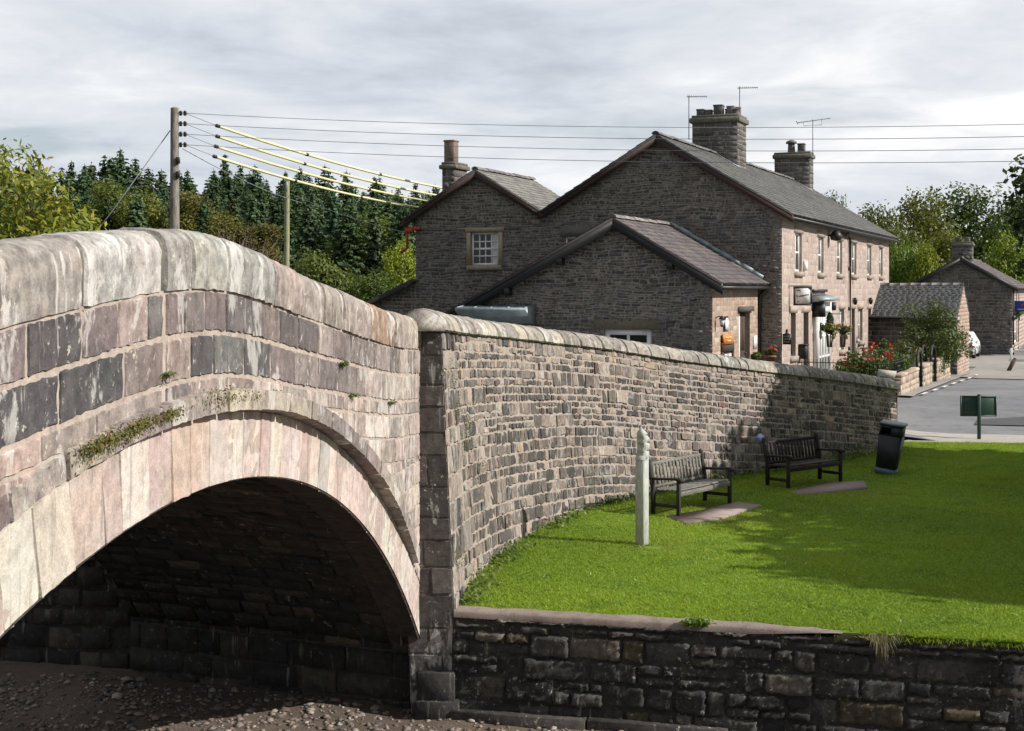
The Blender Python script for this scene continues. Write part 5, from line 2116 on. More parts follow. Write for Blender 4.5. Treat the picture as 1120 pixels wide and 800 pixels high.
xs_ = np.linspace(-.12, .2, 26)
stroke(mb, oo, R_, U_, N_, [(x, -.015 + (x + .12) * .2 + .022 * (1 if i % 2 else -1) * (1.4 if i % 7 == 3 else .8)) for i, x in enumerate(xs_)], .016)
stroke(mb, oo, R_, U_, N_, [(-.17, -.2), (-.15, -.17), (-.13, -.19), (-.1, -.18)], .014)
wbuild(mb, sgn, 'lettering', M['sign_ink'], bd)
mb = MB()
beam(mb, c - R_ * .5 + U_ * .33, c + R_ * .3 + U_ * .33, .03, .03)
wbuild(mb, sgn, 'bracket', M['iron'])

# small dark plaque with crest on the corner
c = P3(C0, (FD, .03), (ND, .16), ((0, 0, 1), 2.38))
pq = thing('crest_sign', 'small black sign with a crest on top fixed to the terrace corner', 'sign', (c[0], c[1], 2.38))
mb = MB()
mb.box(c, (.27, .04, .34), [R_, N_, U_])
o_ = [c + R_ * a + U_ * b + N_ * .02 for a, b in ((-.1, .17), (-.04, .2), (-.05, .27), (0, .34), (.05, .27), (.04, .2), (.1, .17))]
mb.prism(o_, -N_ * .04)
wbuild(mb, pq, 'board', M['black_paint'])
mb = MB()
M['dull_gold'] = simple_mat('pale_grey_lettering', (.30, .29, .25), .5)
for k, y in enumerate((.09, .0, -.09)):
    x = -.1
    while x < .08:
        w_ = random.uniform(.02, .05)
        mb.box(c + R_ * (x + w_ / 2) + U_ * y + N_ * .0215, (w_, .003, .028), [R_, N_, U_])
        x += w_ + .012
wbuild(mb, pq, 'lettering', M['dull_gold'])

# black post box by the first door
c = P3(C0, (FD, 2.75), (ND, .14), ((0, 0, 1), 1.85))
pb = thing('wall_letterbox', 'black letterbox on the wall beside the dark door', 'letterbox', (c[0], c[1], 1.85))
mb = MB()
mb.box(c, (.26, .42, .44), [R_, N_, U_], bev=.02)
mb.box(c + U_ * .25, (.30, .46, .05), [R_, N_, U_], bev=.015)
wbuild(mb, pb, 'body', M['black_paint'])
mb = MB()
mb.box(c + R_ * .131 + U_ * .12, (.004, .28, .03), [R_, N_, U_])
wbuild(mb, pb, 'slot', M['metal_grey'])

# blue sign on the far house
c = P3(S0, (FD, .35), (ND, .55), ((0, 0, 1), 2.98))
bs_ = thing('blue_sign', 'blue projecting sign on the far house at the right edge', 'sign', (c[0], c[1], 2.98))
mb = MB()
mb.box(c, (.98, .06, .62), [R_, N_, U_], bev=.01)
b_ = wbuild(mb, bs_, 'board', M['blue_board'])
M['sign_red'] = simple_mat('red_mark', (.5, .05, .08), .5)
M['sign_pale'] = simple_mat('pale_mark', (.6, .65, .8), .5)
mb = MB()
stroke(mb, c + N_ * .031, R_, U_, N_, [(-.06, .02), (.0, .1), (.1, .12), (.2, .08)], .05)
wbuild(mb, bs_, 'red_mark', M['sign_red'], b_)
mb = MB()
x = -.28
for w_ in (.07, .05, .08, .05, .07, .06, .08):
    mb.box(c + R_ * (x + w_ / 2) - U_ * .18 + N_ * .032, (w_ * .8, .003, .05), [R_, N_, U_])
    x += w_ + .01
wbuild(mb, bs_, 'lettering', M['sign_pale'], b_)
mb = MB()
beam(mb, c - R_ * .62 + U_ * .2, c - R_ * .4 + U_ * .2, .04, .04)
wbuild(mb, bs_, 'bracket', M['iron'])

# TV aerials
def aerial(name, label, x, Y, ztop, zbase, boom, bz, kind):
    bp = np.array([(x - 560) / F * Y, Y, zbase])
    t = thing(name, label, 'aerial', tuple(bp), 0, 'television aerials on the chimneys')
    mb = MB()
    mb.tube([(0, 0, 0), (0, 0, ztop - zbase)], .018, 6)
    mast = mb.build('mast', M['metal_grey'], t)
    mb = MB()
    z = ztop - zbase - .05
    if kind == 'yagi_side':
        mb.tube([(-.08, 0, z), (boom, .25, z + .06)], .016, 6)
        for k in range(10):
            f_ = -.05 + (boom + .02) * k / 9
            y = .25 * (f_ + .08) / (boom + .08)
            h = .1 if k else .2
            mb.tube([(f_, y - .09, z - .02), (f_, y + .09, z + .1)], .006, 4)
    else:
        mb.tube([(-.75, -.1, z - .12), (.85, .1, z + .12)], .016, 6)
        for k in range(12):
            f_ = -.7 + 1.5 * k / 11
            mb.tube([(f_, f_ * .1 - .2, z + f_ * .14), (f_, f_ * .1 + .2, z + f_ * .14)], .007, 4)
        mb.tube([(-.75, -.3, z - .2), (-.75, .1, z - .02)], .02, 4)
        mb.tube([(-.45, 0, z - .08), (-.42, 0, z - .25), (.42, 0, z - .2), (.42, 0, z + .06)], .012, 4)
    mb.build('antenna', M['metal_grey'], t)
    return t


aerial('television_aerial', 'thin aerial on a tall mast strapped to the left side of the big chimney', 753.5, 53.4, 11.25, 9.6, .72, 0, 'yagi_side')
aerial('television_aerial', 'thin aerial rising behind the pots of the big chimney', 809, 54.6, 11.75, 10.2, .74, 0, 'yagi_side')
aerial('television_aerial', 'wide aerial standing on the smaller far chimney', 889, 66.4, 11.9, 10.2, .8, 0, 'wide')

# ================================================================== lawn furniture
M['bench_grey'] = wood_mat('weathered_oak', (.24, .23, .20), (.10, .095, .082), (1.2, 10, 10))
M['bench_dark'] = wood_mat('dark_stained_wood', (.035, .025, .022), (.018, .014, .013), (1.2, 10, 10), .7)
M['bench_end'] = wood_mat('old_dark_oak', (.05, .047, .042), (.025, .023, .021), (6, 6, 2))


def make_bench(label, mats, length=1.80, seat_light=None):
    t = thing('garden_bench', label, 'bench', (0, 0, 0))
    ma, me_ = mats
    L = length
    seat = MB()
    for k in range(5):
        seat.box((0, -.06 - .098 * k + .02, .425 + .012 * k * .5), (L - .12, .082, .026), col=(1, 1, 1), bev=.005)
    seat.box((0, -.485, .385), (L - .12, .03, .085), bev=.006)
    seat.box((0, .03, .385), (L - .12, .03, .07), bev=.006)
    seat.build('seat', seat_light or ma, t)
    b = MB()
    tilt = .16
    def bp(z):
        return .055 + (z - .43) * tilt
    nsl = 15
    for k in range(nsl):
        x = -L / 2 + .13 + (L - .26) * k / (nsl - 1)
        beam(b, (x, bp(.47), .47), (x, bp(.86), .86), .02, .048, up=(1, 0, 0))
    beam(b, (-L / 2 + .05, bp(.475), .475), (L / 2 - .05, bp(.475), .475), .035, .06)
    # top rail, slightly raised in the middle
    pr = []
    n = 14
    for i in range(n + 1):
        x = -L / 2 + .05 + (L - .1) * i / n
        pr.append((x, .905))
    b.prism([(x, bp(.87), z) for x, z in pr] + [(x, bp(.87), .835) for x, _ in reversed(pr)], (0, .035, 0))
    b.build('backrest', ma, t)
    for s in (-1, 1):
        m = MB()
        m.box((s * (L / 2 - .03), -.47, .315), (.062, .062, .63), bev=.006)
        m.build('leg', me_, t)
        m = MB()
        xl = s * (L / 2 - .03) - .031
        m.prism([(xl, y, z) for y, z in ((.02, 0), (.082, 0), (.082, .44), (bp(.95) + .035, .95), (bp(.98) + .01, .985), (bp(.95) - .028, .95), (.02, .43))], (.062, 0, 0))
        m.build('leg', me_, t)
        m = MB()
        pts = []
        prof_ = [(.12, .655), (.0, .645), (-.2, .655), (-.4, .675), (-.5, .678), (-.55, .66), (-.565, .63), (-.54, .605), (-.49, .615), (-.4, .635), (-.2, .62), (.0, .605), (.11, .61)]
        m.prism([(s * (L / 2 - .03) - .045, y, z) for y, z in prof_], (.09, 0, 0))
        m.build('armrest', me_, t)
        m = MB()
        m.box((s * (L / 2 - .03), -.21, .17), (.035, .46, .06), bev=.005)
        m.build('stretcher', me_, t)
    return t


b1 = make_bench('weathered pale grey slatted wooden bench standing behind the carved post', (M['bench_grey'], M['bench_end']), 1.92)
a1 = atan2(1.6, 1.21)
b1.location = (3.11, 25.98, .0)
b1.rotation_euler = (0, 0, a1)
b2 = make_bench('dark brown stained slatted bench nearer the black litter bin', (M['bench_dark'], M['bench_dark']))
b2.location = (5.85, 29.28, .0)
b2.rotation_euler = (0, 0, atan2(1.2, 1.36))
b1['group'] = b2['group'] = 'benches along the wall'

# blue bag caught at the end of the dark bench
bl = px(831, 480, 29.35)
bag = thing('blue_bag', 'small blue bag hanging at the left end of the dark bench', 'bag', tuple(bl))
M['blue_plastic'] = simple_mat('blue_plastic', (.15, .20, .33), .4, var=.25, scale=12, bmp=.6)
mb = MB()
vv_ = []
nl, nm = 12, 8
for i in range(nm + 1):
    z = .11 - .24 * i / nm
    r = [.02, .05, .085, .10, .105, .10, .085, .055, .02][i]
    for k in range(nl):
        a = 2 * pi * k / nl
        q = r * (1 + .16 * sin(3 * a + i) + random.uniform(-.08, .08))
        vv_.append((q * cos(a), q * .8 * sin(a), z + random.uniform(-.01, .01)))
fs_ = [(i * nl + k, (i + 1) * nl + k, (i + 1) * nl + (k + 1) % nl, i * nl + (k + 1) % nl) for i in range(nm) for k in range(nl)]
mb.add(vv_, fs_)
mb.build('pouch', M['blue_plastic'], bag, True)
mb = MB()
mb.tube([(-.02, 0, .1), (-.01, .02, .17), (.03, .03, .19), (.05, .02, .17), (.03, 0, .1)], .006, 5)
mb.build('knot', M['blue_plastic'], bag)

# carved post
PC = np.array([2.03, 22.2, 0.0])
cp = thing('carved_post', 'pale grey green carved wooden post standing alone on the grass', 'post', tuple(PC), radians(52))
M['post_wood'] = wood_mat('pale_weathered_wood', (.49, .505, .465), (.31, .32, .295), (7, 7, 1), .8)
mb = MB()
hw = .08
mb.box((0, 0, .63), (2 * hw, 2 * hw, 1.40), bev=.012)
# chamfered shoulder into the carved head
mb.add([(-hw, -hw, 1.33), (hw, -hw, 1.33), (hw, hw, 1.33), (-hw, hw, 1.33), (-.06, -.075, 1.40), (.075, -.075, 1.40), (.075, .075, 1.40), (-.06, .075, 1.40)],
       [(0, 1, 5, 4), (1, 2, 6, 5), (2, 3, 7, 6), (3, 0, 4, 7), (4, 5, 6, 7)])
mb.build('shaft', M['post_wood'], cp)
# carved head: scalloped profile towards +x, sawn with a wavy outline and rounded tiers
mb = MB()
tiers = [(1.34, .092, .0), (1.40, .112, .03), (1.455, .095, .04), (1.475, .045, .0), (1.50, .10, .045), (1.55, .122, .06), (1.585, .09, .04), (1.60, .045, .0),
         (1.625, .095, .035), (1.665, .105, .045), (1.70, .07, .01), (1.712, .042, -.01), (1.735, .07, .0), (1.765, .06, -.02), (1.80, .03, -.035), (1.835, .006, -.04)]
nl = 14
vv_, fs_ = [], []
for i, (z, r, dx) in enumerate(tiers):
    for k in range(nl):
        a = 2 * pi * k / nl
        sq = 1 / max(abs(cos(a)), abs(sin(a))) ** .75
        front_ = .5 + .5 * cos(a)
        rr_ = .072 * (1 - front_) + r * front_ if z < 1.74 else r
        vv_.append((rr_ * sq * cos(a) + dx * .6, min(rr_, .08) * sq * sin(a), z))
for i in range(len(tiers) - 1):
    for k in range(nl):
        fs_.append((i * nl + k, i * nl + (k + 1) % nl, (i + 1) * nl + (k + 1) % nl, (i + 1) * nl + k))
fs_.append(tuple(range(nl))[::-1]); fs_.append(tuple((len(tiers) - 1) * nl + k for k in range(nl)))
mb.add(vv_, fs_)
mb.build('carved_head', M['post_wood'], cp)

# litter bin, leaning
lb = thing('litter_bin', 'black litter bin leaning to the right at the end of the wall', 'bin', (8.12, 30.9, -.02))
lb.rotation_euler = (radians(-2), radians(8.5), radians(-24))
M['bin_black'] = simple_mat('bin_plastic', (.016, .02, .026), .5, var=.2, scale=6)
M['bin_band'] = simple_mat('faded_blue_band', (.10, .15, .20), .6, var=.2, scale=9)
mb = MB()
w0, w1 = .215, .25
def ring(w, z, ch=.05):
    return [(-w + ch, -w, z), (w - ch, -w, z), (w, -w + ch, z), (w, w - ch, z), (w - ch, w, z), (-w + ch, w, z), (-w, w - ch, z), (-w, -w + ch, z)]
mb.add(ring(w0, .13) + ring(w1, .84), [(i, (i + 1) % 8, 8 + (i + 1) % 8, 8 + i) for i in range(8)] + [tuple(range(8))[::-1], tuple(range(8, 16))])
for x in (-.12, 0, .12):
    mb.box((x, -w0 - .012, .45), (.02, .02, .6))
mb.build('body', M['bin_black'], lb)
mb = MB()
mb.add(ring(w0 + .01, .02) + ring(w0 + .014, .125), [(i, (i + 1) % 8, 8 + (i + 1) % 8, 8 + i) for i in range(8)] + [tuple(range(8))[::-1], tuple(range(8, 16))])
mb.build('base_band', M['bin_band'], lb)
mb = MB()
# hood with an opening on the camera side
for sx_ in (-1, 1):
    mb.prism([(sx_ * (w1 - .015), -w1, .84), (sx_ * (w1 - .015), w1, .84), (sx_ * (w1 - .015), w1, 1.1), (sx_ * (w1 - .015), -w1, 1.06)], (.03 * -sx_, 0, 0))
mb.box((0, w1 - .015, .965), (2 * w1 - .03, .03, .25))
mb.box((.12, -w1 + .015, .95), (.24, .026, .21))
mb.box((-.10, -w1 + .015, 1.03), (.26, .026, .05))
mb.prism([(-w1 - .01, -w1 - .01, 1.055), (-w1 - .01, w1 + .01, 1.10), (-w1 - .01, w1 + .01, 1.13), (-w1 - .01, -w1 - .01, 1.085)], (2 * w1 + .02, 0, 0))
mb.build('hood', M['bin_black'], lb)
M['bin_inside'] = simple_mat('bin_inside', (.006, .006, .007), .8)
mb = MB()
mb.box((-.06, 0, .86), (.3, .4, .02))
mb.build('bin_opening', M['bin_inside'], lb)
M['bin_lid'] = simple_mat('grey_lid', (.13, .14, .15), .5, var=.2)
mb = MB()
mb.prism([(-w1 - .012, -w1 - .012, 1.088), (-w1 - .012, w1 + .012, 1.133), (-w1 - .012, w1 + .012, 1.142), (-w1 - .012, -w1 - .012, 1.097)], (2 * w1 + .024, 0, 0))
mb.build('lid', M['bin_lid'], lb)

# green sign seen from behind
gs = thing('green_sign', 'dark green sign on a post at the far edge of the grass, seen from behind', 'sign', (12.38, 37.7, 0), radians(-4))
M['green_metal'] = simple_mat('dark_green_metal', (.022, .055, .043), .5, var=.15, scale=5)
mb = MB()
mb.box((0, 0, .56), (.085, .085, 1.24), bev=.008)
mb.lathe((0, 0, 1.175), [(.05, 0), (.05, .02), (.02, .03)], 8)
mb.build('post', M['green_metal'], gs)
mb = MB()
mb.box((0, .065, .885), (.95, .03, .55), bev=.006)
for s in (-1, 1):
    mb.box((s * .455, .047, .885), (.03, .012, .54))
    mb.box((0, .047, .885 + s * .255), (.88, .012, .03))
mb.build('panel', M['green_metal'], gs)

# small slanted pale panel behind the end of the wall
spn = px(970, 409, 42.2)
sl = thing('slanted_panel', 'small pale stone coloured slanted panel behind the end of the wall', 'panel', (spn[0], spn[1], .35))
mb = MB()
M['pale_stone'] = simple_mat('pale_stone', (.42, .41, .36), .8, var=.15, scale=8)
o_ = [(-.28, -.12, spn[2] - .35 + .13), (.28, -.05, spn[2] - .35 + .06), (.23, -.02, spn[2] - .35 - .12), (-.33, -.16, spn[2] - .35 - .05)]
mb.prism(o_, (.01, .06, .012))
mb.build('board', M['pale_stone'], sl)
mb = MB()
mb.box((0, 0, (spn[2] - .35) / 2 - .1), (.16, .1, spn[2] - .45))
mb.build('leg', M['pale_stone'], sl)

# ================================================================== garden front: walls, gates, rails
gwpos = frame_pos((GP[0], GP[1], 0), FD, ND)
gz = lambda s, w=0.0: float(ground_z(GP[0] + FD[0] * s + ND[0] * w, GP[1] + FD[1] * s + ND[1] * w))
gst = picker([((.38, .32, .25), 3), ((.33, .265, .21), 3), ((.42, .37, .30), 2), ((.27, .22, .18), 1)], .1)


def garden_wall(label, s0, s1, h):
    c = P3((GP[0], GP[1], 0), (FD, (s0 + s1) / 2), (ND, -.2))
    t = thing('garden_wall', label, 'wall', (c[0], c[1], gz((s0 + s1) / 2)), 0, 'low garden walls beside the road')
    zb = lambda s: gz(s) - .1
    mb = MB()
    z0 = min(zb(s0), zb(s1)); z1 = max(gz(s0), gz(s1)) + h
    # four faces
    o4 = P3((GP[0], GP[1], 0), (FD, s0))
    fr = frame_pos(o4, FD, ND)
    sheet(mb, fr, [0, s1 - s0], [z0, z1], 0, col=(.36, .31, .25))
    masonry(mb, fr, courses_of(z0, z1, .14, .24), lambda a, b: [(0, s1 - s0)], lambda hh: random.uniform(.25, .5), gst, joint=.018, d=(.005, .03), bevel=.014, cell=.2, rough=.004, tilt=.08)
    en = frame_pos(P3(o4, (ND, -.42)), ND, -FD)
    sheet(mb, en, [0, .42], [z0, z1], 0, col=(.36, .31, .25))
    masonry(mb, en, courses_of(z0, z1, .14, .24), lambda a, b: [(0, .42)], lambda hh: .42, gst, joint=.018, d=(.005, .03), bevel=.014, cell=.2, rough=.004, tilt=.08)
    e2 = frame_pos(P3(o4, (FD, s1 - s0)), -ND, FD)
    sheet(mb, e2, [0, .42], [z0, z1], 0, col=(.36, .31, .25))
    bk = frame_pos(P3(o4, (ND, -.42), (FD, s1 - s0)), -FD, -ND)
    sheet(mb, bk, [0, s1 - s0], [z0, z1], 0, col=(.36, .31, .25))
    wbuild(mb, t, 'masonry', M['facade'])
    mb = MB()
    n = max(1, int((s1 - s0) / .7))
    for i in range(n):
        a = s0 + (s1 - s0) * (i + .5) / n
        cc = P3((GP[0], GP[1], 0), (FD, a), (ND, -.21), ((0, 0, 1), z1 + .05))
        mb.box(cc, ((s1 - s0) / n - .015, .50, .12), [(*FD, 0), (-ND[0], -ND[1], 0), (0, 0, 1)], gst(0, 0), .03)
    wbuild(mb, t, 'capping', M['facade'])
    return z1 + .11


h1 = garden_wall('low pale stone garden wall nearest the wall end', 0.0, 4.5, .62)
h2 = garden_wall('middle pale stone garden wall between the two hooped gates', 5.9, 8.6, .72)
h3 = garden_wall('third low pale stone garden wall under the big green shrub', 10.3, 15.0, .85)


def railing(label, o, r, L, z0, z1, pitch=.11, cat='railing', group=None, spikes=True):
    t = thing('iron_railing', label, cat, (o[0], o[1], z0), 0, group)
    r = np.array([*r, 0.0])
    o = np.array([o[0], o[1], 0.0])
    mb = MB()
    for z in (z0 + .08, z1 - .08):
        mb.tube([o + r * 0 + U_ * z, o + r * L + U_ * z], .014, 5)
    wbuild(mb, t, 'rail', M['iron'])
    mb = MB()
    n = int(L / pitch)
    for i in range(n + 1):
        p = o + r * (L * i / n)
        mb.tube([p + U_ * z0, p + U_ * (z1 - .02), p + U_ * (z1 + .04)], [.010, .010, .003], 5)
    wbuild(mb, t, 'bars', M['iron'])


railing('black iron railing across the garden in front of the terrace flowers', P3((GP[0], GP[1], 0), (FD, .25), (ND, -.25))[:2], GD, 4.2, .62, 1.62, .13)
railing('black iron railing on top of the nearest garden wall', P3((GP[0], GP[1], 0), (FD, .15), (ND, -.21))[:2], FD, 4.2, h1, h1 + .42, .07)


def hoop_gate(label, s0, s1, h):
    c = P3((GP[0], GP[1], 0), (FD, s0), (ND, -.15))
    t = thing('hooped_gate', label, 'gate', (c[0], c[1], gz(s0)), 0, 'hooped iron gates in the garden wall')
    mb = MB()
    z0 = gz(s0) + .02
    for off in (0.0, -.34):
        pts = []
        for k in range(15):
            a = pi * k / 14
            s = (s0 + s1) / 2 - cos(a) * (s1 - s0) / 2
            pts.append(P3((GP[0], GP[1], 0), (FD, s), (ND, -.06 + off), ((0, 0, 1), z0 + h - .42 + .42 * sin(a))))
        pts = [P3((GP[0], GP[1], 0), (FD, s0), (ND, -.06 + off), ((0, 0, 1), z0))] + pts + [P3((GP[0], GP[1], 0), (FD, s1), (ND, -.06 + off), ((0, 0, 1), z0))]
        mb.tube(pts, .045, 8)
    wbuild(mb, t, 'hoop', M['iron'])
    mb = MB()
    for k in range(1, 9):
        s = s0 + (s1 - s0) * k / 9
        zt_ = z0 + .95
        mb.tube([P3((GP[0], GP[1], 0), (FD, s), (ND, -.2), ((0, 0, 1), z0 + .05)), P3((GP[0], GP[1], 0), (FD, s), (ND, -.2), ((0, 0, 1), zt_))], .012, 5)
    for z in (z0 + .12, z0 + .9):
        mb.tube([P3((GP[0], GP[1], 0), (FD, s0), (ND, -.2), ((0, 0, 1), z)), P3((GP[0], GP[1], 0), (FD, s1), (ND, -.2), ((0, 0, 1), z))], .016, 5)
    wbuild(mb, t, 'gate_leaf', M['iron'])


hoop_gate('nearer black hooped iron gate between pale garden walls', 4.62, 5.78, 1.35)
hoop_gate('farther black hooped iron gate below the green shrub', 8.75, 10.15, 1.45)

# dark wooden yard gate beside the outbuilding
c = P3((GP[0], GP[1], 0), (FD, 15.2), (ND, -.1))
yg = thing('yard_gate', 'tall dark boarded gate between garden wall and outbuilding', 'gate', (c[0], c[1], gz(15.2)))
mb = MB()
for k in range(11):
    cc = P3(c, (FD, .1 + .2 * k), ((0, 0, 1), gz(15.2) + .95))
    mb.box(cc, (.19, .05, 1.8), [(*FD, 0), (-ND[0], -ND[1], 0), (0, 0, 1)], bev=.008)
wbuild(mb, yg, 'boards', M['dark_door'])
mb = MB()
for s in (-.05, 2.3):
    mb.box(P3(c, (FD, s), ((0, 0, 1), gz(15.2) + 1.0)), (.12, .12, 2.05), [(*FD, 0), (-ND[0], -ND[1], 0), (0, 0, 1)], bev=.01)
wbuild(mb, yg, 'gate_post', M['dark_door'])

# pale yard wall block in front of the outbuilding end
c = P3((GP[0], GP[1], 0), (FD, 17.5))
yw = thing('yard_wall', 'pale stone wall pier at the corner of the side lane', 'wall', (c[0], c[1], .15))
yp = frame_pos(P3((GP[0], GP[1], 0), (FD, 17.0)), FD, ND)
mb = MB()
sheet(mb, yp, [0, 1.6], [-.1, 1.75], 0.02, col=(.38, .31, .27))
masonry(mb, yp, courses_of(-.1, 1.75, .15, .24), lambda a, b: [(0, 1.6)], lambda h: random.uniform(.25, .5), fac2, joint=.015, d=(.024, .04), bevel=.01, cell=.4)
y2 = frame_pos(P3((GP[0], GP[1], 0), (FD, 17.0), (ND, -.65)), ND, -FD)
sheet(mb, y2, [0, .67], [-.1, 1.75], 0.02, col=(.38, .31, .27))
masonry(mb, y2, courses_of(-.1, 1.75, .15, .24), lambda a, b: [(0, .67)], lambda h: random.uniform(.25, .5), fac2, joint=.015, d=(.024, .04), bevel=.01, cell=.4)
cc = P3((GP[0], GP[1], 0), (FD, 17.8), (ND, -.32), ((0, 0, 1), 1.78))
mb.box(cc, (1.75, .8, .1), [(*FD, 0), (-ND[0], -ND[1], 0), (0, 0, 1)], (.36, .30, .25), .02)
wbuild(mb, yw, 'masonry', M['facade'])

# ================================================================== parked car in the lane
car = thing('parked_car', 'white car parked in the side lane, half hidden by the outbuilding', 'car', (25.4, 80.3, .13), atan2(FD[1], FD[0]))
M['car_white'] = simple_mat('car_white', (.75, .76, .78), .25, var=.02, bmp=0)
M['tyre'] = simple_mat('tyre', (.02, .02, .02), .85)
M['car_glass'] = glass_mat('car_glass')
M['tail'] = simple_mat('tail_lamp', (.35, .02, .02), .3)
prof_c = [(-2.0, .30), (-2.05, .55), (-2.0, .92), (-1.85, .98), (-1.55, 1.42), (-.2, 1.46), (.45, 1.36), (1.1, .96), (1.75, .86), (2.02, .66), (2.05, .35), (1.95, .24), (-1.9, .24)]
mb = MB()
n = len(prof_c)
vv_ = []
for y, k in ((-.82, 0), (-.70, 1), (.70, 1), (.82, 0)):
    for (x, z) in prof_c:
        f_ = 1.0
        yy = y
        if z > 1.0:
            yy = y * (.80 if k == 0 else .82)
        vv_.append((x, yy, z + (.012 if k else -.01)))
fs_ = []
for r in range(3):
    for i in range(n):
        j = (i + 1) % n
        fs_.append((r * n + i, r * n + j, (r + 1) * n + j, (r + 1) * n + i))
fs_.append(tuple(range(n))[::-1]); fs_.append(tuple(3 * n + i for i in range(n)))
mb.add(vv_, fs_)
mb.build('body', M['car_white'], car)
mb = MB()
mb.quad((-1.86, -.56, 1.01), (-1.86, .56, 1.01), (-1.59, .54, 1.38), (-1.59, -.54, 1.38))
mb.quad((1.07, -.56, 1.0), (1.07, .56, 1.0), (.5, .54, 1.35), (.5, -.54, 1.35))
for s in (-1, 1):
    mb.add([(-1.5, s * .69, 1.02), (.85, s * .72, 1.02), (.35, s * .675, 1.33), (-1.4, s * .672, 1.36)], [(0, 1, 2, 3)])
mb.build('windows', M['car_glass'], car)
for x in (-1.3, 1.3):
    for s in (-1, 1):
        m = MB()
        m.tube([(x, s * .66, .31), (x, s * .84, .31)], .31, 16)
        wh = m.build('wheel', M['tyre'], car)
        m = MB()
        m.tube([(x, s * .83, .31), (x, s * .85, .31)], .19, 12)
        m.build('rim', M['metal_grey'], wh)
for s in (-1, 1):
    m = MB()
    m.box((-2.02, s * .66, .78), (.07, .16, .24), bev=.02)
    m.build('tail_lamp', M['tail'], car)
m = MB()
m.box((-2.06, 0, .6), (.02, .5, .11))
m.build('number_plate', M['sign_white'], car)
m = MB()
m.box((-2.04, 0, .36), (.08, 1.55, .16), bev=.02)
m.build('bumper', M['tyre'], car)

# white fence and leaning post at the right edge
fp = px(1106, 400, 68)
wf = thing('white_fence', 'white post and rail fence at the right edge of the lane', 'fence', (fp[0], fp[1], float(ground_z(fp[0], fp[1]))))
fd = np.array([.93, -.37])
mb = MB()
for z in (.42, .85):
    mb.box((fd[0] * 3, fd[1] * 3, z), (6.2, .05, .11), [(*fd, 0), (-fd[1], fd[0], 0), (0, 0, 1)])
mb.build('rail', M['white_paint'], wf)
for k in range(7):
    m = MB()
    m.box((fd[0] * k, fd[1] * k, .48), (.11, .11, 1.05), [(*fd, 0), (-fd[1], fd[0], 0), (0, 0, 1)], bev=.01)
    m.build('post', M['white_paint'], wf)
lp = px(1105, 401, 66)
ls = thing('leaning_post', 'short brown post leaning beside the white fence', 'post', (lp[0], lp[1], float(ground_z(lp[0], lp[1])) + .03))
M['brown_wood'] = wood_mat('brown_wood', (.12, .07, .05), (.06, .04, .03), (8, 8, 1))
mb = MB()
beam(mb, (-.1, 0, -.05), (.2, 0, .52), .14, .18, up=(0, 1, 0))
mb.build('shaft', M['brown_wood'], ls)
mb = MB()
beam(mb, (.19, 0, .50), (.23, 0, .58), .10, .14, up=(0, 1, 0))
mb.build('top', M['brown_wood'], ls)

# ================================================================== poles and wires
M['pole_wood'] = wood_mat('grey_pole_wood', (.30, .27, .24), (.13, .12, .105), (6, 6, .6))
M['pole_pale'] = wood_mat('pale_pole', (.34, .35, .20), (.2, .2, .12), (6, 6, .6))
M['ceramic'] = simple_mat('brown_insulator', (.03, .022, .02), .3)
M['wire'] = simple_mat('grey_wire', (.22, .23, .25), .6)
M['yellow_sleeve'] = simple_mat('yellow_sleeve', (.68, .63, .36), .5, var=.12, scale=3)
pp = np.array([(191 - 560) / F * 40, 40.0, 1.0])
pt = px(191, 119, 40)
pole = thing('utility_pole', 'tall grey wooden electricity pole with brown insulators behind the bridge', 'pole', tuple(pp))
mb = MB()
mb.tube([pp, pp + U_ * 4, pt], [.16, .14, .115], 12)
mb.lathe(pt, [(.12, 0), (.09, .03), (.02, .05)], 12)
wbuild(mb, pole, 'shaft', M['pole_wood'], None, True)
ins = []
for y in (124, 135.5, 147, 158.5):
    z = px(0, y, 40)[2]
    m = MB()
    m.tube([(pt[0], 40, z), (pt[0] + .36, 40, z)], .012, 5)
    for x in (.17, .29):
        m.lathe((pt[0] + x, 40, z - .07), [(.03, 0), (.055, .03), (.03, .07), (.055, .1), (.03, .14)], 8)
    wbuild(m, pole, 'insulator', M['ceramic'])
    ins.append(np.array([pt[0] + .29, 40, z]))
m = MB()
for z in (7.6, 7.2):
    m.box((pt[0] + .12, 39.9, z), (.1, .12, .18), bev=.01)
wbuild(m, pole, 'cut_out_box', M['ceramic'])

p2 = px(314, 198, 62)
pole2 = thing('slender_pole', 'slender pale green pole in front of the dark conifers', 'pole', (p2[0], 62, .8))
mb = MB()
mb.tube([(p2[0] - .05, 62, .8), (p2[0], 62, p2[2])], [.15, .11], 10)
wbuild(mb, pole2, 'shaft', M['pole_pale'], None, True)
mb = MB()
mb.box((p2[0], 61.9, p2[2] - .25), (.08, .1, .4), bev=.01)
mb.tube([(p2[0], 62, p2[2]), (p2[0] + .05, 62, p2[2] + .22)], .03, 6)
wbuild(mb, pole2, 'bracket', M['lead'])


def cat_pts(a, b, sag, n=24):
    t_ = np.linspace(0, 1, n)
    p = a[None] * (1 - t_[:, None]) + b[None] * t_[:, None]
    p[:, 2] -= sag * 4 * t_ * (1 - t_)
    return p


def cable(label, name, pts, r, mat='wire', group=None):
    mb = MB()
    mb.tube(pts, r, 5)
    o = mb.build(name, M[mat])
    return tag(o, label, 'cable', group)


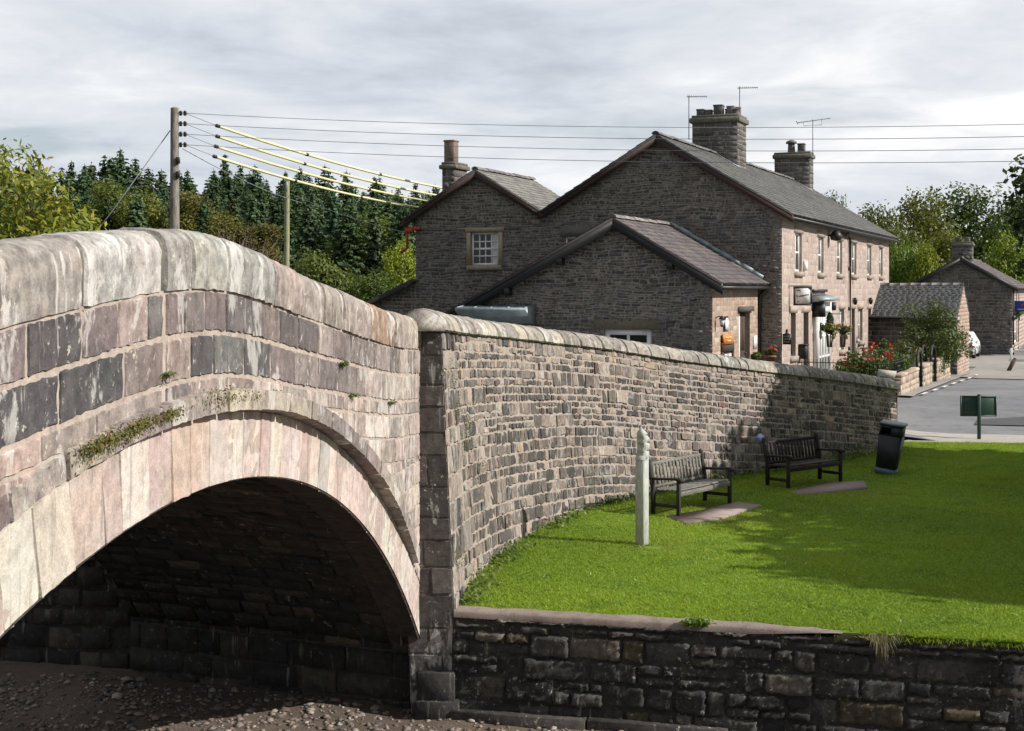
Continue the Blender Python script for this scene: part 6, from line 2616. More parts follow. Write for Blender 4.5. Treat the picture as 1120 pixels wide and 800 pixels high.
# four long wires to a pole out of frame on the right
PB = np.array([21.0, 31.0])
pole3 = thing('utility_pole', 'grey wooden electricity pole standing to the right of the green', 'pole', (PB[0] + .1, PB[1], 0))
mb = MB()
mb.tube([(PB[0] + .12, PB[1], -.2), (PB[0] + .12, PB[1], 8.6)], [.16, .12], 12)
wbuild(mb, pole3, 'shaft', M['pole_wood'], None, True)
names = ['topmost of the four thin wires crossing the sky', 'second from top of the four thin wires crossing the sky', 'third from top of the four thin wires crossing the sky', 'lowest of the four thin wires crossing the sky']
for k in range(4):
    b = np.array([PB[0], PB[1], 7.95 - .29 * k])
    cable(names[k], 'overhead_wire', cat_pts(ins[k], b, .42), .0075, group='wires running across the sky')
# four service wires with yellow sleeves to the house
ye = [(238, 138), (238, 149.5), (236.5, 160.5), (235, 171.5)]
yb = [(486, 205.5), (479, 213.5), (470, 219.5), (458, 226.5)]
ynm = ['topmost yellow sleeved cable sloping from the pole to the house', 'second yellow sleeved cable from the top sloping to the house', 'third yellow sleeved cable from the top sloping to the house', 'lowest yellow sleeved cable sloping to the house']
for k in range(4):
    a = px(*ye[k], 41.2); b = px(*yb[k], 55.0)
    t = thing('service_cable', ynm[k], 'cable', tuple(a), 0, 'yellow sleeved cables to the house')
    tip = ins[k]
    b2 = b + (b - a) * .035
    main = cat_pts(a, b2, .16, 20)
    mb = MB()
    mb.tube(np.vstack([[tip], main]), .010, 5)
    wbuild(mb, t, 'wire', M['wire'])
    mb = MB()
    mb.tube(main, .042, 6)
    sl_ = wbuild(mb, t, 'yellow_sleeve', M['yellow_sleeve'])
    for i in (0, 6, 12):
        mb = MB()
        d_ = main[i + 1] - main[i]; d_ /= np.linalg.norm(d_)
        mb.tube([main[i] - d_ * .07, main[i] + d_ * .07], .055, 6)
        wbuild(mb, t, 'sleeve_joint', M['ceramic'])
cable('thin stay wire slanting down to the left of the pole', 'stay_wire', np.array([px(186, 143, 40), px(125, 228, 40), px(70, 300, 40)]), .016)
for k, (a, b) in enumerate((((200, 163), (330, 222)), ((318, 212), (450, 256)))):
    cable('dark drop wire from the tall pole to the slender pole' if k == 0 else 'dark drop wire from the slender pole to the house wing', 'drop_wire',
          cat_pts(px(*a, 40 if k == 0 else 62), px(*b, 62 if k == 0 else 50.9), .15), .012)
# ================================================================== vegetation
M['leaf'] = leaf_mat('broad_leaf', (1, 1, 1), .30, .5, use_obj=True)
M['needle'] = leaf_mat('conifer_needles', (1, 1, 1), .12, .65, use_obj=True)
M['laurel'] = leaf_mat('long_leaf', (1, 1, 1), .28, .38)
M['petal'] = leaf_mat('petal', (1, 1, 1), .3, .5)
M['bark'] = stone_mat('bark', grime=.3, lichen=.25, streak=0, moss=.3, bscale=1.5)


def leaves(cen, nrm, size, aspect, cols, rng, fold=.0, droop=0.0):
    """diamond leaves at cen (N,3) facing nrm (N,3); returns verts, faces, colours"""
    n = len(cen)
    nrm = nrm / (np.linalg.norm(nrm, axis=1)[:, None] + 1e-9)
    r = rng.normal(0, 1, (n, 3))
    a = np.cross(nrm, r)
    a /= np.linalg.norm(a, axis=1)[:, None] + 1e-9
    a[:, 2] -= droop
    a /= np.linalg.norm(a, axis=1)[:, None] + 1e-9
    b = np.cross(nrm, a)
    L = (size * rng.uniform(.7, 1.3, n))[:, None]
    w = L * aspect
    v = np.stack([cen - a * L * .5, cen + b * w * .5 - a * L * .05, cen + a * L * .5, cen - b * w * .5 - a * L * .05], 1)
    f = np.arange(n * 4).reshape(n, 4)
    return v.reshape(-1, 3), f, cols


def shell_points(lobes, n, rng, inner=.55):
    """points spread through ellipsoid lobes, thicker at the outside"""
    lobes = np.array(lobes, float)
    wts = (lobes[:, 3] * lobes[:, 4] * lobes[:, 5]) ** (2 / 3)
    k = rng.choice(len(lobes), n, p=wts / wts.sum())
    d = rng.normal(0, 1, (n, 3)); d /= np.linalg.norm(d, axis=1)[:, None]
    rad = rng.uniform(inner ** 3, 1.12, n) ** (1 / 3)
    p = lobes[k, :3] + d * rad[:, None] * lobes[k, 3:6]
    return p, d, k, rad


def broad_mesh(seed, h, w, nl, size, aspect=.6, base=(.07, .10, .02), trunk=.25, lobes_n=16, low=.18, droop=.25, gap=.0, var=.3, warm=0.0):
    """returns (leaf arrays, trunk MB) for a deciduous tree of height h, crown width w with its foot at 0"""
    rng = np.random.default_rng(seed)
    lobes = []
    for i in range(lobes_n):
        t_ = rng.uniform(0, 1)
        z = h * (low + .14 + (1 - low - .24) * t_)
        prof_ = sin(pi * min(1, .22 + .72 * (1 - abs(t_ - .42) * 1.15)) * .55)
        R = w * .5 * (.30 + .55 * (1 - ((t_ - .38) / .68) ** 2))
        a = rng.uniform(0, 2 * pi)
        rr = R * rng.uniform(.25, .85)
        s = w * rng.uniform(.14, .24)
        lobes.append((rr * cos(a), rr * sin(a), z, s, s, s * rng.uniform(.6, .95)))
    lobes.append((0, 0, h * .86, w * .17, w * .17, h * .13))
    n = nl
    p, d, k, rad = shell_points(lobes, n, rng)
    # small clumps: pull leaves to twig ends
    nt = max(40, n // 14)
    tw, td, _, _ = shell_points(lobes, nt, rng, .7)
    j = rng.integers(0, nt, n)
    m_ = rng.uniform(0, 1, n) < .75
    p[m_] = tw[j[m_]] + rng.normal(0, size * 1.1, (m_.sum(), 3))
    d[m_] = td[j[m_]]
    nr = d * .7 + rng.normal(0, .55, (n, 3)) + np.array([0, 0, .45])
    bright = rng.uniform(1 - var, 1 + var, len(lobes))[k] * rng.uniform(.8, 1.2, n)
    tw_b = rng.uniform(.75, 1.3, nt)
    bright[m_] *= tw_b[j[m_]]
    cols = np.array(base)[None] * bright[:, None]
    yl = rng.uniform(0, 1, n) < .12 + warm
    cols[yl] *= np.array([1.5, 1.15, .9])
    L = leaves(p, nr, size, aspect, cols, rng, droop=droop)
    T_ = MB()
    top = np.array([rng.normal(0, .1 * w * .3), rng.normal(0, .1 * w * .3), h * .72])
    T_.tube([(0, 0, -.4), (0, 0, h * .12), top * .55, top], [trunk * 1.35, trunk, trunk * .7, trunk * .2], 8, col=(.12, .10, .085))
    for l in lobes:
        b0 = top * rng.uniform(.25, .8)
        b1 = np.array(l[:3])
        mid = (b0 + b1) / 2 + np.array([0, 0, -.05 * h])
        T_.tube([b0, mid, b1], [trunk * .35, trunk * .22, trunk * .06], 5, col=(.12, .10, .085))
    return L, T_


def make_tree(name, label, cat, LT, leafmat, color=(1, 1, 1), group=None, trunkmat=None):
    (v, f, c), T_ = LT
    t = thing(name, label, cat, (0, 0, 0), 0, group)
    o = mesh_obj('crown', v, f, c, leafmat, t)
    o.color = (*color, 1)
    T_.build('trunk', trunkmat or M['bark'], t)
    return t


def place(t, x, y, z, rz=0.0, s=1.0, color=None, label=None):
    t.location = (x, y, z)
    t.rotation_euler = (0, 0, rz)
    sc = s if isinstance(s, tuple) else (s, s, s)
    t.scale = sc
    if color is not None:
        for ch in KIDS.get(t.name, []):
            if ch.name.startswith('crown'):
                ch.color = (*color, 1)
    if label:
        t['label'] = label
    return t


# ---------------------------------------------------------------- conifers of the plantation
def conifer_mesh(seed, h, w):
    rng = np.random.default_rng(seed)
    C_, N_2, S_, B_ = [], [], [], []
    T_ = MB()
    T_.tube([(0, 0, -.5), (0, 0, h * .5), (0, 0, h * .99)], [.17, .11, .015], 6, col=(.16, .13, .11))
    z = h * .12
    k = 0
    while z < h * .985:
        t_ = (z / h)
        R = w * .5 * (1 - t_) ** .62 * (1 if t_ > .2 else .8) * rng.uniform(.7, 1.2) + .10
        nb = int(rng.integers(5, 8))
        a0 = rng.uniform(0, 2 * pi)
        for b in range(nb):
            a = a0 + 2 * pi * b / nb + rng.normal(0, .15)
            Rb = R * rng.uniform(.65, 1.2)
            bright = rng.uniform(.7, 1.25)
            ns = max(2, int(Rb / .24))
            for q in range(ns):
                f_ = (q + .6) / ns
                r = Rb * f_
                zz = z - .42 * r * f_ + .12 * r * (f_ > .85) + .15 * r
                for side in ((0,) if ns < 3 else (-1, 0, 1)):
                    off = side * .22 * Rb * (1 - f_ * .6) * rng.uniform(.5, 1)
                    C_.append((r * cos(a) - off * sin(a), r * sin(a) + off * cos(a), zz - abs(side) * .05 + rng.normal(0, .04)))
                    N_2.append((cos(a) * .5 + rng.normal(0, .35), sin(a) * .5 + rng.normal(0, .35), .6 + rng.normal(0, .3)))
                    S_.append(.62 + .30 * (1 - t_))
                    B_.append(bright * (.85 + .35 * f_))
        z += h * .03 * rng.uniform(.8, 1.2)
    for q in range(14):
        zz = h * (.9 + .105 * q / 14)
        a = rng.uniform(0, 2 * pi)
        C_.append((.07 * cos(a), .07 * sin(a), zz)); N_2.append((cos(a), sin(a), .3)); S_.append(.26); B_.append(.9)
    C_, N_2, S_, B_ = map(np.array, (C_, N_2, S_, B_))
    cols = np.array([.050, .088, .034])[None] * B_[:, None]
    return leaves(C_, N_2, S_, .5, cols, rng, droop=.35), T_


GRP = 'conifers of the plantation on the hill'
LAB = 'dark green spruce in the conifer plantation on the hill behind the bridge'
protos = [make_tree('conifer_tree', LAB, 'tree', conifer_mesh(50 + i, 15.0, w_), M['needle'], (1, 1, 1), GRP) for i, w_ in enumerate((5.8, 6.8, 5.0, 7.4, 6.2, 5.4))]
rg = np.random.default_rng(11)
spots = []
top_line = [(-40, 178), (15, 166), (30, 168), (70, 172), (100, 163), (150, 172), (200, 182), (240, 172), (280, 178), (330, 178), (380, 186), (430, 190), (490, 196), (560, 215)]
for row, Y0 in enumerate((116, 127, 138, 150, 162, 176)):
    x = -45 + row * 9
    while x < 545:
        Y = Y0 + rg.uniform(-4, 4)
        ty = np.interp(x, *zip(*top_line)) + (56 - row * 10.5) + rg.normal(0, 6.5) + (rg.uniform(0, 14) if row > 3 else 0)
        spots.append((x + rg.uniform(-6, 6), ty, Y))
        x += rg.uniform(20, 38) * (1.2 if row < 2 else .55 if row > 2 else .8)
for i, (x, ty, Y) in enumerate(spots):
    src = protos[i % 6]
    t = src if i < 6 else copy_tree(src)
    X = (x - 560) / F * Y
    zt_ = EYE + (HZ - ty) / F * Y
    zb_ = float(ground_z(X, Y)) - .5
    s = max(.5, (zt_ - zb_) / 15.0)
    g_ = rg.uniform(.7, 1.35)
    place(t, X, Y, zb_, rg.uniform(0, 6.28), (min(s, 1.1) * rg.uniform(.85, 1.35), min(s, 1.1) * rg.uniform(.85, 1.35), s * rg.uniform(.94, 1.04)), (g_ * rg.uniform(.85, 1.25), g_, g_ * rg.uniform(.8, 1.2)))

# ---------------------------------------------------------------- broadleaf prototypes
bA = broad_mesh(1, 9.0, 8.0, 7000, .34, .62, (.115, .145, .034), .22, 22, .06)
bB = broad_mesh(2, 9.0, 7.0, 6500, .30, .6, (.115, .145, .034), .2, 18, .05)
bC = broad_mesh(3, 12.0, 11.0, 9000, .36, .6, (.115, .145, .034), .3, 24, .12)
tA = make_tree('broadleaf_tree', 'x', 'tree', bA, M['leaf'])
tB = make_tree('broadleaf_tree', 'x', 'tree', bB, M['leaf'])
tC = make_tree('broadleaf_tree', 'x', 'tree', bC, M['leaf'])
usedA = {id(tA): False, id(tB): False, id(tC): False}


def put_tree(src, x, ytop, Y, wpx, color, label, group, hs=None, zb=None):
    """tree whose top shows at photo row ytop and whose crown is about wpx photo pixels wide"""
    h0 = {id(tA): 9.0, id(tB): 9.0, id(tC): 12.0}[id(src)]
    w0_ = {id(tA): 8.0, id(tB): 7.0, id(tC): 11.0}[id(src)]
    t = src if not usedA[id(src)] else copy_tree(src)
    usedA[id(src)] = True
    X = (x - 560) / F * Y
    z0 = float(ground_z(X, Y)) - .2 if zb is None else zb
    zt_ = EYE + (HZ - ytop) / F * Y
    s = max(.2, (zt_ - z0) / (h0 * .985))
    sw = wpx / F * Y / w0_
    t['group'] = group
    return place(t, X, Y, z0, rg.uniform(0, 6.28), (sw, sw, s), color, label)


GL = 'broadleaf trees on the wood edge behind the bridge'
GR = 'broadleaf trees behind the houses'
# left wood edge (autumn tinted mixed trees)
for (src, x, yt, Y, w_, col, lab) in [
    (tA, 75, 222, 118, 95, (.95, .92, .6), 'olive green tree low on the wood edge left of the tall pole'),
    (tB, 118, 198, 122, 90, (1.0, 1.05, .8), 'mid green rounded tree on the wood edge left of the tall pole'),
    (tA, 160, 208, 120, 75, (1.05, .95, .7), 'brownish green tree just left of the tall pole'),
    (tB, 212, 210, 118, 80, (1.2, .92, .75), 'russet brown tree just right of the tall pole'),
    (tA, 250, 232, 112, 80, (1.05, .85, .75), 'low brown bushy tree right of the tall pole'),
    (tB, 285, 245, 110, 70, (.95, .7, .7), 'dark brown bushy tree left of the slender pole'),
    (tA, 410, 232, 120, 85, (.75, .9, .6), 'green tree in front of the conifers near the house wing'),
    (tB, 370, 262, 116, 70, (.55, .75, .55), 'dark green tree right of the slender pole'),
    (tA, 412, 296, 84, 70, (.6, .75, .5), 'dark green bushy tree low in front of the lean-to roof'),
    (tB, 385, 300, 92, 60, (.7, .8, .5), 'low green tree between the slender pole and the lean-to roof'),
    (tA, 441, 262, 90, 52, (1.75, 1.75, .8), 'bright yellow green tree beside the house wing'),
]:
    put_tree(src, x, yt, Y, w_, col, lab, GL)
# right, behind the terrace and the far house
for (src, x, yt, Y, w_, col, lab) in [
    (tC, 962, 226, 112, 100, (.80, .78, .62), 'brownish green broad tree behind the terrace roof'),
    (tC, 1000, 212, 118, 105, (.95, .85, .6), 'olive green tree rising above the others behind the terrace'),
    (tC, 1062, 204, 124, 130, (.55, .72, .55), 'tall dark green tree behind the far house'),
    (tA, 1110, 222, 112, 85, (.5, .66, .5), 'dark green tree at the right edge behind the far house'),
    (tB, 1030, 255, 104, 75, (1.25, 1.1, .7), 'yellowish green tree above the far house gable'),
    (tA, 993, 262, 98, 70, (1.0, 1.25, .75), 'fresh green tree beside the terrace end'),
    (tB, 1012, 266, 96, 46, (1.7, 1.6, .6), 'yellow green sapling above the low outbuilding'),
    (tA, 1098, 255, 106, 78, (1.2, 1.35, .7), 'bright green tree right of the far chimney'),
    (tC, 905, 213, 125, 60, (.7, .8, .7), 'dark tree top just showing over the terrace roof'),
    (tC, 1135, 190, 122, 110, (.5, .62, .5), 'dark tree reaching past the right edge of the photo'),
]:
    put_tree(src, x, yt, Y, w_, col, lab, GR)

# bare twiggy bush by the bridge crest
bt_ = thing('bare_bush', 'bare twiggy brown bush showing above the bridge parapet', 'bush', tuple(px(262, 300, 60)))
mb = MB()
rr_ = np.random.default_rng(5)
for k in range(70):
    a = rr_.uniform(0, 2 * pi); el = rr_.uniform(.5, 1.4)
    L = rr_.uniform(1.2, 2.6)
    d_ = np.array([cos(a) * cos(el), sin(a) * cos(el), sin(el)])
    p0_ = np.array([rr_.normal(0, .5), rr_.normal(0, .4), -.6])
    p1_ = p0_ + d_ * L * .5 + rr_.normal(0, .1, 3); p2_ = p0_ + d_ * L + rr_.normal(0, .2, 3)
    mb.tube([p0_, p1_, p2_], [.03, .02, .006], 4, col=(.16, .12, .10))
    for q in range(3):
        e_ = p1_ + (p2_ - p1_) * rr_.uniform(0, 1)
        mb.tube([e_, e_ + d_ * .4 + rr_.normal(0, .3, 3)], [.012, .004], 4, col=(.18, .13, .11))
mb.build('twigs', M['bark'], bt_)

# small round green bushes below the slender pole
for k, (x, y, w_, lab) in enumerate(((340, 288, 1.5, 'small round light green bush left of the bridge slope'), (366, 300, 1.2, 'small round light green bush lower down the bridge slope'))):
    c_ = px(x, y, 58)
    rg2 = np.random.default_rng(30 + k)
    lob = [(rg2.normal(0, .35), rg2.normal(0, .35), rg2.normal(0, .2), .5 * w_, .5 * w_, .4 * w_) for _ in range(7)]
    p, d, kk_, _ = shell_points(lob, 1600, rg2)
    v, f, c = leaves(p, d + rg2.normal(0, .5, p.shape) + np.array([0, 0, .4]), .14, .6, np.array([.12, .15, .03])[None] * rg2.uniform(.7, 1.3, (1600, 1)), rg2)
    t = thing('round_bush', lab, 'bush', (c_[0], c_[1], c_[2] - .4), 0, 'round bushes below the slender pole')
    o = mesh_obj('foliage', v, f, c, M['leaf'], t)
    mb = MB()
    mb.tube([(0, 0, -1.6), (0, 0, 0)], [.08, .04], 5, col=(.12, .1, .08))
    mb.build('stem', M['bark'], t)

# ---------------------------------------------------------------- large leafy tree at the left, just behind the bridge
rgL = np.random.default_rng(77)
lob = []
for (x, y, r) in ((18, 186, 34), (-10, 215, 52), (40, 222, 36), (70, 245, 34), (20, 250, 42), (96, 262, 24), (-30, 180, 36), (55, 272, 36), (105, 285, 22), (0, 290, 45), (-60, 250, 60), (80, 300, 40)):
    Yd = 24.5 + rgL.uniform(-1.0, 1.2)
    c_ = px(x, y, Yd)
    R = r / F * Yd
    lob.append((c_[0], c_[1], c_[2], R, R * 1.1, R * .8))
for k in range(10):
    lob.append((-9.6 + rgL.uniform(-2.5, 2.2), 24.6 + rgL.uniform(-1, 1.5), rgL.uniform(.6, 3.4), 1.0, 1.0, .9))
NLV = 15000
p, d, kk_, rad = shell_points(lob, NLV, rgL, .6)
nt = 1500
tw, td, _, _ = shell_points(lob, nt, rgL, .75)
j = rgL.integers(0, nt, NLV)
m_ = rgL.uniform(0, 1, NLV) < .85
p[m_] = tw[j[m_]] + rgL.normal(0, .10, (m_.sum(), 3))
d[m_] = td[j[m_]]
nr = d * .6 + rgL.normal(0, .45, p.shape) + np.array([.15, -.1, .65])
bri = rgL.uniform(.75, 1.25, NLV) * rgL.uniform(.75, 1.3, nt)[j]
cols = np.array([.165, .19, .022])[None] * bri[:, None]
yl = rgL.uniform(0, 1, NLV) < .16
cols[yl] *= np.array([1.7, 1.25, 1.2])
T0_ = np.array([-9.8, 25.0, .2])
lt = thing('long_leaved_tree', 'yellow green tree with long glossy leaves at the left behind the bridge', 'tree', tuple(T0_))
v, f, c = leaves(p - T0_, nr, .165, .36, cols, rgL, droop=.4)
mesh_obj('crown', v, f, c, M['laurel'], lt)
mb = MB()
mb.tube([(0, 0, -1.2), (0.1, 0, 1.6), (.2, 0, 4.5)], [.2, .15, .05], 8, col=(.12, .1, .085))
for l in lob[:12]:
    b1_ = np.array(l[:3]) - T0_
    b0_ = np.array([.1, 0, max(.5, min(3.8, b1_[2] - .8))])
    mb.tube([b0_, (b0_ + b1_) / 2 + np.array([0, 0, -.1]), b1_], [.07, .045, .015], 5, col=(.12, .1, .085))
mb.build('trunk', M['bark'], lt)

# ---------------------------------------------------------------- big tree right of the green: shades the lawn, its edge shows top right
TX = np.array([18.0, 23.8, 0.0])
rgT = np.random.default_rng(41)
lob = []
for k in range(85):
    a = rgT.uniform(0, 2 * pi); q = sqrt(rgT.uniform(0, 1))
    R = 7.7 * q
    z = rgT.uniform(3.9, max(4.6, 9.4 - .62 * max(0, -R * cos(a)) - .15 * R))
    s = rgT.uniform(1.2, 1.9)
    lob.append((TX[0] + R * cos(a), TX[1] + R * sin(a) * 1.05, z, s, s, s * .75))
NLV = 52000
p, d, kk_, rad = shell_points(lob, NLV, rgT, .5)
nt = 4200
tw, td, _, _ = shell_points(lob, nt, rgT, .6)
j = rgT.integers(0, nt, NLV)
m_ = rgT.uniform(0, 1, NLV) < .8
p[m_] = tw[j[m_]] + rgT.normal(0, .15, (m_.sum(), 3))
nr = d * .5 + rgT.normal(0, .5, p.shape) + np.array([0, 0, .5])
cols = np.array([.045, .07, .018])[None] * (rgT.uniform(.75, 1.3, NLV) * rgT.uniform(.75, 1.3, nt)[j])[:, None]
bt2 = thing('shade_tree', 'large broad leafy tree standing to the right of the green and shading it', 'tree', tuple(TX))
v, f, c = leaves(p - TX, nr, .36, .66, cols, rgT)
mesh_obj('crown', v, f, c, M['laurel'], bt2)
mb = MB()
mb.tube([(0, 0, -.2), (0, 0, 2.2), (.1, .1, 5), (.1, .1, 8)], [.42, .33, .22, .06], 10, col=(.12, .1, .085))
for l in lob:
    b1_ = np.array(l[:3]) - TX
    b0_ = np.array([0, 0, max(2.2, min(6.5, b1_[2] - 1.4))])
    mb.tube([b0_, (b0_ + b1_) / 2 + np.array([0, 0, .2]), b1_], [.12, .08, .02], 5, col=(.12, .1, .085))
mb.build('trunk', M['bark'], bt2)

# second, nearer the road: its left branches show at the upper right edge
TY = np.array([15.7, 31.0, 0.0])
rgU = np.random.default_rng(43)
lob = []
for k in range(40):
    a = rgU.uniform(0, 2 * pi); q = sqrt(rgU.uniform(0, 1))
    R = 3.7 * q
    s = rgU.uniform(.7, 1.0)
    lob.append((TY[0] + .35 + R * cos(a), TY[1] + R * sin(a), rgU.uniform(4.5, 8.2 - .4 * R), s, s, s * .75))
for (x, y, r) in ((1112, 178, 9), (1116, 200, 10), (1113, 222, 11), (1118, 245, 12), (1112, 268, 8), (1119, 290, 9)):
    c_ = px(x + 3, y, 30.8)
    R = r / F * 30.8
    lob.append((c_[0], c_[1], c_[2], R, R * 1.6, R))
NU = 26000
p, d, kk_, rad = shell_points(lob, NU, rgU, .5)
nt = 2600
tw, td, _, _ = shell_points(lob, nt, rgU, .6)
j = rgU.integers(0, nt, NU)
m_ = rgU.uniform(0, 1, NU) < .8
p[m_] = tw[j[m_]] + rgU.normal(0, .10, (m_.sum(), 3))
nr = d * .5 + rgU.normal(0, .5, p.shape) + np.array([0, 0, .5])
cols = np.array([.04, .06, .018])[None] * (rgU.uniform(.75, 1.3, NU) * rgU.uniform(.75, 1.3, nt)[j])[:, None]
bt3 = thing('roadside_tree', 'dark leafy tree whose branch tips show at the upper right edge', 'tree', tuple(TY))
v, f, c = leaves(p - TY, nr, .17, .64, cols, rgU)
mesh_obj('crown', v, f, c, M['laurel'], bt3)
mb = MB()
mb.tube([(0, 0, -.2), (0, 0, 2.5), (.1, .1, 5), (.1, .1, 7.5)], [.3, .24, .16, .05], 10, col=(.12, .1, .085))
for l in lob:
    b1_ = np.array(l[:3]) - TY
    b0_ = np.array([0, 0, max(2.5, min(6.0, b1_[2] - 1.0))])
    mb.tube([b0_, (b0_ + b1_) / 2 + np.array([0, 0, .12]), b1_], [.08, .05, .012], 5, col=(.12, .1, .085))
mb.build('trunk', M['bark'], bt3)

# ---------------------------------------------------------------- garden shrubs and flowers
def shrub(name, label, cat, centre, lobes, n, size, aspect, col, seed, flowers=None, group=None, nf=0, fsize=.09, droop=.2):
    rng = np.random.default_rng(seed)
    o_ = np.array(centre, float)
    t = thing(name, label, cat, tuple(o_), 0, group)
    p, d, _, _ = shell_points(lobes, n, rng)
    br = rng.uniform(.65, 1.35, (n, 1))
    c_ = np.array(col)[None] * br
    v, f, c = leaves(p, d * .7 + rng.normal(0, .5, p.shape) + np.array([0, 0, .45]), size, aspect, c_, rng, droop=droop)
    ob_ = mesh_obj('foliage', v, f, c, M['leaf'], t)
    if flowers:
        P_, D_, _, _ = shell_points(lobes, nf, rng, .92)
        up = P_[:, 2] > np.median(P_[:, 2]) - .1
        P_, D_ = P_[up], D_[up]
        V_, Fc, Cc, b_ = [], [], [], 0
        for q in range(len(P_)):
            fc = np.array(flowers[rng.integers(0, len(flowers))]) * rng.uniform(.8, 1.15)
            for k in range(5):
                pc = P_[q] + D_[q] * .04 + rng.normal(0, fsize * .28, 3)
                vv, ff, _ = leaves(pc[None], (D_[q] + rng.normal(0, .5, 3))[None], fsize, .8, None, rng)
                V_.append(vv); Fc.append(ff + b_); Cc.append(fc); b_ += 4
        mesh_obj('blossoms', np.vstack(V_), np.vstack(Fc), np.array(Cc), M['petal'], t)
    mb = MB()
    zl = min(l[2] - l[5] for l in lobes)
    for k in range(5):
        l = lobes[k % len(lobes)]
        mb.tube([(l[0] * .4, l[1] * .4, zl - .3), (l[0] * .8, l[1] * .8, l[2])], [.03, .012], 5, col=(.1, .09, .06))
    mb.build('stems', M['bark'], t)
    return t


def gpt(s, w, z=0.0):
    p = P3((GP[0], GP[1], 0), (FD, s), (ND, w))
    p[2] = z
    return p


red, pink, white, orange = (.62, .03, .04), (.75, .28, .36), (.8, .75, .78), (.65, .16, .04)
GF = 'flowering bushes in the terrace garden'
fl = [(0.9, -1.2, 1.45, (red, red, pink), 'rose bush with red flowers nearest the terrace door', 1),
      (1.8, -1.0, 1.35, (red, pink), 'rose bush with red and pink flowers behind the railing', 2),
      (2.8, -.95, 1.4, (white, pink), 'bush with white and pink flowers in the terrace garden', 3),
      (4.3, -.9, 1.3, (pink, pink, white), 'bush with many pink flowers behind the nearest garden wall', 4),
      (6.6, -1.0, 1.35, (orange, red), 'bush with a few orange flowers behind the middle garden wall', 5),
      (11.0, -.9, 1.3, (orange, red), 'bush with orange flowers left of the large feathery shrub', 6)]
for s, w, h, fc, lab, sd in fl:
    rng = np.random.default_rng(200 + sd)
    lb_ = [(rng.normal(0, .35), rng.normal(0, .35), .35 + rng.uniform(0, h * .62), .42, .42, .36) for _ in range(10)]
    shrub('flowering_bush', lab, 'bush', gpt(s, w, gz(s, w)), lb_, 1300, .11, .6, (.06, .10, .02), 300 + sd, fc, GF, 22, .085)
# tall red blooms
for s, w, sd, lab in ((0.6, -1.3, 1, 'tall single stem with a bright red bloom at the left of the garden'), (3.0, -.95, 2, 'tall stem with a large red bloom above the garden bushes'), (1.5, -1.1, 3, 'tall stem with a pinkish red bloom between the garden bushes')):
    rng = np.random.default_rng(400 + sd)
    g0 = gpt(s, w, gz(s, w))
    shrub('tall_flower', lab, 'flower', g0, [(0, 0, 1.55 + (.16 if sd == 2 else .0), .16, .16, .14), (0.05, 0, 1.0, .2, .2, .3)], 120, .1, .5, (.06, .1, .02), 410 + sd, (red, red, (.7, .1, .14)), 'tall flowers in the terrace garden', 14, .10)
g0 = gpt(12.4, -.55, gz(12.4, -.55))
rng = np.random.default_rng(90)
lb_ = [(rng.normal(0, .5), rng.normal(0, .5), rng.uniform(.9, 2.75), .55, .55, .5) for _ in range(20)] + [(.2, 0, 3.0, .4, .4, .4)]
shrub('large_shrub', 'large feathery green shrub in front of the low outbuilding', 'shrub', g0, lb_, 6500, .17, .3, (.075, .105, .026), 91, droop=.0)
g0 = gpt(8.6, -1.0, gz(8.6, -1.0))
lb_ = [(rng.normal(0, .5), rng.normal(0, .5), rng.uniform(.5, 1.5), .45, .45, .4) for _ in range(9)]
shrub('garden_shrub', 'olive green shrub between the rose bushes and the outbuilding', 'shrub', g0, lb_, 1500, .13, .5, (.085, .095, .028), 92)
g0 = P3(C0, (FD, 5.8), (ND, 1.0)); g0[2] = .6
shrub('porch_plant', 'light green plant with red flowers growing below the white porch', 'plant', g0, [(0, 0, .55, .4, .5, .35), (.3, .4, .5, .35, .4, .3)], 700, .12, .6, (.13, .16, .03), 93, (red, pink), nf=12)

# hanging baskets on the terrace
for k, (s, w, z, fc, lab, col) in enumerate(((5.55, .52, 2.62, None, 'hanging basket with a clipped dark green topiary bush', (.15, .16, .025)), (8.75, .42, 2.5, (pink, (.7, .5, .6), pink), 'hanging basket trailing pink flowers beside the porch', (.11, .14, .03)))):
    c_ = P3(C0, (FD, s), (ND, w)); c_[2] = z
    rng = np.random.default_rng(500 + k)
    lb_ = [(rng.normal(0, .14), rng.normal(0, .14), .02 + rng.normal(0, .04), .17, .17, .13) for _ in range(6)] + [(.12, .0, -.2, .14, .14, .2)]
    t = shrub('hanging_basket', lab, 'basket', c_, lb_, 700, .08, .6, col, 510 + k, fc, 'hanging baskets on the terrace', 30 if fc else 0, .07)
    mb = MB()
    mb.lathe((0, 0, -.24), [(.05, 0), (.15, .08), (.19, .2)], 12)
    for a in (0, 2.1, 4.2):
        mb.tube([(.18 * cos(a), .18 * sin(a), -.04), (0, 0, .55)], .006, 4)
    mb.tube([(0, 0, .55), (-w * ND[0], -w * ND[1], .55)], .015, 5)
    mb.build('basket', M['iron'], t)
    if k == 0:
        p, d, _, _ = shell_points([(0, 0, .28, .13, .13, .26)], 700, rng, .7)
        v, f, c = leaves(p, d + rng.normal(0, .4, p.shape), .06, .6, np.array([.02, .05, .015])[None] * rng.uniform(.7, 1.3, (700, 1)), rng)
        mesh_obj('topiary', v, f, c, M['leaf'], t)

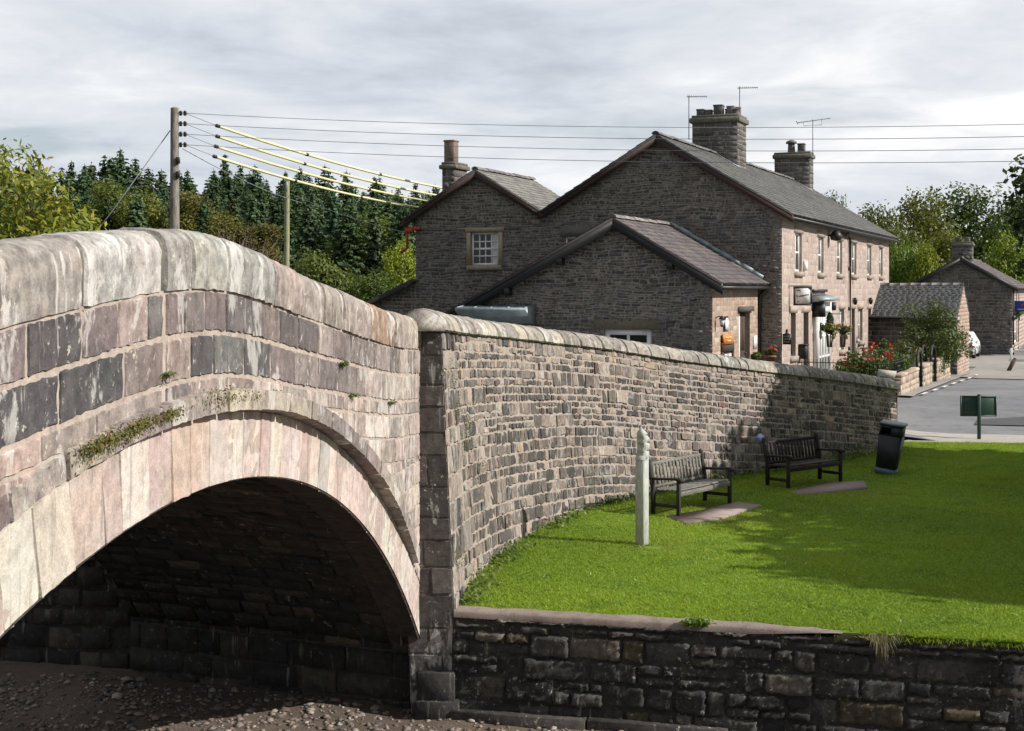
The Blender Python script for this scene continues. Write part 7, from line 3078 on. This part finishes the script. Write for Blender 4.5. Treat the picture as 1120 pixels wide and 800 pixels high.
# plant pots by the annex door and red flower at the wall
for k, (s, w, z, fc, lab) in enumerate(((3.9, .35, 1.75, None, 'small green potted plant at the annex doorway'), (5.2, .5, 1.85, (red, pink, red), 'potted plant with bright red flowers by the annex corner'))):
    c_ = P3(A0, (FD, s), (ND, w)); c_[2] = z
    rng = np.random.default_rng(600 + k)
    lb_ = [(rng.normal(0, .12), rng.normal(0, .12), .08 + rng.uniform(0, .12), .11, .11, .10) for _ in range(5)]
    t = shrub('potted_plant', lab, 'plant', c_, lb_, 400, .08, .6, (.10, .13, .03), 610 + k, fc, 'potted plants by the annex', 12 if fc else 0, .07)
    mb = MB()
    mb.lathe((0, 0, -.32), [(.12, 0), (.17, .28), (.19, .28), (.19, .34)], 12, (.2, .1, .06))
    mb.build('pot', M['pot'], t)
    mb = MB()
    zg = float(ground_z(c_[0], c_[1]))
    mb.box((0, 0, (-.32 + zg - z) / 2), (.3, .3, max(.05, z - .32 - zg)), col=(.3, .27, .23), bev=.01)
    mb.build('plinth', M['surround'], t)

# planter boxes above the shop window on the far house
c_ = P3(S0, (FD, 2.0), (ND, .25)); c_[2] = 2.5
shrub('window_box', 'green window box plants above the shop window of the far house', 'plant', c_, [(-.6 * FD[0] + k * .45 * FD[0], -.6 * FD[1] + k * .45 * FD[1], .12, .28, .3, .2) for k in range(5)], 700, .14, .6, (.12, .16, .03), 95)

# ---------------------------------------------------------------- wall weeds on the bridge
wl = [(8.25, 1.20, .15, 'sedum'), (8.75, 1.20, .16, 'sedum'), (9.25, 1.20, .12, 'sedum'), (10.4, 1.19, .22, 'sedum'), (10.9, 1.19, .12, 'sedum'), (11.75, 1.15, .11, 'fern'),
      (13.9, .74, .06, 'fern'), (14.3, 1.03, .05, 'fern'), (16.0, 1.05, .05, 'fern'), (9.38, .95, .04, 'fern')]
wn = {'sedum': 'tuft of yellow green sedum growing on the moulding over the bridge arch', 'fern': 'small green fern rooted in a joint of the bridge face'}
for k, (u, v_, r, kd) in enumerate(wl):
    c_ = br_pos_v(u, v_, .06 if kd == 'sedum' else .012)[0]
    rng = np.random.default_rng(700 + k)
    n = int(420 * r / .15)
    al = np.array([BD[0], BD[1], (float(bt(u + .2)) - float(bt(u - .2))) / .4])
    q_ = rng.normal(0, 1, (n, 3))
    P_ = q_[:, :1] * al[None] * r + np.array([BN[0], BN[1], 0])[None] * np.abs(q_[:, 1:2]) * .035 + np.array([0, 0, 1])[None] * (q_[:, 2:] * r * .16)
    cb = np.array([.13, .13, .03]) if kd == 'sedum' else np.array([.10, .13, .03])
    cc = cb[None] * rng.uniform(.6, 1.4, (n, 1))
    if kd == 'sedum':
        rd = rng.uniform(0, 1, n) < .12
        cc[rd] = np.array([.22, .09, .05])
    v, f, c = leaves(P_, rng.normal(0, .6, (n, 3)) + np.array([BN[0], BN[1], .5]), .024, .6, cc, rng)
    o = mesh_obj('wall_weed', v, f, c, M['leaf'], None, loc=tuple(c_))
    tag(o, wn[kd], 'weed', 'sedum tufts on the bridge' if kd == 'sedum' else 'ferns on the bridge')
wf_ = [(.35, .55, .14), (.8, 1.0, .08), (1.4, 1.5, .12), (1.8, 1.25, .1), (2.6, 1.9, .12), (8.6, 2.35, .16), (.3, 2.9, .1)]
for k, (u, v_, r) in enumerate(wf_):
    c_ = wall_pos(u, v_, .04)[0]
    rng = np.random.default_rng(760 + k)
    n = int(200 * r / .12)
    P_ = rng.normal(0, 1, (n, 3)) * np.array([r * .5, r * .5, r * .8])
    v, f, c = leaves(P_, rng.normal(0, .6, (n, 3)) + np.array([.6, -.3, .4]), .026, .5, np.array([.13, .13, .05])[None] * rng.uniform(.6, 1.4, (n, 1)), rng)
    o = mesh_obj('wall_weed', v, f, c, M['leaf'], None, loc=tuple(c_))
    tag(o, 'small weed growing from a joint of the long roadside wall', 'weed', 'weeds on the roadside wall')

# leafy ground plants along the foot of the wall
n = 5200
u_ = RNG.uniform(.3, WL - .3, n)
dens = .35 + .65 * (np.sin(u_ * 2.1) > .1)
keepm = RNG.uniform(0, 1, n) < dens * np.where(u_ > 14, 1.0, .55)
u_ = u_[keepm]
n = len(u_)
off = np.abs(RNG.normal(0, .16, n)) + .04
off = np.where(u_ > 15.5, off * 1.8, off)
tx, ty = wall_frame(u_)
hz_ = np.abs(RNG.normal(0, .07, n)) * np.where(u_ > 15.5, 2.0, 1.0)
cen_ = np.stack([wx(u_) + ty * off, wy(u_) - tx * off, hz_ + .01], 1)
v, f, c = leaves(cen_, RNG.normal(0, .4, (n, 3)) + np.array([.3, -.2, .9]), .075, .6, np.array([.10, .145, .022])[None] * RNG.uniform(.55, 1.4, (n, 1)), RNG)
o = mesh_obj('wall_foot_weeds', v, f, c, M['leaf'])
tag(o, 'low leafy weeds growing thickly along the foot of the roadside wall', 'ground cover', kind='stuff')

# hanging tuft of dry grass over the river wall, and a leafy weed on the capping
for nm, al_, lab, colr, dn in (('grass_tuft', 5.15, 'tuft of dry pale grass hanging over the river wall', (.26, .23, .13), True), ('capping_weed', 3.0, 'small bright green weed on the capping of the river wall', (.09, .15, .02), False)):
    c_ = R0 + RD * al_ + RN * .04
    rng = np.random.default_rng(801 + int(dn))
    n = 260
    b_ = np.stack([rng.normal(0, .12 if dn else .07, n), rng.normal(0, .03, n), rng.uniform(-.03, .03, n)], 1)
    if dn:
        tip_ = b_ + np.stack([rng.normal(0, .05, n), -np.abs(rng.normal(.06, .04, n)), -rng.uniform(.05, .34, n) * np.exp(-(b_[:, 0] / .12) ** 2)], 1)
        v = np.stack([b_ - [.006, 0, 0], b_ + [.006, 0, 0], tip_], 1).reshape(-1, 3)
        f = np.arange(n * 3).reshape(-1, 3)
        c = np.array(colr)[None] * rng.uniform(.6, 1.3, (n, 1))
    else:
        v, f, c = leaves(b_ + np.array([0, 0, .03]), rng.normal(0, .5, (n, 3)) + np.array([0, -.5, .6]), .06, .7, np.array(colr)[None] * rng.uniform(.6, 1.4, (n, 1)), rng)
    o = mesh_obj(nm, v, f, c, M['leaf'], None, loc=(c_[0], c_[1], .0))
    tag(o, lab, 'plant')
